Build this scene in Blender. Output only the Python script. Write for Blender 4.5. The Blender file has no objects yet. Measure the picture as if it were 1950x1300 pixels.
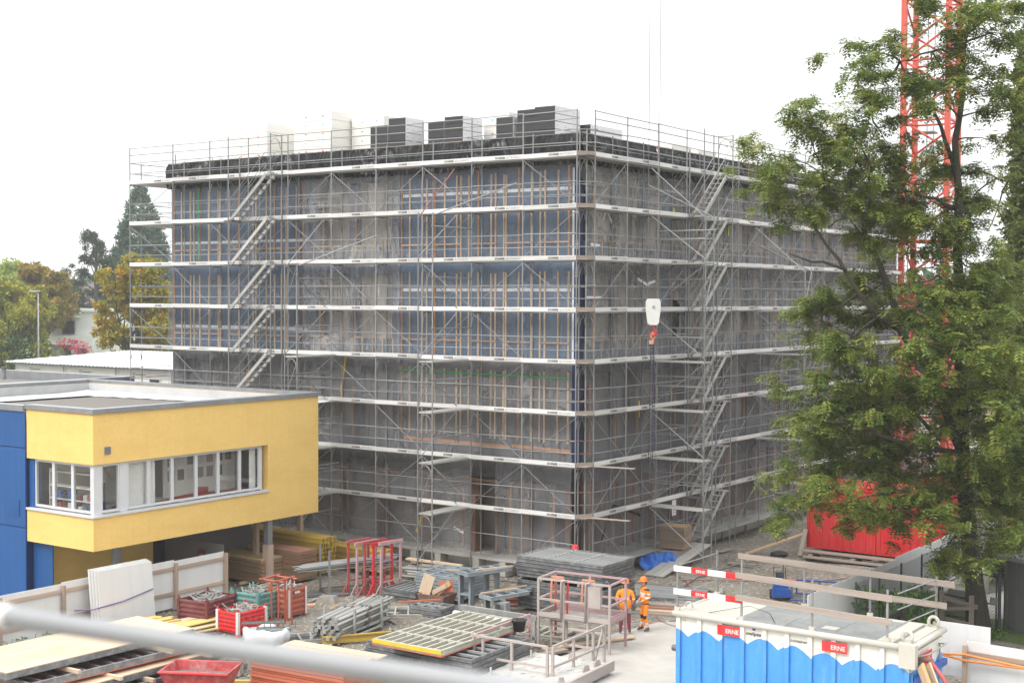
import bpy, math, random
import numpy as np
from mathutils import Matrix, Vector
R = math.radians
random.seed(7)
rng = np.random.default_rng(11)
sc = bpy.context.scene
col = sc.collection

# ------------------------------------------------------------------ camera
PHI, PITCH, ROLL = R(35.1), math.atan(84 / 2650), R(0.24)
_r = Vector((math.cos(PHI), math.sin(PHI), 0)); _f = Vector((-math.sin(PHI), math.cos(PHI), 0)); _u = Vector((0, 0, 1))
_fw = _f * math.cos(PITCH) - _u * math.sin(PITCH); _u2 = _f * math.sin(PITCH) + _u * math.cos(PITCH)
_R = _r * math.cos(ROLL) + _u2 * math.sin(ROLL); _U = _u2 * math.cos(ROLL) - _r * math.sin(ROLL)
CAM = Vector((28.35, -45.22, 11.2))
cd = bpy.data.cameras.new('camera'); cam = bpy.data.objects.new('camera', cd); col.objects.link(cam)
cam.matrix_world = Matrix(((_R.x, _U.x, -_fw.x, CAM.x), (_R.y, _U.y, -_fw.y, CAM.y), (_R.z, _U.z, -_fw.z, CAM.z), (0, 0, 0, 1)))
cd.sensor_width = 36; cd.lens = 2650 / 1950 * 36; cd.clip_start = .2; cd.clip_end = 9000
cd.dof.use_dof = True; cd.dof.focus_distance = 52; cd.dof.aperture_fstop = 2.2
sc.camera = cam

# ------------------------------------------------------------------ sky, sun, exposure
w = bpy.data.worlds.new('World'); sc.world = w; w.use_nodes = True
nt = w.node_tree; nt.nodes.clear()
SUN_EL, SUN_AZ = R(48), R(200)      # azimuth of the direction towards the sun, clockwise from +Y
sky = nt.nodes.new('ShaderNodeTexSky'); sky.sky_type = 'NISHITA'; sky.sun_disc = False
sky.sun_elevation = SUN_EL; sky.sun_rotation = SUN_AZ; sky.air_density = 1.5; sky.dust_density = 6
mx = nt.nodes.new('ShaderNodeMix'); mx.data_type = 'RGBA'; mx.inputs[0].default_value = .93
mx.inputs[7].default_value = (11.6, 11.85, 12.0, 1)                  # closed cloud cover
bg = nt.nodes.new('ShaderNodeBackground'); bg.inputs[1].default_value = .12
ow = nt.nodes.new('ShaderNodeOutputWorld')
# a closed overcast is brighter overhead than at the horizon
tcw = nt.nodes.new('ShaderNodeTexCoord'); sxw = nt.nodes.new('ShaderNodeSeparateXYZ'); nt.links.new(tcw.outputs['Generated'], sxw.inputs[0])
mzw = nt.nodes.new('ShaderNodeMath'); mzw.operation = 'MAXIMUM'; mzw.inputs[1].default_value = 0; nt.links.new(sxw.outputs[2], mzw.inputs[0])
maw = nt.nodes.new('ShaderNodeMath'); maw.operation = 'MULTIPLY_ADD'; maw.inputs[1].default_value = .88; maw.inputs[2].default_value = .44; nt.links.new(mzw.outputs[0], maw.inputs[0])
mlw = nt.nodes.new('ShaderNodeVectorMath'); mlw.operation = 'SCALE'; nt.links.new(mx.outputs[2], mlw.inputs[0]); nt.links.new(maw.outputs[0], mlw.inputs['Scale'])
nt.links.new(sky.outputs[0], mx.inputs[6]); nt.links.new(mlw.outputs[0], bg.inputs[0]); nt.links.new(bg.outputs[0], ow.inputs[0])
sd = bpy.data.lights.new('sun', 'SUN'); sd.energy = 1.4; sd.angle = R(25); sd.color = (1, .97, .93)
sun = bpy.data.objects.new('sun', sd); col.objects.link(sun)
_d = Vector((math.sin(SUN_AZ) * math.cos(SUN_EL), math.cos(SUN_AZ) * math.cos(SUN_EL), math.sin(SUN_EL)))
sun.rotation_euler = _d.to_track_quat('Z', 'Y').to_euler(); sun.location = (0, -60, 80)
vs = sc.view_settings; vs.view_transform = 'Standard'; vs.look = 'None'; vs.exposure = .75; vs.gamma = 1; vs.use_curve_mapping = False
sc.render.engine = 'CYCLES'
cy = sc.cycles; cy.max_bounces = 6; cy.diffuse_bounces = 3; cy.glossy_bounces = 2; cy.transmission_bounces = 4
cy.transparent_max_bounces = 16; cy.volume_bounces = 2; cy.use_denoising = True; cy.sample_clamp_indirect = 6
cy.caustics_reflective = cy.caustics_refractive = False

# ------------------------------------------------------------------ materials
MT = {}
def _nodes(name):
    m = bpy.data.materials.new(name); m.use_nodes = True; MT[name] = m
    t = m.node_tree; b = t.nodes['Principled BSDF']; return m, t, b
def _coord(t, kind='Object', scale=(1, 1, 1), rnd=True):
    tc = t.nodes.new('ShaderNodeTexCoord'); mp = t.nodes.new('ShaderNodeMapping'); mp.inputs['Scale'].default_value = scale
    t.links.new(tc.outputs[kind], mp.inputs['Vector'])
    if rnd:
        oi = t.nodes.new('ShaderNodeObjectInfo'); mu = t.nodes.new('ShaderNodeMath'); mu.operation = 'MULTIPLY'; mu.inputs[1].default_value = 37
        t.links.new(oi.outputs['Random'], mu.inputs[0]); t.links.new(mu.outputs[0], mp.inputs['Location'])
    return mp.outputs[0]
def _noise(t, vec, scale, detail=5, rough=.6, dist=0):
    n = t.nodes.new('ShaderNodeTexNoise'); n.inputs['Scale'].default_value = scale; n.inputs['Detail'].default_value = detail
    n.inputs['Roughness'].default_value = rough; n.inputs['Distortion'].default_value = dist; t.links.new(vec, n.inputs['Vector']); return n.outputs['Fac']
def _ramp(t, fac, stops):
    r = t.nodes.new('ShaderNodeValToRGB'); e = r.color_ramp.elements
    while len(e) < len(stops): e.new(.5)
    for k, (p, c) in zip(e, stops): k.position = p; k.color = (c if len(c) == 4 else (*c, 1)) if hasattr(c, '__len__') else (c, c, c, 1)
    t.links.new(fac, r.inputs[0]); return r.outputs[0]
def _mix(t, a, b, fac, mode='MIX'):
    m = t.nodes.new('ShaderNodeMix'); m.data_type = 'RGBA'; m.blend_type = mode
    for s, v in ((0, fac), (6, a), (7, b)):
        if hasattr(v, 'is_linked') or hasattr(v, 'links'): t.links.new(v, m.inputs[s])
        elif s == 0: m.inputs[0].default_value = v
        else: m.inputs[s].default_value = (*v, 1) if len(v) == 3 else v
    return m.outputs[2]
def _bump(t, b, h, strength, dist=.02):
    bp = t.nodes.new('ShaderNodeBump'); bp.inputs['Strength'].default_value = strength; bp.inputs['Distance'].default_value = dist
    t.links.new(h, bp.inputs['Height']); t.links.new(bp.outputs[0], b.inputs['Normal'])
def sc3(c, k): return tuple(max(0, min(1, x * k)) for x in c)
def M(name, c, rough=.6, metal=0., var=.18, scale=2.5, stretch=(1, 1, 1), bump=0., bscale=30, rnd=.12, dirt=None, dirt_amt=.35, dirt_scale=1.2, spec=.4, kind='Object'):
    """plain material: colour with noise variation, a random tone per object, optional dirt patches and fine relief"""
    m, t, b = _nodes(name)
    v = _coord(t, kind, stretch)
    base = _ramp(t, _noise(t, v, scale), [(.25, sc3(c, 1 - var)), (.75, sc3(c, 1 + var))])
    if dirt is not None:
        f = _ramp(t, _noise(t, v, dirt_scale, 7, .7), [(.45, 0.), (.72, dirt_amt)])
        base = _mix(t, base, dirt, f)
    if rnd:
        oi = t.nodes.new('ShaderNodeObjectInfo')
        k = _ramp(t, oi.outputs['Random'], [(0, 1 - rnd), (1, 1.)])
        base = _mix(t, base, k, 1., 'MULTIPLY')
    t.links.new(base, b.inputs['Base Color'])
    b.inputs['Roughness'].default_value = rough; b.inputs['Metallic'].default_value = metal; b.inputs['Specular IOR Level'].default_value = spec
    if bump: _bump(t, b, _noise(t, v, bscale, 4), bump)
    return m
def wood(name, c, c2, along='x', rough=.75, wear=None, dens=14):
    m, t, b = _nodes(name)
    s = {'x': (.35, 5, 5), 'y': (5, .35, 5), 'z': (5, 5, .35)}[along]
    v = _coord(t, 'Object', s)
    g = _noise(t, v, dens / 6, 6, .65, .6)
    base = _ramp(t, g, [(.3, c2), (.62, c)])
    v2 = _coord(t, 'Object', (1, 1, 1))
    base = _mix(t, base, wear or sc3(c, .55), _ramp(t, _noise(t, v2, 2.2, 6, .7), [(.5, 0.), (.75, .5)]))
    oi = t.nodes.new('ShaderNodeObjectInfo')
    base = _mix(t, base, _ramp(t, oi.outputs['Random'], [(0, .72), (1, 1.)]), 1., 'MULTIPLY')
    t.links.new(base, b.inputs['Base Color']); b.inputs['Roughness'].default_value = rough; b.inputs['Specular IOR Level'].default_value = .25
    _bump(t, b, g, .25, .01)
    return m
# metals and paints
M('galv', (.33, .335, .33), .5, .35, .22, 6, rnd=.3, dirt=(.2, .19, .17), dirt_amt=.5)
M('galv_dusty', (.4, .395, .37), .62, .25, .25, 5, rnd=.3, dirt=(.5, .48, .44), dirt_amt=.6)
M('galv_dark', (.17, .175, .18), .55, .4, .25, 5, rnd=.25)
M('deck', (.46, .45, .42), .6, .2, .2, 4, rnd=.25, dirt=(.3, .28, .25), dirt_amt=.5)
M('toe_white', (.74, .73, .71), .45, 0, .06, 3, rnd=.26, dirt=(.45, .42, .38), dirt_amt=.4, dirt_scale=2)
M('print_black', (.02, .02, .022), .6, 0, .1, rnd=0)
M('print_grey', (.16, .16, .165), .6, 0, .1, rnd=0)
M('form_steel', (.17, .175, .18), .6, .1, .3, 4, rnd=.35, dirt=(.4, .4, .39), dirt_amt=.8, dirt_scale=3.2, bump=.1)
M('form_rib', (.36, .365, .36), .6, .1, .25, 4, rnd=.2, dirt=(.2, .2, .2), dirt_amt=.5, dirt_scale=2)
M('form_dark', (.05, .05, .052), .7, 0, .3, 3, rnd=.2)
M('form_blue', (.27, .31, .34), .55, .1, .22, 4, rnd=.2, dirt=(.45, .45, .44), dirt_amt=.6, dirt_scale=2.5)
M('form_olive', (.46, .46, .39), .65, .05, .2, 4, rnd=.12, dirt=(.3, .28, .23), dirt_amt=.5)
M('paint_red', (.62, .02, .025), .42, 0, .12, 3, rnd=.05, dirt=(.4, .2, .18), dirt_amt=.3)
M('paint_white', (.68, .67, .65), .45, 0, .06, 3, rnd=.05, dirt=(.5, .46, .4), dirt_amt=.3)
M('paint_darkred', (.15, .035, .04), .55, 0, .25, 3, rnd=.1, dirt=(.25, .14, .12), dirt_amt=.5)
M('paint_teal', (.11, .27, .25), .5, 0, .2, 3, rnd=.05, dirt=(.22, .2, .17), dirt_amt=.5)
M('paint_rust', (.38, .1, .06), .6, 0, .22, 3, rnd=.05, dirt=(.2, .09, .06), dirt_amt=.6)
M('paint_oldred', (.4, .05, .05), .55, 0, .3, 4, rnd=.15, dirt=(.5, .36, .34), dirt_amt=.6, dirt_scale=3)
M('paint_pink', (.46, .33, .32), .6, 0, .15, 4, rnd=.12, dirt=(.55, .2, .23), dirt_amt=.75, dirt_scale=1.1)
M('dusty_cream', (.43, .37, .34), .7, 0, .14, 4, rnd=.1, dirt=(.4, .35, .3), dirt_amt=.5)
M('paint_salmon', (.68, .27, .15), .6, 0, .15, 3, dirt=(.6, .45, .38), dirt_amt=.6)
M('paint_crane', (.6, .09, .06), .45, 0, .1, 2, rnd=.08)
M('paint_blue', (.02, .09, .38), .45, 0, .15, 3, dirt=(.2, .22, .28), dirt_amt=.3)
M('paint_yellow', (.72, .5, .03), .5, 0, .15, 3, dirt=(.45, .38, .2), dirt_amt=.4)
M('rusty', (.2, .1, .07), .8, 0, .35, 5, dirt=(.3, .26, .24), dirt_amt=.5, bump=.2)
M('chain_black', (.05, .05, .055), .5, .5, .3, rnd=.2)
M('rubber', (.03, .03, .032), .7, 0, .2)
M('orange_plastic', (.8, .2, .03), .45, 0, .08, rnd=0)
M('hose_orange', (.75, .25, .06), .5, 0, .08, rnd=0)
M('red_lead', (.25, .09, .08), .6, 0, .2)
# timber
wood('batten', (.68, .48, .3), (.56, .36, .2), 'x')
wood('batten_orange', (.55, .25, .08), (.42, .17, .05), 'x')
wood('rail_wood', (.6, .38, .21), (.45, .26, .13), 'x')
wood('old_plank', (.42, .35, .3), (.26, .22, .19), 'x')
wood('old_plank_y', (.42, .35, .3), (.26, .22, .19), 'x')
wood('ply_edge', (.4, .28, .16), (.24, .16, .09), 'x')
wood('ply_top', (.56, .42, .23), (.44, .3, .14), 'x')
wood('ply_red', (.45, .25, .17), (.34, .14, .1), 'x')
wood('beam_yellow', (.62, .42, .06), (.46, .3, .08), 'x', wear=(.4, .3, .18))
wood('board_yellow', (.66, .5, .16), (.52, .38, .16), 'x', wear=(.6, .47, .33))
wood('new_board', (.66, .52, .38), (.55, .4, .27), 'x', wear=(.5, .32, .2))
wood('form_ply', (.68, .54, .4), (.6, .42, .28), 'x', wear=(.42, .25, .15))
wood('post_wood', (.55, .42, .33), (.44, .32, .25), 'x')
wood('red_ply', (.6, .12, .05), (.48, .22, .14), 'x', wear=(.6, .4, .32))
M('bark', (.055, .047, .036), .95, 0, .4, 3, (2.5, 2.5, .35), bump=.9, bscale=9, rnd=0, dirt=(.06, .065, .025), dirt_amt=.6)
M('bark_grey', (.07, .065, .055), .95, 0, .3, 3, (2, 2, .4), bump=.6, bscale=9, rnd=0)
# building fabrics
M('membrane_blue', (.05, .088, .152), .6, 0, .12, 1.5, rnd=.1, dirt=(.06, .095, .18), dirt_amt=.4)
M('membrane_navy', (.012, .025, .09), .5, 0, .15, 2, rnd=0)
M('membrane_grey', (.075, .075, .08), .65, 0, .15, 1.5, rnd=.1)
M('tape_white', (.72, .74, .77), .5, 0, .06, rnd=.1)
M('interior_beige', (.52, .45, .39), .8, 0, .18, .8, rnd=.2)
M('interior_brown', (.25, .22, .2), .85, 0, .2, .8, rnd=.2)
M('hoard_shade_grey', (.17, .16, .155), .7, 0, .08, 1)  # undercroft shade put into the white hoarding's colour; also greys some papers
M('column_brown', (.2, .115, .08), .8, 0, .2, 2, rnd=.2)
M('concrete', (.42, .4, .36), .9, 0, .15, 1.5, bump=.25, bscale=20, dirt=(.3, .28, .25), dirt_amt=.4, rnd=.05)
M('concrete_light', (.43, .405, .37), .9, 0, .1, 1.2, bump=.15, bscale=25, dirt=(.3, .275, .24), dirt_amt=.5, dirt_scale=.5, rnd=0)
M('lime_dust', (.46, .445, .42), .95, 0, .1, 5, bump=.9, bscale=22, rnd=0, dirt=(.5, .48, .45), dirt_amt=.7, dirt_scale=5)
M('tarp_black', (.014, .014, .016), .27, 0, .2, 2, rnd=.1, bump=.6, bscale=4, spec=.35)
M('tarp_blue', (.02, .13, .5), .4, 0, .15, 2, bump=.4, bscale=5)
M('insul_black', (.05, .05, .053), .8, 0, .12, 8, (1, 1, 6), rnd=.2)
M('insul_wrap', (.7, .7, .71), .35, 0, .04, 3, rnd=.06, bump=.1, bscale=10)
M('insul_cream', (.78, .76, .7), .5, 0, .04, 3, rnd=.05)
M('print_red', (.7, .1, .12), .6, 0, .1, rnd=0)
M('print_cyan', (.2, .55, .75), .6, 0, .1, rnd=0)
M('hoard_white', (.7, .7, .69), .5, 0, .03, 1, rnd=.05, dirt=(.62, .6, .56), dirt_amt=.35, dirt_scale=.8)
M('render_yellow', (.83, .565, .185), .85, 0, .075, 11, (1, 1, 2.6), rnd=0, bump=.8, bscale=22, dirt=(.66, .4, .09), dirt_amt=.35, dirt_scale=.5)
M('panel_blue', (.013, .09, .28), .5, 0, .1, .8, rnd=.12)
M('coping', (.3, .31, .325), .4, .5, .15, 2, rnd=.1, dirt=(.45, .45, .45), dirt_amt=.4)
M('roof_fleece', (.46, .46, .46), .7, 0, .12, 1.2, rnd=.05, bump=.3, bscale=4, dirt=(.42, .4, .38), dirt_amt=.4)
M('roof_gravel', (.17, .155, .14), .95, 0, .5, 18, rnd=0, bump=1., bscale=22)
M('win_frame', (.62, .63, .65), .4, .1, .05, rnd=.03)
M('curtain', (.85, .83, .78), .8, 0, .06, 4)
M('room_wall', (.8, .77, .72), .8, 0, .08, 1, rnd=.2)
M('cream_metal', (.53, .505, .44), .5, 0, .06, 2, rnd=.05, dirt=(.45, .4, .33), dirt_amt=.35)
M('cabin_white', (.72, .71, .66), .5, 0, .05, 1, rnd=.05)
M('house_white', (.7, .7, .68), .7, 0, .04, .5, rnd=.03)
M('roof_brown', (.15, .12, .11), .8, 0, .25, 1, (1, 1, 6), rnd=0)
M('dark_window', (.03, .035, .04), .15, 0, .2, rnd=.2)
M('shed_grey', (.14, .145, .14), .5, .2, .1, 2, rnd=.1)
M('fence_dark', (.07, .08, .085), .5, .3, .2, rnd=.1)
M('skin', (.5, .28, .19), .6, 0, .08, rnd=0)
M('hivis', (.95, .27, .015), .7, 0, .07, 6, rnd=0, bump=.25, bscale=9)
M('reflect', (.72, .72, .7), .35, 0, .05, rnd=0)
M('trousers', (.2, .03, .055), .8, 0, .15, 6, rnd=0, bump=.2)
M('cloth_dark', (.03, .03, .035), .8, 0, .2, 6, rnd=0)
M('boot', (.1, .095, .09), .8, 0, .3, 8, rnd=0)
M('glove', (.45, .43, .4), .8, 0, .1, rnd=0)
M('black_oil', (.02, .02, .02), .35, 0, .2, rnd=0)
M('hedge_soil', (.1, .08, .06), .95, 0, .3)

def streak(name, c, amt):
    """faint vertical rain streaks on an existing material"""
    m = MT[name]; t = m.node_tree; b = t.nodes['Principled BSDF']; src = b.inputs['Base Color'].links[0].from_socket
    f = _ramp(t, _noise(t, _coord(t, 'Object', (2.2, 2.2, .12), False), 2., 5, .6), [(.5, 0.), (.75, amt)])
    t.links.new(_mix(t, src, c, f), b.inputs['Base Color'])
streak('render_yellow', (.6, .42, .15), .16); streak('hoard_white', (.45, .43, .4), .35); streak('panel_blue', (.1, .16, .3), .25)
def film(name, fac, tint=(.62, .63, .65), crease=1.):
    """clear plastic sheeting: mostly see-through, a milky veil that is denser along the creases, and a sheen"""
    m, t, b = _nodes(name)
    v = _coord(t, 'Object', (1, 1, 1))
    n = _noise(t, v, .55, 5, .62, 1.6); n2 = _noise(t, _coord(t, 'Object', (2.6, 2.6, .5)), 1.6, 6, .72, 1.8)
    wv = t.nodes.new('ShaderNodeMath'); wv.operation = 'MULTIPLY_ADD'; wv.inputs[1].default_value = .5; t.links.new(n, wv.inputs[0]); hf = t.nodes.new('ShaderNodeMath'); hf.operation = 'MULTIPLY'; hf.inputs[1].default_value = .5; t.links.new(n2, hf.inputs[0]); t.links.new(hf.outputs[0], wv.inputs[2])
    f = _ramp(t, wv.outputs[0], [(.36, fac * .55), (.5, fac), (.57, fac * (1 + .35 * crease)), (.68, min(.9, fac * (1 + 1.6 * crease)))])
    # thin bright crease lines: ridges of two stretched noises
    def ridge(sc_, dist, power):
        q = _noise(t, _coord(t, 'Object', sc_), 1., 3, .55, dist)
        e = None
        for op, c in (('SUBTRACT', .5), ('ABSOLUTE', None), ('MULTIPLY', 2.), ('SUBTRACT1', 1.), ('POWER', power)):
            n_ = t.nodes.new('ShaderNodeMath'); n_.operation = 'SUBTRACT' if op == 'SUBTRACT1' else op
            if op == 'SUBTRACT1': n_.inputs[0].default_value = 1.; t.links.new(e, n_.inputs[1])
            else:
                t.links.new(q if e is None else e, n_.inputs[0])
                if c is not None: n_.inputs[1].default_value = c
            e = n_.outputs[0]
        return e
    r1, r2_ = ridge((.95, .95, .1), .35, 60), ridge((.5, .5, .3), .5, 90)
    rm = t.nodes.new('ShaderNodeMath'); rm.operation = 'MAXIMUM'; t.links.new(r1, rm.inputs[0]); t.links.new(r2_, rm.inputs[1])
    hv = t.nodes.new('ShaderNodeMath'); hv.operation = 'MULTIPLY_ADD'; hv.inputs[1].default_value = .5; t.links.new(wv.outputs[0], hv.inputs[0]); t.links.new(rm.outputs[0], hv.inputs[2])
    b.inputs['Base Color'].default_value = (*tint, 1); b.inputs['Roughness'].default_value = .28; b.inputs['Specular IOR Level'].default_value = .5
    _bump(t, b, hv.outputs[0], .9, .12)
    tr = t.nodes.new('ShaderNodeBsdfTransparent'); ms = t.nodes.new('ShaderNodeMixShader')
    rf = t.nodes.new('ShaderNodeRGBToBW'); t.links.new(f, rf.inputs[0]); ra = t.nodes.new('ShaderNodeMath'); ra.operation = 'MULTIPLY_ADD'; ra.inputs[1].default_value = .2 * crease; ra.use_clamp = True; t.links.new(rm.outputs[0], ra.inputs[0]); t.links.new(rf.outputs[0], ra.inputs[2]); t.links.new(ra.outputs[0], ms.inputs[0])
    t.links.new(tr.outputs[0], ms.inputs[1]); t.links.new(b.outputs[0], ms.inputs[2])
    t.links.new(ms.outputs[0], t.nodes['Material Output'].inputs[0])
    return m
film('film_clear', .12, (.58, .63, .7))
film('film_milky', .31, (.56, .55, .54), .8)
film('film_low', .22, (.54, .55, .58), .55)
def glass(name, base=.16, tint=(.75, .78, .8)):
    m, t, b = _nodes(name); t.nodes.remove(b)
    tr = t.nodes.new('ShaderNodeBsdfTransparent'); tr.inputs[0].default_value = (*tint, 1)
    gl = t.nodes.new('ShaderNodeBsdfGlossy'); gl.inputs['Roughness'].default_value = .02
    fr = t.nodes.new('ShaderNodeLayerWeight'); fr.inputs[0].default_value = .25; ad = t.nodes.new('ShaderNodeMath'); ad.operation = 'MULTIPLY_ADD'; ad.inputs[1].default_value = .3; ad.inputs[2].default_value = base
    ms = t.nodes.new('ShaderNodeMixShader')
    t.links.new(fr.outputs['Facing'], ad.inputs[0]); t.links.new(ad.outputs[0], ms.inputs[0]); t.links.new(tr.outputs[0], ms.inputs[1]); t.links.new(gl.outputs[0], ms.inputs[2])
    t.links.new(ms.outputs[0], t.nodes['Material Output'].inputs[0])
glass('glass', .03, (.95, .96, .96))
def leafmat(name, cols, scale=1.2, trans=.3):
    """foliage: tone from position noise and from a random number per leaf (attribute 'tone')"""
    m, t, b = _nodes(name)
    at = t.nodes.new('ShaderNodeAttribute'); at.attribute_name = 'tone'
    n = _noise(t, _coord(t, 'Object', (1, 1, 1), False), scale, 3)
    ad = t.nodes.new('ShaderNodeMath'); ad.operation = 'MULTIPLY_ADD'; ad.inputs[1].default_value = .55
    t.links.new(at.outputs['Fac'], ad.inputs[0])
    mu = t.nodes.new('ShaderNodeMath'); mu.operation = 'MULTIPLY_ADD'; mu.inputs[1].default_value = 1.1; mu.inputs[2].default_value = -.33
    t.links.new(n, mu.inputs[0]); t.links.new(mu.outputs[0], ad.inputs[2])
    k = len(cols)
    c = _ramp(t, ad.outputs[0], [(i / (k - 1), x) for i, x in enumerate(cols)])
    t.links.new(c, b.inputs['Base Color']); b.inputs['Roughness'].default_value = .55; b.inputs['Specular IOR Level'].default_value = .3
    tl = t.nodes.new('ShaderNodeBsdfTranslucent'); t.links.new(c, tl.inputs[0]); ms = t.nodes.new('ShaderNodeMixShader'); ms.inputs[0].default_value = trans
    t.links.new(b.outputs[0], ms.inputs[1]); t.links.new(tl.outputs[0], ms.inputs[2]); t.links.new(ms.outputs[0], t.nodes['Material Output'].inputs[0])
leafmat('leaf_robinia', [(.04, .07, .016), (.095, .145, .03), (.165, .225, .042), (.25, .275, .055), (.36, .27, .065)], .9, .38)
leafmat('leaf_maple', [(.11, .16, .012), (.19, .22, .015), (.33, .29, .018), (.48, .28, .03), (.52, .17, .05)], .35)
leafmat('leaf_hornbeam', [(.1, .15, .02), (.22, .25, .03), (.34, .31, .035), (.42, .28, .04)], .25)
leafmat('leaf_lime', [(.22, .3, .05), (.32, .4, .08), (.42, .45, .09)], .5)
leafmat('leaf_oak', [(.1, .12, .02), (.22, .18, .03), (.34, .23, .035), (.4, .2, .04)], .3)
leafmat('leaf_dark', [(.012, .03, .014), (.022, .05, .022), (.035, .065, .028)], .6, .12)
leafmat('leaf_sequoia', [(.03, .075, .045), (.05, .11, .065), (.07, .14, .08)], .4, .12)
leafmat('leaf_pine', [(.02, .04, .022), (.035, .06, .03), (.055, .08, .04)], .5, .12)
leafmat('leaf_thuja', [(.03, .055, .012), (.06, .09, .016), (.11, .13, .02), (.13, .11, .02)], .7, .12)
leafmat('leaf_hedge', [(.015, .04, .012), (.03, .07, .02), (.05, .1, .025)], .6, .15)
leafmat('leaf_crimson', [(.32, .01, .06), (.5, .02, .1), (.6, .05, .14)], .6)
leafmat('leaf_green', [(.06, .15, .03), (.11, .22, .045), (.18, .28, .06)], 1.5)

# ------------------------------------------------------------------ object helpers
W, FR, KIDS, UN = {}, {}, {}, {}
def _place(o, mat, parent, frame):
    col.objects.link(o); wm = frame @ mat
    o.matrix_basis = wm
    if parent is not None:
        o.parent = parent; o.matrix_parent_inverse = W[parent.name].inverted(); KIDS.setdefault(parent.name, []).append(o)
    W[o.name] = wm; FR[o.name] = frame
    return o
def tag(o, label=None, cat=None, group=None, kind=None):
    for k, v in (('label', label), ('category', cat), ('group', group), ('kind', kind or ('thing' if cat else None))):
        if v: o[k] = v
    return o
I4 = Matrix.Identity(4)
def thing(name, label, cat, loc=(0, 0, 0), rz=0, group=None, local=True):
    """an Empty at a thing's base; its children are given in its own frame (local) or in world coordinates"""
    o = bpy.data.objects.new(name, None); o.empty_display_size = .2
    m = Matrix.Translation(loc) @ Matrix.Rotation(rz, 4, 'Z')
    _place(o, m, None, I4); FR[o.name] = m if local else I4
    return tag(o, label, cat, group)
def obj(name, mesh, parent=None, mat=I4):
    o = bpy.data.objects.new(name, mesh)
    return _place(o, mat, parent, FR[parent.name] if parent is not None else I4)
def copy_tree(o, mat, parent=None, label=None, group=None):
    """a thing with copies of its parts and sub-parts, its root at MAT"""
    c = o.copy(); col.objects.link(c)
    if parent is None:
        c.matrix_basis = mat; W[c.name] = mat
        if label: c['label'] = label
        if group: c['group'] = group
    else:
        c.parent = parent
    for ch in KIDS.get(o.name, ()):
        k = copy_tree(ch, None, c); KIDS.setdefault(c.name, []).append(k)
    return c
def TR(x, y, z=0, rz=0, rx=0, ry=0):
    return Matrix.Translation((x, y, z)) @ Matrix.Rotation(rz, 4, 'Z') @ Matrix.Rotation(ry, 4, 'Y') @ Matrix.Rotation(rx, 4, 'X')

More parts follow.
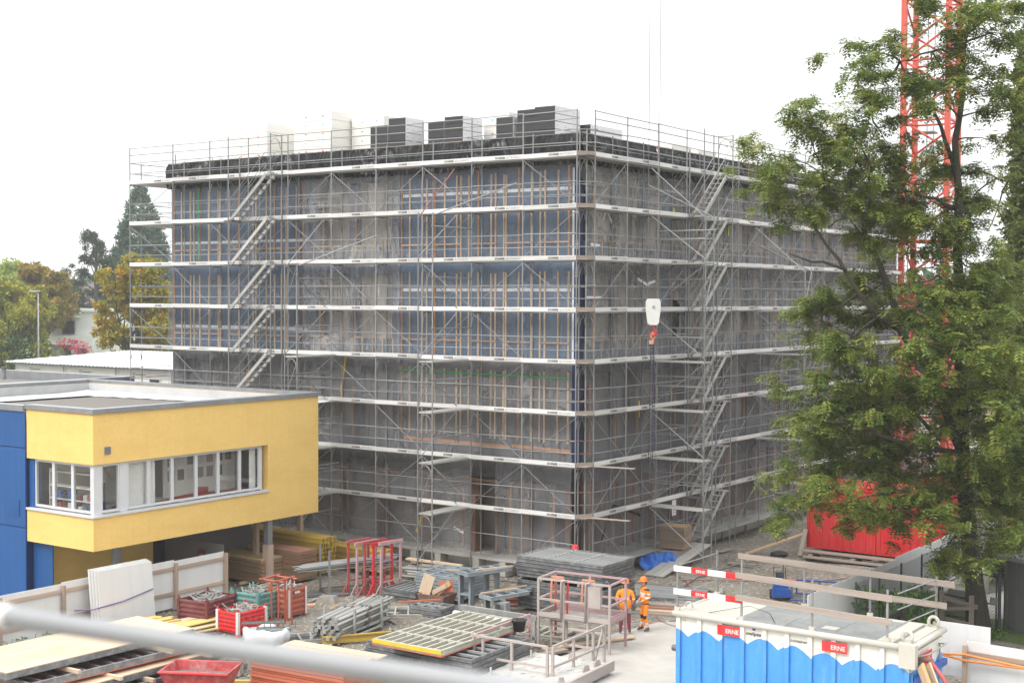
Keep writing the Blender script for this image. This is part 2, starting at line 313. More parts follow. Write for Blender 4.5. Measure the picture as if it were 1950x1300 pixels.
class MB:
    def __init__(s): s.v, s.f, s.m, s.cur = [], [], [], 0
    def add(s, vs, fs):
        n = len(s.v); s.v += [tuple(x) for x in vs]; s.f += [tuple(i + n for i in f) for f in fs]; s.m += [s.cur] * len(fs); return s
    def box(s, cx, cy, cz, sx, sy, sz, rz=0, taper=1.):
        c, d = math.cos(rz), math.sin(rz); vs = []
        for z, k in ((-.5, 1), (.5, taper)):
            for x, y in ((-.5, -.5), (.5, -.5), (.5, .5), (-.5, .5)):
                x, y = x * sx * k, y * sy * k; vs.append((cx + x * c - y * d, cy + x * d + y * c, cz + z * sz))
        return s.add(vs, [(3, 2, 1, 0), (4, 5, 6, 7), (0, 1, 5, 4), (1, 2, 6, 5), (2, 3, 7, 6), (3, 0, 4, 7)])
    def rng(s, x0, x1, y0, y1, z0, z1): return s.box((x0 + x1) / 2, (y0 + y1) / 2, (z0 + z1) / 2, x1 - x0, y1 - y0, z1 - z0)
    def bar(s, p, q, w_, h, up=(0, 0, 1)):
        p, q = Vector(p), Vector(q); d = (q - p).normalized(); u = Vector(up)
        if abs(d.dot(u)) > .99: u = Vector((1, 0, 0))
        a = d.cross(u).normalized() * w_ / 2; b_ = a.cross(d).normalized() * h / 2
        vs = [p - a - b_, p + a - b_, p + a + b_, p - a + b_, q - a - b_, q + a - b_, q + a + b_, q - a + b_]
        return s.add(vs, [(0, 1, 2, 3), (7, 6, 5, 4), (0, 4, 5, 1), (1, 5, 6, 2), (2, 6, 7, 3), (3, 7, 4, 0)])
    def tube(s, pts, r, n=8, caps=True):
        pts = [Vector(p) for p in pts]; rs = r if hasattr(r, '__len__') else [r] * len(pts)
        base = len(s.v); pd = None
        for i, p in enumerate(pts):
            d = (pts[min(i + 1, len(pts) - 1)] - pts[max(i - 1, 0)]).normalized()
            if pd is None: a = d.orthogonal().normalized()
            else: a = (a - d * a.dot(d)).normalized()
            b_ = d.cross(a); pd = d
            for k in range(n):
                t = 2 * math.pi * k / n; s.v.append(tuple(p + (a * math.cos(t) + b_ * math.sin(t)) * rs[i]))
        for i in range(len(pts) - 1):
            for k in range(n):
                k2 = (k + 1) % n; s.f.append((base + i * n + k, base + i * n + k2, base + (i + 1) * n + k2, base + (i + 1) * n + k)); s.m.append(s.cur)
        if caps:
            s.f.append(tuple(base + k for k in range(n))[::-1]); s.m.append(s.cur)
            e = base + (len(pts) - 1) * n; s.f.append(tuple(e + k for k in range(n))); s.m.append(s.cur)
        return s
    def prism(s, poly, z0, z1, axis='z'):
        n = len(poly)
        f = {'z': lambda a, b_, c: (a, b_, c), 'y': lambda a, b_, c: (a, c, b_), 'x': lambda a, b_, c: (c, a, b_)}[axis]
        vs = [f(a, b_, z0) for a, b_ in poly] + [f(a, b_, z1) for a, b_ in poly]
        return s.add(vs, [tuple(range(n))[::-1], tuple(range(n, 2 * n))] + [(i, (i + 1) % n, n + (i + 1) % n, n + i) for i in range(n)])
    def lathe(s, prof, n=12, cx=0, cy=0):
        base = len(s.v); k = len(prof)
        for j in range(n):
            t = 2 * math.pi * j / n
            for r, z in prof: s.v.append((cx + r * math.cos(t), cy + r * math.sin(t), z))
        for j in range(n):
            j2 = (j + 1) % n
            for i in range(k - 1): s.f.append((base + j * k + i, base + j2 * k + i, base + j2 * k + i + 1, base + j * k + i + 1)); s.m.append(s.cur)
        return s
    def ell(s, c, r, n=10, k=7):
        base = len(s.v)
        for j in range(k + 1):
            a = math.pi * j / k
            for i in range(n):
                b_ = 2 * math.pi * i / n; s.v.append((c[0] + r[0] * math.sin(a) * math.cos(b_), c[1] + r[1] * math.sin(a) * math.sin(b_), c[2] + r[2] * math.cos(a)))
        for j in range(k):
            for i in range(n):
                i2 = (i + 1) % n; s.f.append((base + j * n + i, base + (j + 1) * n + i, base + (j + 1) * n + i2, base + j * n + i2)); s.m.append(s.cur)
        return s
    def mesh(s, name, mats, smooth=False):
        me = bpy.data.meshes.new(name); me.from_pydata(s.v, [], s.f)
        for m in ([mats] if isinstance(mats, str) else mats): me.materials.append(MT[m])
        if any(s.m): me.polygons.foreach_set('material_index', s.m)
        if smooth: me.polygons.foreach_set('use_smooth', [True] * len(me.polygons))
        me.validate(); me.update(); return me
    def build(s, name, mats, parent=None, mat=I4, smooth=False): return obj(name, s.mesh(name, mats, smooth), parent, mat)

def unit(kind, m):
    k = (kind, m)
    if k not in UN:
        b = MB()
        if kind == 'rod': b.tube([(0, 0, 0), (0, 0, 1)], 1, 8)
        elif kind == 'rod6': b.tube([(0, 0, 0), (0, 0, 1)], 1, 6)
        else: b.box(0, 0, 0, 1, 1, 1)
        UN[k] = b.mesh(kind + '_' + m, m, kind != 'box')
    return UN[k]
def axes(p, q, up):
    p, q = Vector(p), Vector(q); d = q - p; L = d.length; d.normalize(); u = Vector(up)
    if abs(d.dot(u)) > .99: u = Vector((1, 0, 0))
    a = d.cross(u).normalized(); b = a.cross(d).normalized(); return p, q, d, L, a, b
def rod(name, p, q, r, m, parent=None, kind='rod'):
    p, q, d, L, a, b = axes(p, q, (0, 0, 1))
    mt = Matrix(((a.x * r, -b.x * r, d.x * L, p.x), (a.y * r, -b.y * r, d.y * L, p.y), (a.z * r, -b.z * r, d.z * L, p.z), (0, 0, 0, 1)))
    return obj(name, unit(kind, m), parent, mt)
def bar(name, p, q, w_, h, m, parent=None, up=(0, 0, 1)):
    """a square-edged bar; local x runs along it"""
    p, q, d, L, a, b = axes(p, q, up); c = (p + q) / 2; a = -a
    mt = Matrix(((d.x * L, a.x * w_, b.x * h, c.x), (d.y * L, a.y * w_, b.y * h, c.y), (d.z * L, a.z * w_, b.z * h, c.z), (0, 0, 0, 1)))
    return obj(name, unit('box', m), parent, mt)
def box(name, x0, x1, y0, y1, z0, z1, m, parent=None, rz=0):
    mt = Matrix.Translation(((x0 + x1) / 2, (y0 + y1) / 2, (z0 + z1) / 2)) @ Matrix.Rotation(rz, 4, 'Z') @ Matrix.Diagonal((x1 - x0, y1 - y0, z1 - z0, 1))
    return obj(name, unit('box', m), parent, mt)
def text_mesh(s, size, m, bold=0.):
    c = bpy.data.curves.new('lettering', 'FONT'); c.body = s; c.size = size; c.resolution_u = 2; c.align_x = 'LEFT'; c.offset = bold
    o = bpy.data.objects.new('lettering', c); col.objects.link(o)
    me = bpy.data.meshes.new_from_object(o.evaluated_get(bpy.context.evaluated_depsgraph_get()))
    bpy.data.objects.remove(o); bpy.data.curves.remove(c); me.materials.clear(); me.materials.append(MT[m]); return me
def facing(x, y, z, right, up=(0, 0, 1)):
    """frame for lettering: local x along RIGHT, local y along UP"""
    r_, u_ = Vector(right).normalized(), Vector(up).normalized(); n = r_.cross(u_)
    return Matrix(((r_.x, u_.x, n.x, x), (r_.y, u_.y, n.y, y), (r_.z, u_.z, n.z, z), (0, 0, 0, 1)))
def np_mesh(name, verts, faces, m, tone=None, smooth=False):
    """faces: (n,k) array"""
    me = bpy.data.meshes.new(name); nv, nf, k = len(verts), len(faces), faces.shape[1]
    me.vertices.add(nv); me.vertices.foreach_set('co', np.asarray(verts, np.float32).ravel())
    me.loops.add(nf * k); me.loops.foreach_set('vertex_index', faces.astype(np.int32).ravel())
    me.polygons.add(nf); me.polygons.foreach_set('loop_start', np.arange(nf, dtype=np.int32) * k)
    me.update(calc_edges=True)
    if smooth: me.polygons.foreach_set('use_smooth', np.ones(nf, bool))
    if tone is not None:
        a = me.attributes.new('tone', 'FLOAT', 'FACE'); a.data.foreach_set('value', np.asarray(tone, np.float32))
    me.materials.append(MT[m]); return me
def sheet(name, p0, du, dv, nu, nv, m, parent, amp=.03, freq=1., bulge=None, seed=0, nrm=(0, -1, 0), smooth=True):
    """a wrinkled sheet spanned by du, dv from p0, displaced along nrm by folds"""
    p0, du, dv, nrm = map(np.array, (p0, du, dv, nrm)); rs = np.random.default_rng(seed)
    u, v = np.meshgrid(np.linspace(0, 1, nu + 1), np.linspace(0, 1, nv + 1), indexing='ij')
    lu, lv = np.linalg.norm(du), np.linalg.norm(dv); d = np.zeros_like(u)
    for k in range(9):
        a = rs.uniform(-1, 1); kx, kz = freq * rs.uniform(.6, 4.5) * math.cos(a), freq * rs.uniform(.6, 3) * math.sin(a)
        d += rs.uniform(.3, 1) / (1 + .25 * k) * np.sin(kx * u * lu * 2 + kz * v * lv * 2 + rs.uniform(0, 6.3))
    d = d / 3 * amp
    if bulge is not None: d = d + bulge(u, v)
    P = p0 + u[..., None] * du + v[..., None] * dv + d[..., None] * nrm
    idx = np.arange((nu + 1) * (nv + 1)).reshape(nu + 1, nv + 1)
    F = np.stack([idx[:-1, :-1], idx[1:, :-1], idx[1:, 1:], idx[:-1, 1:]], -1).reshape(-1, 4)
    return obj(name, np_mesh(name, P.reshape(-1, 3), F, m, smooth=smooth), parent)
NTH = ['topmost', 'second from the top', 'third from the top', 'fourth from the top', 'fifth from the top', 'sixth from the top', 'seventh from the top', 'eighth from the top', 'ninth from the top', 'tenth from the top', 'eleventh from the top', 'twelfth from the top', 'thirteenth from the top', 'fourteenth from the top']

# ------------------------------------------------------------------ ground
def gravel_ground():
    m, t, b = _nodes('gravel')
    v = _coord(t, 'Object', (1, 1, 1), False)
    vo = t.nodes.new('ShaderNodeTexVoronoi'); vo.inputs['Scale'].default_value = 11; t.links.new(v, vo.inputs['Vector'])
    st = _ramp(t, vo.outputs['Color'], [(.1, (.11, .098, .082)), (.45, (.2, .18, .15)), (.75, (.3, .28, .245)), (1, (.52, .49, .45))])
    big = _ramp(t, _noise(t, v, .22, 6, .65), [(.34, (.12, .09, .062)), (.47, (.2, .168, .13)), (.6, (.29, .262, .22)), (.75, (.4, .37, .325))])
    c = _mix(t, big, st, _ramp(t, _noise(t, v, .9, 4), [(.35, .3), (.65, .8)]))
    # grass and soft planting beyond the site
    sp = t.nodes.new('ShaderNodeSeparateXYZ'); t.links.new(v, sp.inputs[0])
    t.links.new(c, b.inputs['Base Color']); b.inputs['Roughness'].default_value = .95; b.inputs['Specular IOR Level'].default_value = .2
    h = t.nodes.new('ShaderNodeMath'); h.operation = 'MULTIPLY_ADD'; h.inputs[1].default_value = 2.5
    t.links.new(_noise(t, v, 1.3, 8, .75), h.inputs[0]); t.links.new(vo.outputs['Distance'], h.inputs[2])
    _bump(t, b, h.outputs[0], .8, .06)
gravel_ground()
M('grass', (.085, .13, .035), .9, 0, .35, .4, rnd=0, bump=.6, bscale=3, dirt=(.16, .15, .05), dirt_amt=.5, dirt_scale=.15)
M('hill_green', (.05, .075, .05), .95, 0, .3, .01, rnd=0)
M('asphalt', (.07, .07, .072), .9, 0, .2, 1, rnd=0)
def ground_mesh():
    xs = np.concatenate([np.linspace(-2200, -60, 14), np.linspace(-40, 30, 90), np.linspace(50, 1600, 14)])
    ys = np.concatenate([np.linspace(-400, -60, 5), np.linspace(-40, 25, 90), np.linspace(40, 2400, 14)])
    X, Y = np.meshgrid(xs, ys, indexing='ij')
    rs = np.random.default_rng(3); Z = np.zeros_like(X)
    for k in range(22):
        a = rs.uniform(0, 6.28); fq = rs.uniform(.4, 2.6); Z += np.sin(fq * (X * math.cos(a) + Y * math.sin(a)) + rs.uniform(0, 6)) * .012 / fq ** .5
    near = np.exp(-np.maximum(0, np.hypot(X + 2, Y + 5) - 22) / 8)
    Z = Z * near - .03
    idx = np.arange(X.size).reshape(X.shape)
    F = np.stack([idx[:-1, :-1], idx[1:, :-1], idx[1:, 1:], idx[:-1, 1:]], -1).reshape(-1, 4)
    return np_mesh('ground', np.stack([X, Y, Z], -1).reshape(-1, 3), F, 'gravel', smooth=True)
g = obj('ground', ground_mesh()); tag(g, kind='structure')
# stones lying loose on the gravel
def stones():
    n = 5200; base = np.array([(1, 0, -.3), (-.5, .87, -.3), (-.5, -.87, -.3), (0, 0, .8)]); tri = np.array([(0, 1, 3), (1, 2, 3), (2, 0, 3)])
    x = rng.uniform(-12, 12, n); y = rng.uniform(-20, 9, n); s = rng.gamma(2, .012, n) + .01; a = rng.uniform(0, 6.28, n)
    keep = ~((x > 4.7) & (y < -2.2)); x, y, s, a = x[keep], y[keep], s[keep], a[keep]; n = len(x)
    b = base[None] * s[:, None, None] * rng.uniform(.6, 1.3, (n, 4, 3)); c, d = np.cos(a)[:, None], np.sin(a)[:, None]
    V = np.stack([b[..., 0] * c - b[..., 1] * d + x[:, None], b[..., 0] * d + b[..., 1] * c + y[:, None], b[..., 2] + .02], -1)
    F = (tri[None] + 4 * np.arange(n)[:, None, None]).reshape(-1, 3)
    return np_mesh('loose_stones', V.reshape(-1, 3), F, 'stone')
M('stone', (.3, .28, .25), .9, 0, .35, 2.2, rnd=0)
tag(obj('loose_stones', stones()), 'loose pale stones and grit scattered over the gravel yard', 'stones', kind='stuff')
pad = MB(); pad.prism([(4.75, -60), (4.62, -12), (4.95, -8.4), (4.7, -5.6), (5.1, -3.3), (6.2, -2.4), (9.5, -1.9), (13, -6), (24, -7), (24, -60)], -.1, .035)
tag(pad.build('concrete_pad', 'concrete_light'), kind='structure')
lawn = MB(); lawn.prism([(-260, 20), (-60, 20), (-52, 60), (-110, 200), (-400, 260)], -.1, .06); tag(lawn.build('lawn', 'grass'), kind='structure')
bed = MB(); bed.prism([(11.6, 2.2), (16, 1.4), (30, -2), (30, 8), (14.2, 9)], -.1, .07); bed.prism([(16.9, -7.1), (24, -7.3), (24, -8.9), (16.9, -8.9)], -.1, .1); tag(bed.build('planting_bed', 'grass'), kind='structure')
pv = MB(); pv.prism([(13.6, 9.2), (11.6, 4.2), (14.3, 3.7), (20, 9)], -.1, .09); tag(pv.build('path', 'concrete'), kind='structure')
hl = MB()
pts = [(-1900 + i * 85, 1700 + 60 * math.sin(i * 1.7), max(4, 34 + 8 * math.sin(i * .55) + 4 * math.sin(i * 2.3))) for i in range(40)]
vs = [(x, y - 500, -5) for x, y, z in pts] + [(x, y, z) for x, y, z in pts] + [(x, y + 700, -5) for x, y, z in pts]
n = len(pts); hl.add(vs, [(i, i + 1, n + i + 1, n + i) for i in range(n - 1)] + [(n + i, n + i + 1, 2 * n + i + 1, 2 * n + i) for i in range(n - 1)])
tag(hl.build('hills', 'hill_green', smooth=True), kind='structure')

# ------------------------------------------------------------------ the building under construction
LV = [.66 + 2 * k for k in range(9)]              # deck heights: base deck, then eight lifts
FLOOR = [.66, 4.66, 8.66, 12.66]                  # storey bottoms
BX, BY = -.95, 1.0                                # corner of the walls
XL, YR = -24.5, 36.6
bd = thing('building_shell', 'timber-framed four-storey building shell wrapped in clear plastic sheeting behind scaffolding', 'building', ((XL + BX) / 2, (BY + YR) / 2, 0), local=False)
for z in FLOOR + [16.66]:
    b = MB(); b.rng(XL + .03, BX - .03, BY + .03, YR, z - .34, z - .02); b.build('floor_slab', 'concrete', bd)
b = MB(); b.rng(XL, BX, BY, YR, -.05, .3); b.build('plinth', 'concrete', bd)
b = MB(); b.rng(XL, BX, BY + .2, YR, 17.2, 17.3); b.build('roof', 'membrane_grey', bd)
b = MB(); b.rng(XL, XL + .25, BY + .25, YR, .3, 17.2); b.build('wall', 'membrane_navy', bd)
b = MB(); b.rng(XL, BX, YR - .2, YR - .01, .3, 17.2); b.build('wall', 'interior_brown', bd)
b = MB(); b.rng(XL, BX, BY - .02, BY + .25, 16.3, 17.2); b.build('parapet_wall', 'membrane_grey', bd)
b = MB(); b.rng(BX - .25, BX + .02, BY, YR, 16.3, 17.2); b.build('parapet_wall', 'membrane_grey', bd)
for k in range(int(23 / 2.9)):
    x = -23.6 + k * 2.9
    bar('parapet_board', (x, BY - .03, 17.63), (x + 2.86, BY - .03, 17.63), .22, .035, 'rail_wood', bd)
for k in range(11):
    y = 1.1 + k * 3.1
    bar('parapet_board', (BX + .03, y, 17.63), (BX + .03, y + 3.0, 17.63), .22, .035, 'rail_wood', bd)
# black tarpaulin over the parapet, hanging in folds
def sag(u, v): return .06 * np.sin(v * math.pi) + (.05 + .1 * (1 - v)) * np.abs(np.sin(u * 31 + 4 * np.sin(u * 13) + v * (3 + 5 * np.sin(u * 7)))) + .05 * np.abs(np.sin(u * 67 - v * 6 * np.cos(u * 9)))
for i in range(4):
    x0 = XL - .1 + i * 5.95
    sheet('tarpaulin', (x0, BY - .08 - .02 * (i % 2), 16.38 + .05 * (i % 2)), (5.98, 0, 0), (0, .0, 1.22), 130, 14, 'tarp_black', bd, .08, 1.8, sag, 20 + i)
for i in range(6):
    y0 = BY - .1 + i * 5.95
    sheet('tarpaulin', (BX + .08 + .02 * (i % 2), y0, 16.36 + .05 * ((i + 1) % 2)), (0, 5.98, 0), (0, 0, 1.24), 130, 14, 'tarp_black', bd, .08, 1.8, sag, 40 + i, (1, 0, 0))
b = MB(); b.add([(BX + .1, BY - .1, 16.7), (BX + .14, BY + 1.3, 16.5), (BX + .2, BY + .6, 15.35), (BX + .12, BY - .05, 15.9)], [(0, 1, 2, 3)]); b.build('tarpaulin', 'tarp_black', bd)
b = MB(); b.add([(BX - .3, BY - .1, 17.62), (BX + .09, BY - .1, 17.55), (BX + .09, BY + .5, 17.58), (BX - .3, BY + .4, 17.78)], [(0, 1, 2, 3)]); b.build('tarpaulin', 'tarp_black', bd)

BAT_R = [-9.9, -9.46, -8.8, -8.53, -8.1, -7.57, -6.94, -6.72, -6.31, -5.82, -5.17, -4.95, -4.53, -4.42, -3.79, -3.17, -2.75, -2.52, -1.89, -1.39]
BAT_L = [-24.27, -23.75, -23.12, -22.88, -22.48, -21.86, -21.2, -21.08, -20.44, -19.81, -18.86, -18.68, -18.01, -17.48, -17.05, -16.74, -16.1, -15.67]
ORANGE = {-9.9, -8.1, -5.82, -3.79, -1.39, -24.27, -22.48, -19.81, -17.48, -15.67}
def wallbox(name, x0, x1, z0, z1, m, y=BY, d=.22):
    b = MB(); b.rng(x0, x1, y, y + d, z0, z1); return b.build(name, m, bd)
def yb(name, y0, y1, z0, z1, m, x=BX, d=.22):
    b = MB(); b.rng(x - d, x, y0, y1, z0, z1); return b.build(name, m, bd)
for fi, z in enumerate(FLOOR):
    top = z + 3.64
    up = fi >= 2
    mem = 'membrane_blue' if up else 'membrane_grey'
    if fi >= 1:
        # closed wall panels with battens
        if fi >= 2: wallbox('membrane_panel', XL, -15.4, z, z + 3.985, mem)
        wallbox('membrane_panel', -10.05, BX - .28, z, z + 3.985, mem)
        for x in BAT_R + (BAT_L if fi >= 2 else []):
            o = x in ORANGE
            lo = z + (.12 if fi > 1 else .75)
            if fi == 1: lo -= .0
            hi = top + (.1 if o and fi == 3 else -.04 - .1 * random.random())
            bar('batten', (x, BY - .03, lo), (x, BY - .03, hi), .07 if not o else .085, .05, 'batten_orange' if (o and fi == 3 or o and random.random() < .3) else 'batten', bd, (0, 1, 0))
        if up:
            segs = [(-9.9, -8.45), (-8.1, -6.65), (-6.31, -4.9), (-4.53, -3.1), (-2.78, -1.35)] + [(-24.2, -22.6), (-22.3, -20.9), (-20.5, -18.8), (-18.6, -17.0), (-16.8, -15.7)]
            for x0, x1 in segs: bar('sill_rail', (x0, BY - .085, z + .74), (x1, BY - .085, z + .74), .05, .06, 'rail_wood', bd)
            for (x0, x1), zz in (((-9.9, -1.3), z + 2.78), ((-24.3, -15.5), z + 1.02)):
                b = MB(); b.rng(x0, x1, BY - .01, BY - .004, zz, zz + .13); b.build('joint_tape', 'tape_white', bd)
        else:
            for x0, x1 in ((-9.7, -4.2), (-4.05, -1.25)): bar('sill_rail', (x0, BY - .09, z + .52), (x1, BY - .09, z + .46), .05, .13, 'batten_orange', bd)
    # window zone in the middle and, on the lower storeys, everywhere
    zones = [(-15.4, -10.05)] if fi >= 2 else ([(XL, -10.05)] if fi == 1 else [(XL, BX - .28)])
    for x0, x1 in zones:
        inn = 'interior_beige' if fi >= 2 else 'interior_brown'
        wallbox('interior_wall', x0, x1, z, top, inn, BY + 1.3, .1)
        nb = max(2, round((x1 - x0) / 2.6))
        for k in range(nb + 1):
            x = x0 + (x1 - x0) * k / nb
            x = min(max(x, x0 + .2), x1 - .2)
            if fi >= 2: wallbox('wall_post', x - .24, x + .24, z, top, 'membrane_blue', BY + .02, .3)
            elif fi == 1: wallbox('wall_post', x - .2, x + .2, z, top, 'membrane_grey', BY + .02, .3)
            else: wallbox('column', x - .2, x + .2, z, top, 'column_brown', BY + .55, .4)
        wallbox('header_band', x0, x1, z + 3.5, z + 3.985, 'membrane_blue' if up else 'membrane_grey', BY + .015, .2)
        if fi >= 1: wallbox('spandrel', x0, x1, z, z + .72, 'membrane_blue' if up else 'membrane_grey', BY + .03, .2)
        if up:
            for k in range(9):
                x = x0 + .35 + k * .58
                bar('stud', (x, BY - .02, z + .08), (x, BY - .02, z + .74), .055, .05, 'batten', bd, (0, 1, 0))
            for a, c in ((0.25, 2.5), (2.8, 4.9)): bar('sill_rail', (x0 + a, BY - .07, z + .77), (x0 + c, BY - .07, z + .77), .05, .06, 'rail_wood', bd)
        n = round((x1 - x0) / 2.15)
        for k in range(n):
            x = x0 + .9 + k * 2.15 + random.uniform(-.2, .2)
            if x < x1 - .1: bar('batten', (x, BY - .05, z + random.uniform(.1, .4)), (x, BY - .05, z + random.uniform(2.3, 3.3)), .06, .05, 'batten_orange', bd, (0, 1, 0))
        if fi == 0:
            for k in range(int((x1 - x0) / 2.5)): bar('header_rail', (x0 + .3 + k * 2.5, BY + .02, z + 3.0), (x0 + 2.3 + k * 2.5, BY + .02, z + 2.97), .05, .1, 'column_brown', bd)
            box('header_panel', x0, x1, BY + .06, BY + .3, z + 3.15, top, 'membrane_grey', bd)
# doorway
box('door_frame', -6.15, -5.95, BY - .02, BY + .5, .66, 3.0, 'column_brown', bd); box('door_frame', -4.95, -4.85, BY - .02, BY + .5, .66, 3.0, 'column_brown', bd)
box('door_glass', -5.6, -5.2, BY + 1.1, BY + 1.16, .7, 2.9, 'dark_window', bd)
# corner strip with the membrane maker's lettering
b = MB(); b.rng(BX - .28, BX, BY - .01, BY + .3, 4.7, 16.3); b.build('corner_strip', 'membrane_navy', bd)
b = MB(); b.rng(BX - .29, BX - .2, BY - .02, BY - .008, 8.7, 16.3); b.build('joint_tape', 'tape_white', bd)
b = MB(); b.rng(BX - .25, BX - .02, BY - .01, BY + .3, .4, 4.7); b.build('corner_strip', 'tarp_black', bd)
SG = text_mesh('SIGA', .17, 'tape_white', .002)
for z in (9.1, 10.6, 12.0, 13.1, 14.5): obj('lettering', SG, bd, facing(BX - .03, BY - .016, z, (0, 0, 1), (-1, 0, 0)))
for fi in (2, 3):
    for k, x in enumerate((-9.3, -7.5, -5.7, -3.6, -2.4, -22, -19.5)):
        for dz in (.45, 1.9, 3.0): obj('lettering', UN.setdefault('siga2', text_mesh('SIGA', .14, 'membrane_blue_print' if 'membrane_blue_print' in MT else M('membrane_blue_print', (.11, .15, .26), .6).name)), bd, facing(x + .2 * dz % .3, BY - .006, FLOOR[fi] + dz, (1, 0, 0)))

# right-hand facade
rs = random.Random(5)
for fi, z in enumerate(FLOOR):
    top = z + 3.64; up = fi >= 2
    inn = 'interior_beige' if up else 'interior_brown'
    yb('interior_wall', BY + .3, YR - .3, z, top, inn, BX - 1.25, .1)
    yb('header_band', BY + .3, YR - .3, z + 3.5, z + 3.985, 'membrane_grey', BX - .01, .2)
    if fi >= 1: yb('spandrel', BY + .3, YR - .3, z, z + .78, 'membrane_blue' if up else 'membrane_grey', BX - .05, .2)
    y = BY + .6; k = 0
    while y < YR - .5:
        if up: yb('wall_post', y, y + (.35 if k % 3 else .7), z, top, 'membrane_blue', BX - .04, .25)
        elif fi == 1: yb('wall_post', y, y + .35, z, top, 'membrane_grey', BX - .04, .25)
        else: yb('column', y, y + .4, z, top, 'column_brown', BX - .55, .4)
        if k % 2 == 0: yb('partition', y + 1.0, y + 1.35, z, top, 'column_brown' if not up else 'room_wall', BX - .75, .3)
        y += 2.05 + rs.uniform(-.15, .15); k += 1
    for k in range(int((YR - BY) / 1.75)):
        yy = BY + .9 + k * 1.75 + rs.uniform(-.12, .12)
        lo = z + rs.uniform(.1, .9); hi = z + rs.uniform(2.2, 3.5)
        bar('batten', (BX + .05, yy, lo), (BX + .05, yy, hi), .06, .05, 'batten_orange', bd, (1, 0, 0))
    if up:
        for k in range(int((YR - BY - 1) / .62)):
            yy = BY + .55 + k * .62; bar('stud', (BX - .02, yy, z + .08), (BX - .02, yy, z + .8), .055, .04, 'batten', bd, (1, 0, 0))
        for k in range(12): bar('sill_rail', (BX + .01, BY + .5 + k * 2.9, z + .83), (BX + .01, BY + 3.2 + k * 2.9, z + .83), .04, .06, 'rail_wood', bd)
    if fi == 0: yb('header_panel', BY + .3, YR - .3, z + 3.1, top, 'membrane_grey', BX - .05, .2)

# plastic sheeting hung storey by storey
def hang(u, v): return .10 * (1 - v) * np.abs(np.sin(u * 9)) + .05 * np.sin(v * 3.1)
sd_ = 100
for fi, z in enumerate(FLOOR):
    cuts = [XL - .05, -15.45, -9.95, BX - .22] if fi else [XL - .05, -15.5, -10.6, -6.15]
    for i in range(3):
        m = ('film_milky' if i == 1 else 'film_clear') if fi >= 2 else 'film_low'
        if fi == 1 and i == 0: m = 'film_low'
        x0, x1 = cuts[i] - .06, cuts[i + 1] + .06; sd_ += 1
        sheet('plastic_sheet', (x0, BY - .13 - .015 * i, z - .1), (x1 - x0, 0, 0), (0, 0, 4.02), 60, 26, m, bd, .045, 1.3, hang, sd_)
    if fi == 0: sheet('plastic_sheet', (-4.85, BY - .13, z - .1), (3.7, 0, 0), (0, 0, 4.02), 40, 26, 'film_low', bd, .045, 1.3, hang, 99)
    for i in range(4):
        y0 = BY + .2 + i * 8.9; sd_ += 1
        sheet('plastic_sheet', (BX + .13 + .015 * (i % 2), y0, z - .1), (0, 8.95, 0), (0, 0, 4.02), 70, 26, 'film_milky' if fi >= 2 else 'film_low', bd, .05, 1.2, hang, sd_, (1, 0, 0))
# the sheet gathered over the lower window strip, loose ends and tape
for i, (x, z, w_, h) in enumerate([(-13.6, 8.5, 2.4, .9), (-12.2, 12.5, 2.6, .95), (-3.3, 7.3, .5, .7), (-5.3, 7.4, .5, .5), (-11.4, 13.9, .5, 2.2)]):
    sheet('plastic_sheet', (x - w_ / 2, BY - .22, z), (w_, 0, 0), (0, 0, h), 24, 16, 'film_milky', bd, .13, 3.2, None, 300 + i)
for (x, z, a, L, m) in [(-8.9, 1.2, 1.2, .9, 'paint_yellow'), (-13.2, 7.0, 1.4, 1.6, 'paint_yellow'), (-13.15, 5.9, 1.57, 1.3, 'paint_yellow'), (-14.9, 1.7, 2.4, 1.1, 'paint_yellow'), (-15.3, 1.8, 1.5, 1.3, 'paint_yellow'), (-6.9, 1.6, -.35, .55, 'tape_white')]:
    bar('loose_tape', (x, BY - .24, z), (x + L * math.cos(a), BY - .24, z + L * math.sin(a)), .01, .11, m, bd, (0, 0, 1) if abs(math.cos(a)) > .3 else (1, 0, 0))
for (y, z, a, L, m) in [(2.4, 14.3, 1.0, .45, 'tape_white'), (2.75, 14.65, -.9, .75, 'tape_white'), (5.2, 12.0, -.3, 1.0, 'tape_white'), (6.1, 11.8, .2, .6, 'tape_white'), (1.5, 13.3, -.05, .7, 'tape_white'), (1.2, 11.2, 0, 1.1, 'tape_white'),
                     (2.4, 1.4, .95, 1.7, 'tarp_black'), (3.4, 2.75, -.3, 2.4, 'tarp_black'), (5.6, 2.6, -1.5, .8, 'tarp_black'), (8.4, 2.5, .6, 1.0, 'tarp_black'), (9.2, 3.0, -.45, 1.1, 'tarp_black'), (16.2, 3.9, .5, .9, 'tarp_black'), (17, 4.3, -.1, .8, 'tarp_black'),
                     (6.9, 6.1, 1.57, 1.3, 'paint_yellow'), (8.2, 6.3, 1.57, .9, 'paint_yellow'), (5.4, 6.2, 1.57, .7, 'paint_yellow'), (8.3, 14.6, 1.57, .5, 'lime_tape' if 'lime_tape' in MT else M('lime_tape', (.5, .75, .08), .6).name), (13.6, 14.1, 1.57, .7, 'lime_tape')]:
    bar('loose_tape', (BX + .24, y, z), (BX + .24, y + L * math.cos(a), z + L * math.sin(a)), .11, .01, m, bd, (1, 0, 0))
sheet('plastic_sheet', (BX + .27, 8.2, 9.5), (0, .55, 0), (0, 0, 1.6), 10, 14, 'tarp_black', bd, .15, 3, None, 350, (1, 0, 0))
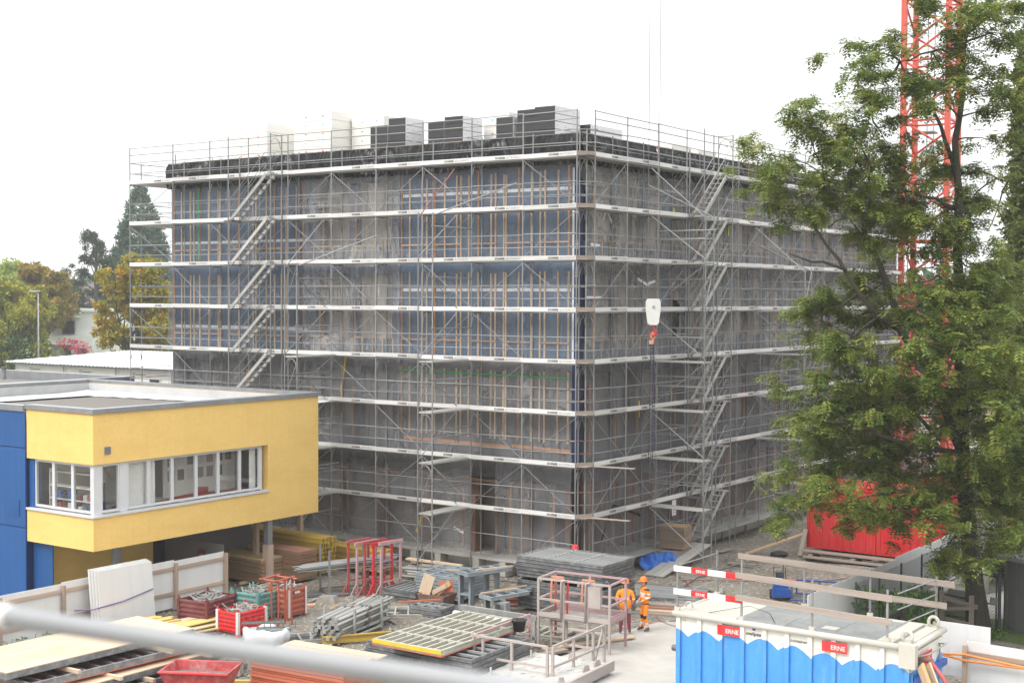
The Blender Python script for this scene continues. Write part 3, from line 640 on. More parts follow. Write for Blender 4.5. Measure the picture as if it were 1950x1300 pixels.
for p, q in (((-9.9, 8.08), (-1.3, 8.02)),): bar('green_rope', (p[0], BY - .2, p[1]), (q[0], BY - .2, q[1]), .04, .05, 'green_strap' if 'green_strap' in MT else M('green_strap', (.03, .35, .1), .6).name, bd)
bar('green_rope', (-22.36, BY - .2, 12.7), (-22.36, BY - .2, 16.3), .05, .05, 'green_strap', bd, (0, 1, 0))

# ------------------------------------------------------------------ scaffolding
SX = [-.42, -2.93, -5.45, -7.99, -10.53, -13.09, -15.69, -18.18, -20.72, -23.26, -26.38]
SY = [.64, 3.1, 5.6, 8.12, 10.64, 13.16, 15.66, 18.18, 20.7, 23.24, 25.78, 28.3, 30.84, 33.36, 35.9]
T1 = text_mesh('SCH\u00c4RER', .115, 'print_black', .004); T2 = text_mesh('BLITZGER\u00dcST', .115, 'print_grey', -.001)
TW = max(v.co.x for v in T1.vertices) + .05
def arch_mesh():
    b = MB()
    for s in (0, 1):
        pts = [(0, .0 + .02, -.62), (0, .1, -.3), (0, .22, -.12), (0, .35, -.08)]
        if s: pts = [(x, .7 - y, z) for x, y, z in pts]
        b.tube(pts, .017, 6)
    b.bar((0, 0, -.07), (0, .7, -.07), .045, .05)
    return b.mesh('frame_arch', 'galv', True)
ARCH = arch_mesh()
def toe(parent, p, q, right, out, seed):
    """white toe board between two standards with its printed name"""
    p, q = Vector(p), Vector(q); o = Vector(out)
    t = bar('toe_board', p, q, .03, .17, 'toe_white', parent)
    if seed % 6 != 5:
        e = (q if (q - p).dot(Vector(right)) > 0 else p); st = e - Vector(right) * (1.28 + .05 * (seed % 3)) + o * .02
        obj('lettering', T1, t, facing(st.x, st.y, st.z - .045, right)); s2 = st + Vector(right) * TW; obj('lettering', T2, t, facing(s2.x, s2.y, s2.z - .045, right))
    return t
def scaffold(name, label, P, out_axis, runs, end_hi):
    """P(a, d, z): a along the facade, d outwards from the wall side (0 = outer line, .7 = inner line)"""
    t = thing(name, label, 'scaffold', P((runs[0] + runs[-1]) / 2, .35, 0), local=False, group=None)
    right = (1, 0, 0) if out_axis == 'y' else (0, 1, 0); out = (0, -1, 0) if out_axis == 'y' else (1, 0, 0)
    n = len(runs)
    for i, a in enumerate(runs):
        ztop = LV[8] + 1.76
        rod('standard', P(a, 0, .07), P(a, 0, ztop), .028, 'galv', t)
        rod('standard', P(a, .7, .07), P(a, .7, LV[8] + 1.02), .028, 'galv', t)
        for d in (0, .7): box('base_plate', *sum(([c - .08, c + .08] for c in P(a, d, 0)[:2]), []), 0, .075, 'old_plank', t)
        for k, z in enumerate(LV):
            m = TR(*P(a, 0, z), 0 if out_axis == 'y' else R(90))
            obj('frame_arch', ARCH, t, m)
    for i in range(n - 1):
        a, b = runs[i], runs[i + 1]
        for k, z in enumerate(LV):
            for d in (.19, .52): bar('deck_plank', P(a, d, z - .035), P(b, d, z - .035), .31, .055, 'deck', t)
            if k > 0:
                dz = rs.uniform(-.006, .006)
                toe(t, P(a, -.03, z + .075 + dz), P(b, -.03, z + .075 + rs.uniform(-.018, .018)), right, out, i * 7 + k * 3)
            for hgt in ((.5, 1.0) if k < 8 else (.5, 1.0, 1.4, 1.72)): 
                if k == 0 and hgt < .6: continue
                rod('guard_rail', P(a, 0, z + hgt + rs.uniform(-.02, .02)), P(b, 0, z + hgt + rs.uniform(-.02, .02)), .02, 'galv', t, 'rod6')
            if k == 8 or (k in (3, 5, 7) and i % 3 != 1):
                for hgt in (.5, .95): rod('guard_rail', P(a, .7, z + hgt), P(b, .7, z + hgt), .015, 'galv', t, 'rod6')
            if k < 8:
                upward = (i + k) % 2 == 0 if i % 2 == 0 else (i + k) % 2 == 1
                upward = (k % 2 == 0) ^ (i % 2 == 0)
                p, q = (a, b) if upward else (b, a)
                if (i * 5 + k * 3) % 7 not in (2, 5): rod('diagonal_brace', P(p, .03, z + .12), P(q, .03, z + 1.9), .015, 'galv', t, 'rod6')
    return t
PL = lambda a, d, z: (a, d, z)
PR = lambda a, d, z: (-d, a, z)
sl = scaffold('facade_scaffold', 'grey tube scaffold with white toe boards along the blue-panelled facade', PL, 'y', SX, -23)
sr = scaffold('facade_scaffold', 'grey tube scaffold with white toe boards along the facade behind the tree', PR, 'x', SY, 30)
# end frame at the far left and the corner boards
for k, z in enumerate(LV[1:]):
    for hgt in (.5, 1.0): rod('guard_rail', (SX[-1], 0, z + hgt), (SX[-1], 2.6, z + hgt), .02, 'galv', sl, 'rod6')
    for y0 in (.8,): bar('deck_plank', (SX[-1] + .35, .75, z - .035), (SX[-1] + .35, 3.2, z - .035), .62, .055, 'deck', sl); bar('deck_plank', (SX[-1] + 1.05, .75, z - .03), (SX[-1] + 1.05, 3.2, z - .03), .62, .055, 'deck', sl)
    c = box('corner_board', -.46, .02, .08, .62, z + .0, z + .03, 'old_plank', sr)
    bar('corner_board', (-.42, -.02, z + .08), (.02, .6, z + .08), .03, .17, 'old_plank', sr)
    for hgt in (.5, 1.0): rod('guard_rail', (-.8, -.1, z + hgt), (.12, .62, z + hgt), .02, 'rusty' if k < 3 else 'galv', sr, 'rod6')
for y in (2.9, 5.4): rod('standard', (SX[-1], y, .05), (SX[-1], y, LV[8] + 1.7), .028, 'galv', sl); rod('standard', (SX[-1] + 1.5, y, .05), (SX[-1] + 1.5, y, LV[8]), .028, 'galv', sl)
for i, (a, z) in enumerate([(-2.6, 2.72), (-.7, 4.72), (-.9, 2.71)]): bar('loose_plank', (a + 1, .3, z), (a + 2.6, .55, z), .2, .03, 'old_plank', sl)

def buttress(label, px, py, along, levels, ztop, group):
    """short outrigger bay at right angles to the facade: two standards, white platforms, rails and braces"""
    t = thing('scaffold_outrigger', label, 'scaffold', (px, py, 0), group=group)
    if along == 'y': P = lambda a, d, z: (a, -d, z)
    else: P = lambda a, d, z: (d, a, z)
    for a in (0, .72):
        rod('standard', P(a, 2.5, .07), P(a, 2.5, ztop), .028, 'galv', t)
        box('base_plate', *sum(([c - .1, c + .1] for c in P(a, 2.5, 0)[:2]), []), 0, .075, 'old_plank', t)
    for z in levels:
        bar('platform', P(.2, .06, z), P(.2, 2.5, z), .31, .06, 'deck', t); bar('platform', P(.53, .06, z), P(.53, 2.5, z), .31, .06, 'deck', t)
        b = MB()
        for s in (0, 1):
            pts = [(.03 if not s else .69, -.6), (.1 if not s else .62, -.25), (.25 if not s else .47, -.1), (.36, -.08)]
            b.tube([P(a, 2.5, z + dz) for a, dz in pts], .017, 6)
        b.build('frame_arch', 'galv', t, smooth=True)
        for a in (0, .72):
            rod('guard_rail', P(a, 0, z + 1.), P(a, 2.5, z + 1.), .02, 'galv', t, 'rod6')
    for i, z in enumerate(LV[:-2]):
        if z + 2 < ztop + .3:
            p, q = (0, 2.5) if i % 2 else (2.5, 0)
            rod('diagonal_brace', P(0, p, z + .1), P(0, q, z + 1.9), .02, 'galv', t, 'rod6')
            if i % 2: rod('diagonal_brace', P(0, 2.5, z + .2), P(.72, 2.5, z + 1.8), .02, 'galv', t, 'rod6')
            rod('tie_tube', P(.72, -.1, z + 1.3), P(.72, 2.6, z + 1.3), .028, 'galv', t)
    rod('raking_tube', P(.72, 2.4, ztop - .1), P(3.0 if along == 'y' else -.4, .05, ztop + 1.2), .028, 'galv', t)
    rod('raking_tube', P(0, 2.5, ztop - .2), P(-.1, .05, ztop + 1.9), .0242, 'red_lead' if along == 'y' and px > -8 else 'galv', t)
    return t
buttress('outrigger scaffold bay with white platforms jutting out between ground-floor door and red frames', -6.15, -.06, 'y', [2.66, 4.66, 6.66, 8.66], 14.5, 'outrigger bays')
buttress('outrigger scaffold bay partly hidden behind the yellow school wall corner', -13.4, -.06, 'y', [2.66, 4.66, 6.66, 8.66], 12.6, 'outrigger bays')
buttress('outrigger scaffold bay reaching the ground beside the crane hook chain', .06, 4.95, 'x', [2.6, 4.6, 6.6, 8.6, 12.6], 14.6, 'outrigger bays')
buttress('outrigger scaffold bay half hidden by the locust tree, nearest the red container', .06, 14.9, 'x', [2.6, 4.6, 6.6, 8.6, 10.6], 12.6, 'outrigger bays')

def stairs(label, P, a0, a1, levels, bottom):
    t = thing('stair_tower', label, 'stairs', P((a0 + a1) / 2, .4, 0), local=False, group='scaffold stair towers')
    for a in (a0 - .12, a1 + .35):
        for d in (.08, .78):
            rod('standard', P(a, d, .05), P(a, d, LV[8] + (1.75 if a > a0 or d > .5 else .9)), .028, 'galv', t)
    top = MB()
    a = a1 + .3
    top.tube([P(a, .08, LV[8] + 1.7), P(a, .78, LV[8] + 1.7)], .02, 6); top.tube([P(a, .1, LV[8] + 1.1), P(a, .2, LV[8] + 1.45), P(a, .43, LV[8] + 1.58), P(a, .66, LV[8] + 1.45), P(a, .76, LV[8] + 1.1)], .017, 6)
    top.build('top_frame', 'galv', t, smooth=True)
    for z in levels:
        fl = MB()
        for d in (.16, .7): fl.bar(P(a0, d, z - 2 + .05), P(a1, d, z - .02), .045, .15)
        f = fl.build('stringer', 'deck', t)
        for k in range(8):
            u = (k + .6) / 8.4; aa = a0 + (a1 - a0) * u; zz = z - 2 + .05 + 1.93 * u
            bar('tread', P(aa, .17, zz), P(aa, .69, zz), .2, .035, 'deck', f)
        for d in (.12, .74):
            rod('handrail', P(a0, d, z - 2 + 1.0), P(a1, d, z + .95), .016, 'galv', t, 'rod6'); rod('handrail', P(a0, d, z - 2 + .55), P(a1, d, z + .5), .016, 'galv', t, 'rod6')
        box('landing', *sum(([min(u, v), max(u, v)] for u, v in zip(P(a1, .1, 0)[:2], P(a1 + .4, .76, 0)[:2])), []), z - .06, z - .01, 'deck', t)
        box('landing', *sum(([min(u, v), max(u, v)] for u, v in zip(P(a0 - .45, .1, 0)[:2], P(a0 + .05, .76, 0)[:2])), []), z - 2.06, z - 2.01, 'galv_dark', t)
    return t
stairs('aluminium scaffold stairs climbing above the flat roof of the yellow school', lambda a, d, z: (a, -d, z), -18.55, -16.35, LV[2:], 0)
stairs('aluminium scaffold stairs climbing beside the crane hook to the roof', lambda a, d, z: (d, a, z), 8.35, 10.6, LV[1:], 0)

# ------------------------------------------------------------------ insulation stacks on the roof
RZ = 17.31
def insul_stack(label, x, y, w_, d, h, dark, n=5, rz=0, group='insulation stacks on the roof', z0=RZ):
    h *= .93; t = thing('insulation_stack', label, 'insulation', (x, y, z0), rz, group=group)
    bar('pallet', (-w_ / 2, 0, .06), (w_ / 2, 0, .06), d * .95, .12, 'old_plank', t)
    ph = (h - .12) / n
    for k in range(n):
        p = box('pack', -w_ / 2, w_ / 2, -d / 2, d / 2, .12 + k * ph, .12 + (k + 1) * ph - .012, 'insul_black' if dark else 'insul_cream', t)
        if dark:   # printed wrapping covers the long sides
            q = MB(); q.rng(w_ / 2 + .002, w_ / 2 + .006, -d / 2, d / 2, .125 + k * ph, .12 + (k + 1) * ph - .018); q.build('wrapping', 'insul_wrap', p)
            q = MB()
            for j in range(3): q.rng(w_ / 2 + .008, w_ / 2 + .01, -d / 2 + .12 + j * d / 3, -d / 2 + .16 + j * d / 3, .12 + (k + .4) * ph, .12 + (k + .55) * ph)
            q.build('print', 'print_red', p)
        else:
            q = MB()
            for j in range(2):
                xx = -w_ / 2 + (.3 + .45 * j) * w_
                q.rng(xx, xx + .1, -d / 2 - .005, -d / 2 - .002, .12 + (k + .4) * ph, .12 + (k + .55) * ph)
            q.build('print', 'print_red' if k % 2 else 'print_cyan', p)
    return t
insul_stack('low dark-ended insulation stack beside the cream packs on the roof', -12.6, 3.2, 1.0, 1.2, 1.66, True, 4)
insul_stack('tall dark-ended insulation stack, leftmost of the tall ones on the roof', -11.5, 3.2, .97, 1.3, 1.95, True, 5)
insul_stack('narrow dark insulation stack set back between two tall roof stacks', -10.0, 4.4, .5, 1.2, 1.75, True, 5)
insul_stack('dark-ended insulation stack right of the set-back narrow one on the roof', -9.35, 3.2, .87, 1.2, 1.6, True, 4)
insul_stack('dark-ended insulation stack touching the cream pack in mid roof', -8.3, 3.2, .99, 1.4, 1.78, True, 5)
insul_stack('dark-ended insulation stack right of the cream pack in mid roof', -5.65, 3.2, .86, 1.3, 1.55, True, 4)
insul_stack('tall dark-ended insulation stack, left one of the corner pair', -4.5, 3.2, 1.0, 1.3, 1.8, True, 5)
insul_stack('tall dark-ended insulation stack, right one of the corner pair', -3.42, 3.2, 1.0, 1.9, 1.82, True, 5)
insul_stack('dark-ended insulation stack just round the roof corner', -3.0, 5.6, 1.0, 2.6, 1.2, True, 4)
insul_stack('large cream insulation stack, leftmost on the roof', -21.8, 5.0, 2.6, 3.0, 2.5, False, 5)
insul_stack('small cream insulation stack behind the stair top on the roof', -19.0, 6.4, 1.6, 2.0, 2.2, False, 4)
insul_stack('large high cream insulation stack in the middle of the left roof', -17.3, 5.0, 2.4, 3.4, 2.75, False, 6)
insul_stack('cream insulation stack next to the dark-ended ones on the roof', -15.0, 5.6, 2.0, 2.0, 2.5, False, 5)
insul_stack('single cream insulation pack between the dark-ended roof stacks', -7.4, 5.0, 1.35, 1.2, 2.1, False, 3)
for i, (y, h) in enumerate([(11.0, .85), (13.5, .8), (18.5, .7), (22.5, .75)]):
    insul_stack(['white wrapped insulation pack along the right roof edge, nearest the corner', 'white wrapped insulation pack behind the short roof posts', 'white wrapped insulation pack behind the second stair top', 'white wrapped insulation pack, farthest along the right roof edge'][i], -2.4, y, 1.2, 1.8, h, False, 2)
for i, x in enumerate((-13.0, -9.6, -7.4, -5.0, -4.0)):
    o = sheet('plastic_wrap', (x - .6, 2.15, 17.5), (1.3, 0, 0), (0, .4, .32), 14, 8, 'insul_wrap', None, .06, 4, None, 400 + i, (0, -.5, .8))
    tag(o, ['crumpled white wrapping under the low roof stack', 'crumpled white wrapping under the mid roof stacks', 'printed white wrapping under the cream roof pack', 'crumpled white wrapping under the left corner stack', 'crumpled white wrapping under the right corner stack'][i], 'wrapping', 'wrapping on the roof edge')

# ------------------------------------------------------------------ the yellow school wing on columns
X0 = -10.17
sb = thing('school_wing', 'yellow rendered school wing on columns with corner window and flat roof', 'building', (-15, -9.5, 0), local=False)
b = MB()
b.rng(X0 - .35, X0, -15.0, -3.96, 5.47, 7.22)                       # above the window band
b.rng(X0 - .35, X0, -15.0, -3.96, 2.53, 3.72)                       # below
b.rng(X0 - .35, X0, -6.78, -3.96, 3.72, 5.47)                       # right of it
b.rng(-13.8, X0 - .35, -15.0, -14.65, 5.47, 7.22); b.rng(-13.8, X0 - .35, -15.0, -14.65, 2.53, 3.72)
b.rng(-24.1, X0 - .35, -4.3, -3.96, 2.53, 7.22)
b.build('wall', 'render_yellow', sb)
b = MB(); b.rng(-24.1, X0 - .05, -14.95, -4.0, 2.56, 2.9); b.build('floor_slab', 'room_wall', sb)
b = MB(); b.rng(-24.1, X0 - .1, -14.9, -4.05, 6.45, 6.7); b.build('ceiling', 'room_wall', sb)
b = MB(); b.rng(-13.3, -13.15, -14.2, -4.3, 2.9, 6.45); b.build('back_wall', 'room_wall', sb)
b = MB(); b.rng(-24.0, X0 - .3, -14.7, -4.2, 6.74, 6.8); b.build('roof_gravel', 'roof_gravel', sb)
# roof edge: coping strips, fleece upstands
for (x0, x1, y0, y1) in ((X0 - .36, X0 + .07, -15.06, -3.86), (-13.85, X0 - .36, -15.06, -14.62), (-24.3, X0 - .36, -4.28, -3.86), (-24.5, -24.1, -15, -4.28)):
    b = MB(); b.rng(x0, x1, y0, y1, 7.2, 7.36); b.build('coping', 'coping', sb)
b = MB(); b.rng(-40, -13.85, -15.1, -14.7, 7.12, 7.32); b.build('coping', 'coping', sb)
sheet('roof_fleece', (-24.08, -4.42, 6.76), (13.5, 0, 0), (0, .06, .45), 90, 6, 'roof_fleece', sb, .03, 2, None, 51, (0, -1, .2))
sheet('roof_fleece', (-23.98, -14.6, 6.76), (0, 10.3, 0), (-.06, 0, .46), 70, 6, 'roof_fleece', sb, .06, 2.4, None, 52, (1, 0, .2))
sheet('roof_fleece', (-23.9, -6.6, 6.83), (13.3, 1.7, 0), (0, 2.1, .08), 60, 12, 'roof_fleece', sb, .03, 1, None, 53, (0, 0, 1))
sheet('roof_fleece', (-23.9, -14.6, 6.84), (2.6, 0, .02), (0, 8.4, 0), 14, 50, 'roof_fleece', sb, .03, 1, None, 54, (0, 0, 1))
# window band
def window(name, p, q, parent, z0=3.78, z1=5.45):
    """one light of the band between p and q (x, y): frame bars and a pane"""
    f = MB(); dx, dy = q[0] - p[0], q[1] - p[1]; L = math.hypot(dx, dy); ux, uy = dx / L, dy / L
    for a in (.035, L - .035): f.bar((p[0] + ux * a, p[1] + uy * a, z0), (p[0] + ux * a, p[1] + uy * a, z1), .07, .09, (uy, -ux, 0))
    for z in (z0 + .04, z1 - .04): f.bar((p[0] + ux * .07, p[1] + uy * .07, z), (q[0] - ux * .07, q[1] - uy * .07, z), .09, .08)
    w_ = f.build(name, 'win_frame', parent)
    g_ = MB(); g_.bar((p[0] + ux * .06, p[1] + uy * .06, (z0 + z1) / 2), (q[0] - ux * .06, q[1] - uy * .06, (z0 + z1) / 2), .012, z1 - z0 - .12); g_.build('pane', 'glass', w_)
    return w_
WX, WY = X0 - .17, -14.83
ys_ = [-14.58, -13.79, -13.47, -12.52, -11.44, -10.31, -9.23, -8.14, -7.08]
for i in range(len(ys_) - 1):
    if i == 1: continue
    window('window', (WX, ys_[i]), (WX, ys_[i + 1]), sb)
b = MB(); b.rng(WX - .07, WX + .07, -13.8, -13.47, 3.74, 5.47); b.rng(WX - .08, WX + .08, -14.9, -14.57, 3.74, 5.47); b.rng(WX - .06, WX + .06, -7.08, -7.0, 3.74, 5.47)
b.build('window_post', 'win_frame', sb)
xs_ = [-13.5, -12.48, -11.44, -10.42]
for i in range(3): window('window', (xs_[i], WY), (xs_[i + 1], WY), sb)
box('window_reveal', -13.8, -13.5, -14.9, -14.6, 3.7, 5.48, 'panel_blue', sb)
b = MB(); b.rng(WX - .1, X0 + .06, -15.06, -6.74, 3.66, 3.73); b.rng(-13.8, WX - .1, -15.06, -14.72, 3.66, 3.73); b.build('window_sill', 'win_frame', sb)
b = MB(); b.rng(X0 + .002, X0 + .05, -14.53, -14.3, 5.8, 6.05)
for k in range(4): b.rng(X0 + .05, X0 + .075, -14.52, -14.31, 5.83 + k * .055, 5.86 + k * .055)
b.build('wall_vent', 'coping', sb)
# blue panelled stair part, panel by panel
bk = []
for (x0, x1, z0, z1) in ((-15.6, -13.83, 5.83, 7.1), (-15.6, -13.83, 3.0, 5.8), (-15.6, -13.83, .1, 2.97), (-17.5, -15.63, 5.83, 7.1), (-17.5, -15.63, 3.0, 5.8), (-17.5, -15.63, .1, 2.97), (-13.8, -12.72, .1, 2.5)):
    y = -15.05 if x1 < -13 else -14.75
    bk.append(box('facade_panel', x0, x1, y, y + .05, z0, z1, 'panel_blue', sb))
b = MB(); b.rng(-24, -13.85, -15.0, -4.3, 0, 6.7); b.build('wall', 'membrane_navy', sb)
v_ = MB()
for k in range(7): v_.rng(-14.72, -14.2, -15.085, -15.055, 3.42 + k * .075, 3.46 + k * .075)
v_.rng(-14.76, -14.16, -15.075, -15.052, 3.37, 3.98); v_.build('vent_grille', 'panel_blue', bk[1])
# undercroft
b = MB(); b.rng(-13.7, -13.5, -14.6, -6.5, 0, 2.56); b.build('undercroft_wall', 'render_yellow', sb)
box('undercroft_door', -13.5, -13.46, -9.6, -8.7, 0, 2.1, 'dark_window', sb); box('door_frame', -13.49, -13.45, -8.7, -8.6, 0, 2.2, 'render_yellow', sb)
for (x, y) in ((-10.4, -6.55), (-11.2, -13.2)):
    c_ = bar('column', (x, y, 0), (x, y, 2.55), .24, .24, 'coping', sb)
for k, (dx, dy) in enumerate(((-.14, 0), (.14, 0), (0, -.14), (0, .14))):
    bar('column_guard', (-10.4 + dx, -6.55 + dy, .02), (-10.4 + dx, -6.55 + dy, 1.55), .28 if dy else .03, .03 if dy else .28, 'post_wood', sb, (0, 1, 0))
# room contents
for i, (y0, y1, lb) in enumerate([(-13.42, -12.5, 'white curtain drawn across the second school window light'), (-12.45, -12.1, 'narrow white curtain bunched at the third school window'), (-7.5, -7.15, 'white curtain bunched at the end of the school window band')]):
    tag(sheet('curtain', (WX - .13, y0, 3.3), (0, y1 - y0, 0), (0, 0, 2.2), 40, 2, 'curtain', None, .05, 9, None, 60 + i, (1, 0, 0)), lb, 'curtain', 'curtains in the school room')
M('table_red', (.42, .06, .06), .4)
t = thing('curved_table', 'long grey table with red curved edge inside the school room', 'table', (-11.75, -10, 2.9))
pl = [(-.5 + .25 * math.sin(k * .6), -3.3 + k * .5) for k in range(14)]
b = MB(); b.prism(pl + [(x + .9, y) for x, y in pl[::-1]], .78, .82); b.build('tabletop', 'room_wall', t)
b = MB(); b.tube([(x + .9, y, .8) for x, y in pl], .06, 6); b.build('edge', 'table_red', t)
for k in range(3): box('leg', .0, .35, -2.8 + k * 2.6, -2.75 + k * 2.6, 0, .78, 'table_red', t)
t = thing('shelf_unit', 'white shelf of coloured boxes behind the corner window', 'shelf', (-12.0, -14.35, 2.9))
for z in (.05, .75, 1.15, 1.6, 2.1): box('shelf', -1.2, 1.2, -.15, .2, z, z + .04, 'cabin_white', t)
for x in (-1.2, 1.2): box('side', x - .02, x + .02, -.15, .2, 0, 2.2, 'cabin_white', t)
for k in range(16):
    x = -1.1 + (k % 8) * .28; z = (.79, 1.19)[k // 8]; hh = random.uniform(.15, .3)
    box('box', x, x + .2, -.1, .15, z, z + hh, random.choice(['paint_teal', 'paint_darkred', 'paint_blue', 'insul_wrap', 'table_red', 'cloth_dark']), t)
for i, (x, y, m) in enumerate([(-11.3, -14.0, 'paint_blue'), (-10.9, -13.3, 'table_red'), (-11.2, -9.2, 'table_red')]):
    t = thing('chair', ['blue school chair by the corner window', 'red school chair behind the first window light', 'red school chair in the middle of the school room'][i], 'chair', (x, y, 2.9), .4 * i, group='school chairs')
    box('seat', -.22, .22, -.22, .22, .43, .46, m, t); box('backrest', -.22, .22, .2, .23, .55, 1.1, m, t)
    for sx in (-1, 1):
        for sy in (-1, 1): rod('leg', (sx * .2, sy * .2, 0), (sx * .19, sy * .19, .43), .014, 'galv', t, 'rod6')
nb_ = thing('display_board', 'pale display board with papers behind the right school windows', 'board', (-11.75, -8.6, 2.9), local=False); box('board', -11.8, -11.75, -10.6, -7.0, 3.3, 5.9, 'room_wall', nb_)
for k in range(14): box('paper', -11.748, -11.743, -10.4 + (k % 7) * .48, -10.08 + (k % 7) * .48, 4.3 + .55 * (k // 7), 4.7 + .55 * (k // 7), random.choice(['coping', 'insul_wrap', 'paint_white', 'hoard_shade_grey']), nb_)
for y in (-10.5, -7.1): bar('stand', (-11.78, y, 2.9), (-11.78, y, 3.3), .05, .05, 'galv', nb_, (0, 1, 0))
t = thing('lamp', 'white conical lamp behind the first school window light', 'lamp', (-11.6, -13.4, 2.9))
b = MB(); b.lathe([(.32, 1.75), (.05, 2.15), (.0, 2.15)], 12); b.build('lamp_shade', 'curtain', t); rod('lamp_stand', (0, 0, 0), (0, 0, 2.1), .015, 'galv', t); b = MB(); b.lathe([(.15, 0), (.15, .03), (0, .03)], 12); b.build('base', 'galv', t)

# lower wing behind the school, with gravel roof
wg = thing('school_annex', 'low grey annex with gravel roof and parapet behind the yellow school', 'building', (-35, -6, 0), local=False)
b = MB(); b.rng(-48, -26.9, -14.9, .3, 0, 6.7); b.build('wall', 'coping', wg)
b = MB(); b.rng(-47.8, -27.2, -14.8, .1, 6.71, 6.76); b.build('roof', 'roof_gravel', wg)
b = MB(); b.rng(-48, -26.7, .1, .5, 6.7, 7.2); b.rng(-27.15, -26.7, -14.9, .1, 6.7, 7.2); b.build('parapet', 'coping', wg)
b = MB(); b.lathe([(.12, 6.7), (.12, 7.3), (.0, 7.3)], 10, -35.8, -.6); p_ = b.build('vent_pipe', 'galv', wg); b = MB(); b.lathe([(.15, 7.3), (.15, 7.42), (0, 7.42)], 10, -35.8, -.6); b.build('cap', 'galv_dark', p_)

# ------------------------------------------------------------------ site fence: white hoarding with timber posts
def hoarding(label, p, q, h, side, posts=True, n=None, group=None, mat='hoard_white'):
    """p, q: ends on the ground; side: +1 / -1 where the timber stands; panels, posts and rails are parts"""
    p, q = Vector((*p, 0)), Vector((*q, 0)); d = q - p; L = d.length; d.normalize(); nr = Vector((-d.y, d.x, 0)) * side
    t = thing('hoarding', label, 'hoarding', p, local=False, group=group)
    n = n or max(1, round(L / 2.5))
    for i in range(n):
        a, c = p + d * (L * i / n + .003), p + d * (L * (i + 1) / n - .003); dz = random.uniform(-.04, .04)
        bar('panel', a + Vector((0, 0, h / 2 + dz)), c + Vector((0, 0, h / 2 + dz)), .027, h, mat, t)
        if posts:
            for z in (h * .85, h * .33): bar('rail', a + nr * .05 + Vector((0, 0, z)), c + nr * .05 + Vector((0, 0, z)), .06, .12, 'post_wood', t)
    if posts:
        for i in range(n + 1):
            a = p + d * (L * i / n) + nr * .12
            bar('post', a, a + Vector((0, 0, h - .06)), .13, .1, 'post_wood', t, d)
    return t
hoarding('white hoarding with timber posts in front of the yellow school', (-10.05, -9.2), (-10.05, -26), 1.72, 1)
hoarding('white hoarding under the yellow school, shade painted in, dark red sign on it', (-13.4, -9.1), (-10.15, -9.1), 1.9, -1, False, mat='hoard_shade_grey')  # boards are white; their dark grey paints in the shade below the soffit
hoarding('short boarding with shade painted in, under the school along the column line', (-13.3, -4.6), (-13.3, -9.0), 2.3, 1, False, mat='hoard_shade_grey')
sg = thing('wall_sign', 'dark red square sign on the shaded white hoarding', 'sign', (-11.3, -9.16, 1.25), local=False); box('plate', -11.5, -11.1, -9.15, -9.13, 1.25, 1.65, 'paint_darkred', sg)
sg_t = text_mesh('ERNE', .09, 'paint_white', .002); obj('lettering', sg_t, sg, facing(-11.43, -9.155, 1.4, (1, 0, 0)))
for (x, y) in ((-11.4, -6.2), (-11.9, -3.2)): 
    pb = bar('timber_prop', (x, y, 0), (x, y, 2.5), .2, .16, 'post_wood', None, (0, 1, 0)); tag(pb, 'timber prop under the school soffit ' + ('next to the plywood stack' if x > -11.6 else 'farther back by the barrier'), 'prop', 'timber props')
# white boards leaning on the hoarding
for i in range(4):
    o = obj('white_board', unit('box', 'hoard_white'), None, TR(-9.62 + .055 * i, -14.35 + .05 * i, 1.03 - .01 * i, R(90), R(0), R(0)) @ Matrix.Rotation(R(-6), 4, 'X') @ Matrix.Diagonal((2.45 - .05 * i, .045, 2.1 - .04 * i, 1)))
    tag(o, ['white insulation board at the back of those strapped to the hoarding', 'second white board strapped to the hoarding', 'third white board strapped to the hoarding', 'foremost white board strapped against the hoarding'][i], 'board', 'white boards leaning on the hoarding')
b = MB(); b.tube([(-9.9, -16.0, .75), (-9.42, -15.6, .78), (-9.36, -14.4, .86), (-9.42, -13.1, 1.05), (-9.85, -12.9, 1.12)], .022, 6); tag(b.build('strap', 'strap_purple' if 'strap_purple' in MT else M('strap_purple', (.2, .13, .3), .6).name, smooth=True), 'purple lashing strap around the leaning white boards', 'strap')

# ------------------------------------------------------------------ far left: cabins, canopy, houses, lamp
def cabin(label, x, y, z, grp):
    t = thing('site_cabin', label, 'cabin', (x, y, z), group=grp)
    b = MB(); b.rng(-3, 3, -1.2, 1.2, .12, 2.5); b.build('body', 'cabin_white', t)
    b = MB(); b.rng(-3.05, 3.05, -1.25, 1.25, 2.5, 2.62); b.rng(-3.05, 3.05, -1.25, 1.25, 0, .12); b.build('rim', 'hoard_white', t)
    for sx in (-1, 1):
        for sy in (-1, 1): b = MB(); b.rng(min(sx * 2.9, sx * 3.05), max(sx * 2.9, sx * 3.05), min(sy * 1.1, sy * 1.25), max(sy * 1.1, sy * 1.25), .12, 2.5); b.build('corner_post', 'hoard_white', t)
    f = box('window', .6, 1.9, -1.26, -1.2, .95, 2.1, 'hoard_white', t); box('pane', .7, 1.8, -1.27, -1.262, 1.05, 2.0, 'dark_window', f)
    b = MB(); b.tube([(-1.05 + .12 * math.cos(k), -1.262, 2.25 + .12 * math.sin(k)) for k in np.linspace(0, 5.6, 12)], .018, 5); b.build('emblem', 'print_grey', t)
    q = MB(); q.rng(-.85, .2, -1.266, -1.262, 2.22, 2.28); q.build('print', 'print_grey', t)
    return t
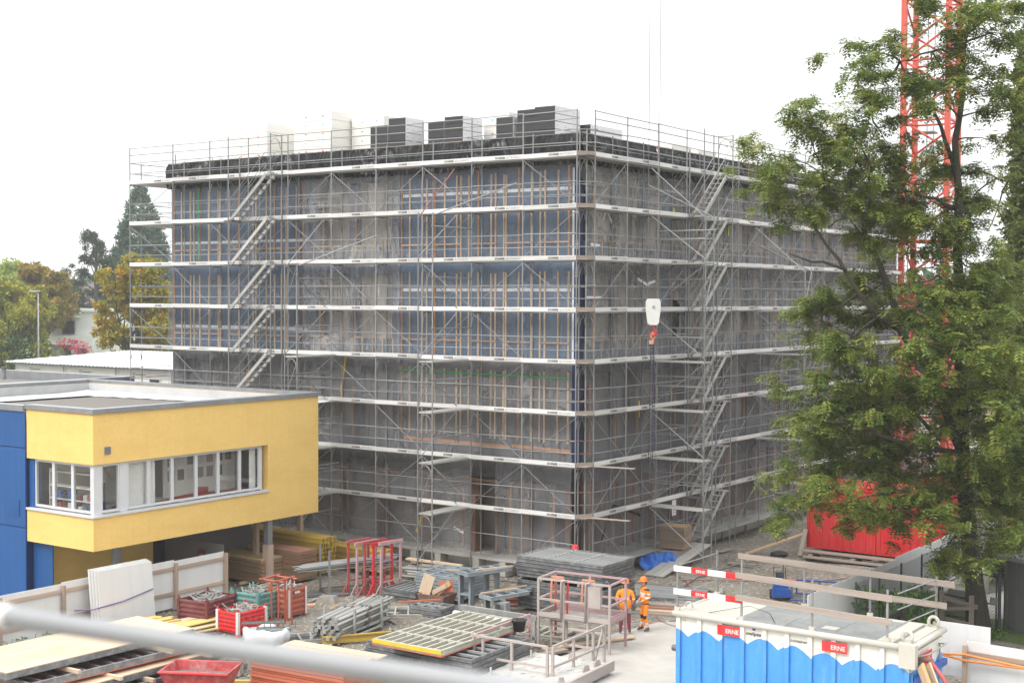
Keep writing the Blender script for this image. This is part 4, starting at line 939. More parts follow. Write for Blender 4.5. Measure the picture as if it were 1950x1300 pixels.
for i in range(4):
    x = -66.2 + i * 6.25
    cabin(['leftmost white site cabin under the canopy', 'second white site cabin from the canopy end', 'third white site cabin from the canopy end', 'white site cabin nearest the scaffold end'][i], x, 25.0, 3.05, 'upper white site cabins')
    box_ = MB(); box_.rng(-3.05, 3.05, -1.2, 1.2, 0, 3.05); o = box_.build('cabin_base', 'cabin_white', None, TR(x, 25.0, 0)); tag(o, ['lower storey below the leftmost site cabin', 'lower storey below the second site cabin', 'lower storey below the third site cabin', 'lower storey below the cabin nearest the scaffold'][i], 'cabin', 'lower site cabins')
M('canopy_white', (.82, .84, .86), .4, .1, .04, 1, rnd=0)
t = thing('site_canopy', 'white corrugated metal canopy roof over the site cabins', 'roof', (-60, 30, 0), local=False)
n = 150; v_, f_ = [], []
for i in range(n + 1):
    x = -70 + i * .22; dz = .04 if i % 2 else -.04
    v_ += [(x, 23.2 + .12 * (x + 70) * 0, 5.85 + dz), (x, 36, 6.35 + dz)]
for i in range(n): f_.append((2 * i, 2 * i + 2, 2 * i + 3, 2 * i + 1))
b = MB(); b.add(v_, f_); b.build('corrugated_sheet', 'canopy_white', t)
bar('edge_beam', (-70, 23.3, 5.74), (-37, 23.3, 5.74), .08, .12, 'galv_dark', t)
for x in (-69.5, -58, -47): rod('post', (x, 35.5, 0), (x, 35.5, 6.2), .06, 'galv', t)
t = thing('flat_shed', 'low pale flat-roofed shed at the left edge beyond the annex', 'shed', (-78, 12, 0)); b = MB(); b.rng(-12, 10, -3, 6, 0, 5.2); b.build('wall', 'cabin_white', t); b = MB(); b.rng(-12.3, 10.3, -3.3, 6.3, 5.2, 5.45); b.build('roof', 'coping', t)
# street lamp
t = thing('street_lamp', 'slim grey street lamp in front of the hornbeam', 'street lamp', (-103.95, 51.25, 0))
b = MB(); b.tube([(0, 0, 0), (0, 0, 4), (0, 0, 11.6)], [.11, .09, .06], 10); b.build('pole', 'galv', t, smooth=True)
b = MB(); b.box(-.35, -.25, 11.68, 1.3, .35, .12, PHI, .8); b.build('lamp_head', 'galv', t)
# white house with balconies
def house():
    d = 205
    t = thing('white_house', 'white two-storey house with recessed balconies behind the maple tree', 'house', (-138.6, 79.2, 1.2), PHI)
    # local x to the right, y away from the viewer
    b = MB(); b.rng(-4.5, 9.5, 2.4, 9, -1.2, 7.7); b.build('wall', 'house_white', t)
    for (x0, x1, z0, z1, y) in ((-4.6, 5.4, 3.0, 4.3, 0), (-1.0, -.5, 4.3, 6.9, 0), (-1.0, 3, 6.9, 8.2, .02), (-4.6, -4.3, 4.3, 5.4, 0), (-4.6, 5.4, -1.2, .9, .05), (-1, -.6, 0, 3.0, .1), (2.4, 5.4, 0, 3.0, 0)):
        b = MB(); b.rng(x0, x1, y, y + 2.38, z0, z1); b.build('balcony_wall', 'house_white', t)
    for (x0, x1, z0, z1) in ((.3, 2.2, 4.4, 6.4), (-3.6, -1.4, .9, 2.9), (.2, 2.1, .9, 2.9), (3.2, 4.6, .6, 2.6)):
        w_ = box('window', x0, x1, 2.3 if x0 < 3 else -.06, 2.39 if x0 < 3 else -.01, z0, z1, 'coping', t); box('pane', x0 + .12, x1 - .12, (2.25 if x0 < 3 else -.1), (2.29 if x0 < 3 else -.065), z0 + .12, z1 - .12, 'dark_window', w_)
    b = MB(); b.rng(-4.8, 9.8, 2.0, 9.3, 7.7, 8.1); b.build('roof', 'house_white', t)
house()
t = thing('tiled_house', 'brown-roofed house half hidden behind the pine tree', 'house', (-170, 108, 0), PHI)
b = MB(); b.rng(-9, 13, 0, 9, 0, 8.2); b.build('wall', 'house_white', t)
b = MB(); b.add([(-10, -1, 8), (14, -1, 8), (14, 10, 8), (-10, 10, 8), (-7, 4.5, 13.2), (11, 4.5, 13.2)], [(0, 1, 5, 4), (1, 2, 5), (2, 3, 4, 5), (3, 0, 4)]); rf = b.build('roof', 'roof_brown', t)
for k in range(3): w_ = box('window', -5 + k * 4, -3.6 + k * 4, -.1, -.02, 5, 6.8, 'coping', t); box('pane', -4.9 + k * 4, -3.7 + k * 4, -.14, -.105, 5.1, 6.7, 'dark_window', w_)
b = MB(); b.rng(2, 3, 3, 4, 11.5, 14); b.build('chimney', 'roof_brown', rf)
t = thing('grey_house', 'dark tiled roof glimpsed right of the crane mast', 'house', (38, 92, 0), PHI)
b = MB(); b.rng(-12, 14, 0, 10, 0, 8); b.build('wall', 'house_white', t); b = MB(); b.add([(-13, -1, 7.8), (15, -1, 7.8), (15, 11, 7.8), (-13, 11, 7.8), (-13, 5, 14.5), (15, 5, 14.5)], [(0, 1, 5, 4), (1, 2, 5), (2, 3, 4, 5), (3, 0, 4)]); b.build('roof', 'roof_brown', t)
# lawn stakes
for i in range(6):
    d = Vector((-118 - i * 1.6, 66 + i * 1.0, 0)); o = rod('fence_stake', d, d + Vector((0, 0, 1.9)), .07, 'old_plank', None); tag(o, 'grey wooden stake standing in the lawn by the crimson bushes', 'stake', 'stakes in the lawn')

# ------------------------------------------------------------------ formwork panels
def panel_mesh(L, Wd, t, ribs, m='form_steel', sheet_mat=None, mid=True):
    """one formwork panel in local coords: rim along x (L) and y (Wd), ribs across, facing sheet below"""
    b = MB(); e = .06
    b.rng(-L / 2, L / 2, -Wd / 2, -Wd / 2 + e, 0, t); b.rng(-L / 2, L / 2, Wd / 2 - e, Wd / 2, 0, t)
    b.rng(-L / 2, -L / 2 + e, -Wd / 2 + e, Wd / 2 - e, 0, t); b.rng(L / 2 - e, L / 2, -Wd / 2 + e, Wd / 2 - e, 0, t)
    # two grooves along the rim make the steel section read
    for s in (-1, 1): b.rng(-L / 2, L / 2, min(s * Wd / 2, s * (Wd / 2 + .012)), max(s * Wd / 2, s * (Wd / 2 + .012)), t * .72, t * .98); b.rng(-L / 2, L / 2, min(s * Wd / 2, s * (Wd / 2 + .012)), max(s * Wd / 2, s * (Wd / 2 + .012)), t * .02, t * .22)
    for s in (-1, 1): b.rng(min(s * L / 2, s * (L / 2 + .012)), max(s * L / 2, s * (L / 2 + .012)), -Wd / 2, Wd / 2, t * .72, t * .98); b.rng(min(s * L / 2, s * (L / 2 + .012)), max(s * L / 2, s * (L / 2 + .012)), -Wd / 2, Wd / 2, t * .02, t * .22)
    b.cur = 1; b.rng(-L / 2 + e, L / 2 - e, -Wd / 2 + e, Wd / 2 - e, .0, .018)
    return b.mesh('shuttering_form', [m, sheet_mat or 'form_dark'])
PM = {}
def panel(label, grp, x, y, z, L, Wd, t, rz, ribs=0, along='y', m='form_steel', sheet_mat=None, mid=0, tilt=0, jit=0.):
    k = (L, Wd, t, m, sheet_mat)
    if k not in PM: PM[k] = panel_mesh(L, Wd, t, ribs, m, sheet_mat)
    o = obj('shuttering_form', PM[k], None, TR(x + random.uniform(-jit, jit), y + random.uniform(-jit, jit), z, rz + random.uniform(-jit, jit) * .4, tilt)); FR[o.name] = W[o.name]
    tag(o, label, 'formwork panel', grp)
    if along == 'y':
        for i in range(ribs):
            a = -L / 2 + L * (i + 1) / (ribs + 1); bar('rib', (a, -Wd / 2 + .06, t * .62), (a, Wd / 2 - .06, t * .66), .055, t * .62, 'form_rib' if m == 'form_steel' else m, o)
        for i in range(mid):
            a = -Wd / 2 + Wd * (i + 1) / (mid + 1); bar('cross_rib', (-L / 2 + .06, a, t * .6), (L / 2 - .06, a, t * .62), .07, t * .74, 'form_rib' if m == 'form_steel' else m, o)
    else:
        for i in range(ribs):
            a = -Wd / 2 + Wd * (i + 1) / (ribs + 1); bar('rib', (-L / 2 + .06, a, t * .62), (L / 2 - .06, a, t * .66), .055, t * .62, 'form_rib' if m == 'form_steel' else m, o)
        for i in range(mid):
            a = -L / 2 + L * (i + 1) / (mid + 1); bar('cross_rib', (a, -Wd / 2 + .06, t * .6), (a, Wd / 2 - .06, t * .62), .07, t * .74, 'form_rib' if m == 'form_steel' else m, o)
    return o
def panel_stack(where, grp, x, y, z0, L, Wd, t, n, rz=0, ribs=5, along='y', mid=1, m='form_steel', jit=.035, gap=.022, sheet_mat=None):
    for i in range(n):
        k = n - 1 - i
        panel(f'steel form, {NTH[k]} of {where}', grp, x, y, z0 + i * (t + gap), L, Wd, t, rz, ribs if k == 0 else 0, along, m, sheet_mat, mid if k == 0 else 0, 0, jit)
    return z0 + n * (t + gap)
def bearers(x, y, L, Wd, rz, lab, n=2, h=.09, m='old_plank', z=0.):
    for i in range(n):
        a = -L / 2 + L * (i + .5) / n; c, s = math.cos(rz), math.sin(rz)
        p = Vector((x + a * c + Wd / 2 * s, y + a * s - Wd / 2 * c, z + h / 2)); q = Vector((x + a * c - Wd / 2 * s, y + a * s + Wd / 2 * c, z + h / 2))
        tag(bar('timber_bearer', p, q, .1, h, m, None), lab, 'timber', 'bearers under stacks')
# the tall double stack behind the work cage
bearers(1.7, -3.25, 3.2, 2.2, 0, 'timber bearer under the tall double formwork stack')
z = panel_stack('the tall stack, lower tier', 'formwork in the tall stack, lower tier', 1.7, -3.25, .09, 3.62, 2.2, .105, 8, 0, 0, 'x', 0)
bearers(1.7, -3.25, 3.2, 2.2, 0, 'timber bearer between the tiers of the tall formwork stack', z=z)
z = panel_stack('the tall stack, upper tier', 'formwork in the tall stack, upper tier', 1.65, -3.2, z + .09, 3.62, 2.2, .105, 6, 0, 8, 'x', 2)
for i, x in enumerate((.9, 2.9)): tag(bar('steel_strap', (x, -4.4, .1), (x, -4.4, 1.1), .012, .02, 'rubber', None, (1, 0, 0)), ['left', 'right'][i] + ' dark steel strap around the lower tier of the tall stack', 'strap', 'steel straps')
# stacks left of the door
bearers(-3.3, -4.2, 1.6, 2.0, 0, 'timber bearer under the formwork stack in front of the ground-floor door')
panel_stack('the stack before the doorway', 'formwork in front of the door', -3.35, -4.0, .09, 2.0, 1.9, .1, 7, R(2), 4, 'x', 2, 'form_blue')
panel_stack('the low stack by the bin', 'low formwork by the rusty bin', -4.2, -5.3, .0, 1.5, 1.5, .1, 4, R(3), 5, 'y', 0)
panel_stack('the small pile before the bin', 'small formwork pile', -1.9, -7.0, .0, 1.35, .9, .11, 3, R(4), 2, 'y', 1)
# upright narrow frames
def upright(label, x, y, L, H, rz, cells, m='form_blue', z=0):
    t = thing('shuttering_trestle', label, 'formwork frame', (x, y, z), rz, group='upright formwork frames')
    for a in (-L / 2 + .04, L / 2 - .04): bar('upright', (a, 0, 0), (a, 0, H), .08, .3, m, t, (0, 1, 0))
    for k in range(cells + 1):
        zz = .04 + (H - .08) * k / cells; bar('cross_rib', (-L / 2 + .08, 0, zz), (L / 2 - .08, 0, zz), .28, .07, m, t)
    return t
upright('tall blue-grey formwork frame standing on end beside the rusty bin', -1.0, -6.2, .5, 1.5, R(8), 2)
upright('second blue-grey formwork frame standing behind the tall one', -.55, -5.3, .5, 1.45, R(8), 2)
upright('blue-grey formwork frame on end in front of the tall stack', .2, -6.3, .5, .8, R(5), 1)
upright('second short blue-grey formwork frame in front of the tall stack', .75, -6.5, .5, .75, R(5), 1)
panel('blue-grey narrow formwork panel lying on the two tall upright frames', 'narrow panels on the frames', -.55, -5.75, 1.5, 1.9, .75, .13, R(72), 3, m='form_blue')
panel('blue-grey narrow formwork panel lying low beside the upright frames', 'narrow panels on the frames', .0, -5.2, .72, 1.8, .7, .13, R(74), 2, m='form_blue')
panel('blue-grey narrow formwork panel resting on the short upright frames', 'narrow panels on the frames', .5, -6.0, .82, 1.7, .7, .13, R(74), 2, m='form_blue')
for i, (x, y, z, a) in enumerate([(-2.6, -4.1, 1.05, .4), (-.2, -5.6, 1.66, 1.15), (.1, -5.1, .9, 1.25), (.35, -6.1, 1.0, 1.2), (-1.2, -8.6, .9, .9)]):
    d = Vector((math.cos(a), math.sin(a), 0)) * .75; p = Vector((x, y, z)); tag(bar('timber_lath', p - d, p + d, .06, .05, 'new_board' if i < 4 else 'red_ply', None), ['pale timber lath on the stack before the door', 'pale timber lath on the raised narrow panel', 'pale timber lath on the low narrow panel', 'pale timber lath on the panel over the short frames', 'red-edged timber offcut lying on the flat formwork'][i], 'timber', 'laths on the formwork')
# long pale waler on feet in front of the tall stack
t = thing('steel_waler', 'long dusty steel waler on feet between the cage and the small frames', 'waler', (2.0, -8.45, 0), R(2))
b = MB(); b.rng(-1.5, 1.5, -.06, .06, .82, .98); b.build('beam', 'galv_dusty', t)
for a in (-1.35, -.45, .6, 1.4): bar('leg', (a, 0, 0), (a, 0, .82), .1, .1, 'galv_dusty', t, (0, 1, 0))
b = MB(); b.rng(-1.5, 1.5, -.05, .05, .2, .3); b.build('lower_beam', 'galv_dusty', t)
# large flat formwork field in the middle
bearers(2.2, -11.3, 3.4, 4.2, R(1), 'timber bearer under the flat formwork field')
panel_stack('the wide flat pile', 'formwork in the wide flat pile', 1.6, -11.0, .09, 2.4, 4.3, .105, 5, R(-1), 9, 'x', 2, 'form_steel', .05)
bearers(3.75, -12.1, 1.4, 2.6, R(2), 'timber bearer under the near formwork pile')
panel_stack('the near pile by the slab', 'formwork in the near pile', 3.8, -12.1, .09, 1.9, 3.1, .11, 6, R(2), 6, 'x', 0, 'form_steel', .04)
bf = panel('large olive formwork frame with open ribs and yellow-splashed edge lying on top', None, 2.7, -11.8, .94, 2.5, 4.5, .16, R(1), 7, 'y', 'form_olive', 'rusty', 3)
b = MB(); b.rng(-1.27, 1.27, -2.283, -2.27, .04, .15); b.build('painted_edge', 'paint_yellow', bf)
b = MB(); b.rng(-1.28, 1.28, -2.28, 2.28, -.03, -.004); b.build('facing_sheet', 'red_ply', bf)
panel_stack('the low pile by the orange boards', 'low formwork by the orange stack', .9, -14.6, .0, 1.8, 1.2, .13, 2, R(4), 3, 'y', 1)
panel('formwork panel flat on the gravel between tube rack and bin', None, -2.6, -7.1, .0, 2.3, 1.3, .11, R(38), 4, m='form_olive')
panel('small formwork panel on the ground behind the cage legs', 'loose panels behind the cage', 3.3, -6.9, .0, 2.0, 1.2, .13, R(6), 5, m='form_olive'); panel('dark formwork panel leaning on the ground by the black bucket', 'loose panels behind the cage', 3.2, -9.6, .02, 1.5, 1.0, .13, R(20), 4, 'y', 'form_steel', None, 0, R(8))
panel('light formwork frame lying left of the orange-edged boards', 'loose panels by the orange boards', -2.2, -13.4, .0, 1.9, 1.2, .12, R(30), 4, m='galv_dusty'); panel('second light formwork frame by the yellow beam', 'loose panels by the orange boards', -3.2, -12.3, .0, 1.6, 1.0, .12, R(52), 3, m='galv_dusty')
b = MB(); b.tube([(1.0, -9.5, .92), (3.2, -9.6, .95)], .12, 10); tag(b.build('foil_roll', 'insul_wrap', smooth=True), 'crumpled clear foil roll at the far edge of the open frame', 'foil')
# bucket
t = thing('bucket', 'black plastic mortar bucket on the formwork by the cage', 'bucket', (4.05, -10.2, .92)); b = MB(); b.lathe([(0, .01), (.17, .01), (.22, .33), (.24, .33), (.24, .36), (.2, .36), (.16, .05), (0, .05)], 16); b.build('shell', 'rubber', t, smooth=True); b = MB(); b.tube([(-.22, 0, .33), (-.15, .2, .27), (.15, .2, .27), (.22, 0, .33)], .008, 5); b.build('handle', 'galv', t)
# panels near the right facade
panel('wide flat formwork panel on the gravel right of the tall stack', 'flat panels by the facade', 2.9, .9, .0, 3.2, 2.2, .12, R(12), 10, 'x'); panel('second flat formwork panel towards the railing posts', 'flat panels by the facade', 5.4, -.2, .0, 2.6, 2.0, .12, R(16), 9, 'x')
for i in range(4): tag(bar('timber_board', (3.6 + .05 * i, -2.6 + .28 * i, .06 + .06 * i), (5.5 + .04 * i, -1.9 + .26 * i, .06 + .06 * i), .35, .05, ['old_plank', 'new_board', 'ply_red', 'old_plank'][i], None), ['lowest', 'second', 'third', 'uppermost'][i] + ' board in the small pile behind the two workers', 'board', 'boards behind the workers')

# ------------------------------------------------------------------ rusty bin with offcuts, red planks
t = thing('waste_bin', 'rusty tipping bin filled with timber offcuts', 'bin', (-2.5, -5.95, 0), R(5))
b = MB(); b.add([(-.42, -.35, .02), (.42, -.35, .02), (.42, .35, .02), (-.42, .35, .02), (-.58, -.45, .55), (.58, -.45, .55), (.58, .45, .55), (-.58, .45, .55), (-.53, -.4, .55), (.53, -.4, .55), (.53, .4, .55), (-.53, .4, .55), (-.45, -.33, .3), (.45, -.33, .3), (.45, .33, .3), (-.45, .33, .3)],
    [(3, 2, 1, 0), (0, 1, 5, 4), (1, 2, 6, 5), (2, 3, 7, 6), (3, 0, 4, 7), (4, 5, 9, 8), (5, 6, 10, 9), (6, 7, 11, 10), (7, 4, 8, 11), (8, 9, 13, 12), (9, 10, 14, 13), (10, 11, 15, 14), (11, 8, 12, 15), (12, 13, 14, 15)]); b.build('tub', 'rusty', t)
for i, (dx, dz, a, L, m, w_) in enumerate([(-.35, .75, 1.3, .9, 'new_board', .5), (.1, .68, .5, .8, 'new_board', .16), (.25, .72, .7, .8, 'rail_wood', .2), (.3, .8, .2, .7, 'red_ply', .4), (.05, .62, .9, .7, 'new_board', .12), (-.1, .6, .3, .9, 'batten', .1)]):
    p = Vector((-2.5 + dx, -5.95 + .08 * i - .2, dz)); d = Vector((math.cos(a), .15, math.sin(a))) * L / 2
    tag(bar('timber_offcut', p - d * .6, p + d, w_, .03, m, None, (0, 1, 0)), ['wide plywood offcut standing up in the rusty bin', 'short timber offcut leaning in the rusty bin', 'brown timber block in the rusty bin', 'red plywood offcut at the back of the rusty bin', 'narrow pale offcut in the rusty bin', 'thin lath in the rusty bin'][i], 'timber', 'offcuts in the rusty bin')
for i in range(5): tag(bar('red_plank', (-.9, -4.0 + .05 * (i % 2), .04 + .09 * i), (.5, -2.9 + .05 * (i % 2), .04 + .09 * i), .3, .05, 'red_ply' if i < 4 else 'new_board', None), f'red-edged plank, {NTH[4 - i]} of the small pile left of the tall stack', 'plank', 'red-edged planks')

# ------------------------------------------------------------------ orange-edged boards and the big panels at the lower left
for i in range(9):
    o = bar('shuttering_board', (-.75, -16.05, .06 + .085 * i), (2.55, -15.75, .06 + .085 * i), 1.9 - .05 * (i % 3), .07, 'red_ply', None)
    tag(o, f'shuttering board with orange-red edges, {NTH[8 - i]} of the stack below the pipe', 'board', 'orange-edged shuttering boards')
for i, (y, w_) in enumerate([(-15.1, .5), (-15.6, .42), (-16.1, .5), (-16.6, .45)]):
    tag(bar('shuttering_board', (-.9 + .1 * i, y - .05, .85), (2.5 - .1 * i, y + .25, .85), w_, .035, 'new_board', None), ['pale loose board at the far side on the orange-edged stack', 'second pale loose board on the orange-edged stack', 'third pale loose board on the orange-edged stack', 'nearest pale loose board on the orange-edged stack'][i], 'board', 'pale boards on the orange-edged stack')
def big_panel(label, x, y, z, L, Wd, t_, rz, top):
    o = thing('wall_formwork', label, 'formwork panel', (x, y, z), rz, group='large wall formwork panels')
    b = MB(); b.rng(-L / 2, L / 2, -Wd / 2, -Wd / 2 + .08, 0, t_); b.rng(-L / 2, L / 2, Wd / 2 - .08, Wd / 2, 0, t_); b.rng(-L / 2, -L / 2 + .08, -Wd / 2 + .08, Wd / 2 - .08, 0, t_); b.rng(L / 2 - .08, L / 2, -Wd / 2 + .08, Wd / 2 - .08, 0, t_)
    for s in (-1, 1): b.rng(min(s * L / 2, s * (L / 2 + .012)), max(s * L / 2, s * (L / 2 + .012)), -Wd / 2, Wd / 2, t_ * .7, t_ * .97)
    b.build('frame', 'form_steel', o)
    n = int(L / .45)
    for i in range(1, n): bar('rib', (-L / 2 + L * i / n, -Wd / 2 + .08, t_ * .45), (-L / 2 + L * i / n, Wd / 2 - .08, t_ * .45), .06, t_ * .7, 'form_steel', o)
    if top == 'ply':
        for i in range(2): bar('facing_sheet', (-L / 2 + L * i / 2 + .004, 0, t_ + .012), (-L / 2 + L * (i + 1) / 2 - .004, 0, t_ + .012), Wd, .024, 'form_ply', o)
    elif top == 'red': b = MB(); b.rng(-L / 2, L / 2, -Wd / 2, Wd / 2, -.03, -.005); b.build('facing_sheet', 'red_ply', o)
    return o
A = R(88)
big_panel('large plywood-faced wall formwork panel, topmost of the pile by the hoarding', -4.15, -20.3, 1.22, 6.2, 2.6, .17, A, 'ply')
big_panel('open-ribbed wall formwork panel, second of the pile by the hoarding', -3.8, -19.7, .9, 6.4, 2.7, .17, A - .02, 'red')
big_panel('open-ribbed wall formwork panel, third of the pile by the hoarding', -3.5, -19.3, .58, 6.4, 2.7, .17, A + .02, 'ply')
big_panel('open-ribbed wall formwork panel, lowest of the pile by the hoarding', -3.2, -19.1, .1, 6.2, 2.7, .17, A, 'none')
big_panel('open-ribbed wall formwork panel, next to lowest by the hoarding', -3.3, -19.2, .33, 6.2, 2.7, .17, A + .01, 'red')
for i, (x, y, z, L) in enumerate([(-2.9, -21.6, 1.12, .9), (-2.5, -18.7, 1.12, .9), (-2.4, -20.6, .8, .9), (-2.2, -17.5, .8, .8), (-2.2, -19.6, .54, .8), (-2.6, -21.4, .05, 1.2), (-2.6, -17.4, .05, 1.2)]):
    tag(bar('timber_bearer', (x - L * .6, y, z), (x + L * .55, y + .03, z), .1, .1, 'new_board', None), ['square timber block under the topmost wall panel, near end', 'square timber block under the topmost wall panel, far end', 'square timber block under the second wall panel, near end', 'square timber block under the second wall panel, far end', 'square timber block under the third wall panel', 'ground bearer under the wall panels, near end', 'ground bearer under the wall panels, far end'][i], 'timber', 'blocks between wall panels')
# yellow shuttering boards by the crates
for i in range(22):
    lay = i // 8; k = i % 8
    x = -7.5 + .18 * k + random.uniform(-.05, .05); y = -14.0 + random.uniform(-.25, .25); a = R(80 + random.uniform(-7, 7)); L = random.uniform(2.0, 2.7); z = .05 + .085 * lay + .004 * k
    d = Vector((math.cos(a), math.sin(a), 0)) * L / 2; p = Vector((x, y, z + .1))
    tag(bar('yellow_board', p - d, p + d, .19, .035, random.choice(['board_yellow', 'board_yellow', 'new_board']), None), 'yellow shuttering board in the untidy pile beside the red crate', 'board', 'untidy yellow boards')
for i in range(8):
    x = -8.8 + .17 * i; a = R(78 + random.uniform(-3, 3)); d = Vector((math.cos(a), math.sin(a), .02)) * 1.2; p = Vector((x, -14.9 + random.uniform(-.2, .2), .32 + .02 * (i % 3)))
    tag(bar('yellow_board', p - d, p + d, .2, .035, 'board_yellow' if i % 3 else 'red_ply', None), 'yellow or red-edged board in the upper pile below the white boards', 'board', 'boards below the white boards')
for i, x in enumerate((-8.6, -7.2, -6.4)): tag(bar('timber_bearer', (x, -15.0, .05), (x + 1.0, -14.9 + .9, .05), .1, .1, 'old_plank', None), 'bearer under the yellow board piles', 'timber', 'bearers under yellow boards')

# ------------------------------------------------------------------ lattice boxes / crates
def clutter(name, seed, w_, d, z, n, m='galv_dusty', L=.35):
    r_ = random.Random(seed); b = MB()
    for i in range(n):
        p = Vector((r_.uniform(-w_, w_), r_.uniform(-d, d), z + r_.uniform(-.1, .14))); q = Vector((r_.uniform(-1, 1), r_.uniform(-1, 1), r_.uniform(-.5, .6))).normalized() * L * r_.uniform(.4, 1)
        b.tube([p - q, p + q], r_.uniform(.012, .024), 5)
        if i % 3 == 0: b.box(p.x, p.y, p.z + .03, .09, .07, .07, r_.uniform(0, 3))
    return b.mesh(name, m)
def crate(label, x, y, w_, d, h, m, rz, corner, fill_label, seed, fill=True):
    t = thing('metal_crate', label, 'crate', (x, y, 0), rz, group='metal crates by the hoarding')
    z0 = .12
    for (p, q, ax) in (((-w_ / 2, -d / 2), (w_ / 2, -d / 2), 0), ((w_ / 2, -d / 2), (w_ / 2, d / 2), 1), ((w_ / 2, d / 2), (-w_ / 2, d / 2), 0), ((-w_ / 2, d / 2), (-w_ / 2, -d / 2), 1)):
        p, q = Vector((*p, 0)), Vector((*q, 0)); dd = (q - p).normalized(); nr = Vector((dd.y, -dd.x, 0)); n = 5
        prof = []
        for k in range(n):
            za, zb = z0 + (h - z0) * k / n, z0 + (h - z0) * (k + 1) / n; s = (zb - za)
            prof += [(0, za), (0, za + .3 * s), (.03, za + .45 * s), (.03, za + .8 * s), (0, za + .95 * s)]
        prof.append((0, h))
        vs, fs = [], []
        for o_, zz in prof: vs += [p + nr * o_ + Vector((0, 0, zz)), q + nr * o_ + Vector((0, 0, zz))]
        m0 = len(vs)
        for o_, zz in prof: vs += [p - nr * .02 + Vector((0, 0, zz)), q - nr * .02 + Vector((0, 0, zz))]
        for k in range(len(prof) - 1): fs += [(2 * k, 2 * k + 1, 2 * k + 3, 2 * k + 2), (m0 + 2 * k, m0 + 2 * k + 2, m0 + 2 * k + 3, m0 + 2 * k + 1)]
        e = len(prof) - 1; fs.append((2 * e, 2 * e + 1, m0 + 2 * e + 1, m0 + 2 * e))
        b = MB(); b.add(vs, fs); b.build('side_wall', m, t)
    b = MB(); b.rng(-w_ / 2 + .02, w_ / 2 - .02, -d / 2 + .02, d / 2 - .02, z0, z0 + .03); b.build('floor', m, t)
    for sx in (-1, 1):
        for sy in (-1, 1):
            c_ = box('corner_post', sx * w_ / 2 - .05, sx * w_ / 2 + .05, sy * d / 2 - .05, sy * d / 2 + .05, .1, h + .03, corner, t)
            box('foot', sx * w_ / 2 - .06, sx * w_ / 2 + .06, sy * d / 2 - .06, sy * d / 2 + .06, 0, .1, m, t)
            b = MB(); b.prism([(-.05, 0), (.05, 0), (.04, .1), (-.04, .1)], -.012, .012, 'y'); b.build('lug', m, t, TR(sx * w_ / 2, sy * d / 2, h + .02))
    if fill:
        o = obj('coupler_heap', clutter('coupler_heap', seed, w_ / 2 - .18, d / 2 - .18, h - .1, 60), None, W[t.name].copy()); tag(o, fill_label, 'couplers', kind='stuff')
        b = MB(); b.rng(-w_ / 2 + .05, w_ / 2 - .05, -d / 2 + .05, d / 2 - .05, z0 + .04, h - .2); o = b.build('coupler_fill', 'galv_dark', None, W[t.name].copy()); tag(o, fill_label, 'couplers', kind='stuff')
    return t
crate('bright red metal crate with white corner posts, nearest the pipe', -5.55, -12.62, .95, 1.25, .8, 'paint_red', 0, 'paint_white', 'scaffold couplers heaped in the bright red crate', 1)
crate('dark red metal crate against the hoarding', -7.45, -12.4, 1.2, 1.5, .92, 'paint_darkred', R(8), 'paint_darkred', 'rusty parts heaped in the dark red crate', 2)
crate('teal metal crate heaped with scaffold parts', -6.6, -10.95, 1.2, 1.1, 1.0, 'paint_teal', R(4), 'paint_teal', 'scaffold parts heaped in the teal crate', 3)
cr = crate('rust-red metal crate with white corner posts and label', -5.9, -10.1, .85, .85, 1.05, 'paint_rust', R(2), 'paint_rust', 'scaffold parts heaped in the rust-red crate', 4)
for y in (-.43, .43): box('corner_stripe', .475, .49, y - .04, y + .04, .1, 1.06, 'paint_white', cr)
box('label_plate', .47, .475, -.14, .12, .88, .96, 'paint_white', cr)
b = MB(); bl = 'strap_blue'; M(bl, (.1, .35, .7), .5)
t = thing('barrier_rack', 'pair of rust-red tube trestles standing behind the bright red crate', 'trestle', (-5.0, -11.3, 0), R(5))
for y in (-.35, .35):
    for x in (-.15, .15): rod('leg', (x, y, 0), (x, y, 1.62), .032, 'paint_rust', t)
    rod('top_tube', (-.65, y - .02, 1.62), (.35, y + .02, 1.6), .04, 'paint_rust', t)
for x in (-.5, .15): rod('cross_tube', (x, -.5, 1.64), (x, .5, 1.64), .04, 'paint_rust', t)
# white big bag with rebar cages
t = thing('bulk_bag', 'crumpled white bulk bag in front of the bright red crate', 'bag', (-3.75, -13.3, 0), R(25))
sheet_b = MB(); prof = [(.0, .02), (.55, .02), (.68, .2), (.66, .42), (.6, .5), (.5, .42), (0, .38)]
sheet_b.lathe(prof, 22); me_ = sheet_b.mesh('bag_shell', 'insul_wrap', True)
for v in me_.vertices:
    a = math.atan2(v.co.y, v.co.x); k = 1 + .08 * math.sin(5 * a) + .05 * math.sin(11 * a + v.co.z * 9); v.co.x *= k * 1.15; v.co.y *= k * .8; v.co.z *= 1 + .12 * math.sin(4 * a + 1)
obj('bag_shell', me_, t)
for i, (x, y, z, a) in enumerate([(-4.0, -13.2, .62, .75), (-3.45, -13.1, .5, .72)]):
    t = thing('rebar_cage', ['rusty rebar cage with teal strip lying on the white bag', 'second rebar cage with teal strip on the white bag'][i], 'rebar', (x, y, z), a, group='rebar cages on the bag')
    for yy in (-.1, .1): bar('rail', (-.65, yy, .02), (.65, yy, .02), .05, .03, 'form_steel', t)
    bar('strip', (-.65, 0, .0), (.65, 0, .0), .16, .015, 'paint_teal', t)
    for k in range(7): b = MB(); xx = -.6 + .2 * k; b.tube([(xx, -.1, .02), (xx, -.1, .22), (xx, .1, .22), (xx, .1, .02)], .008, 5); b.build('stirrup', 'rusty', t)

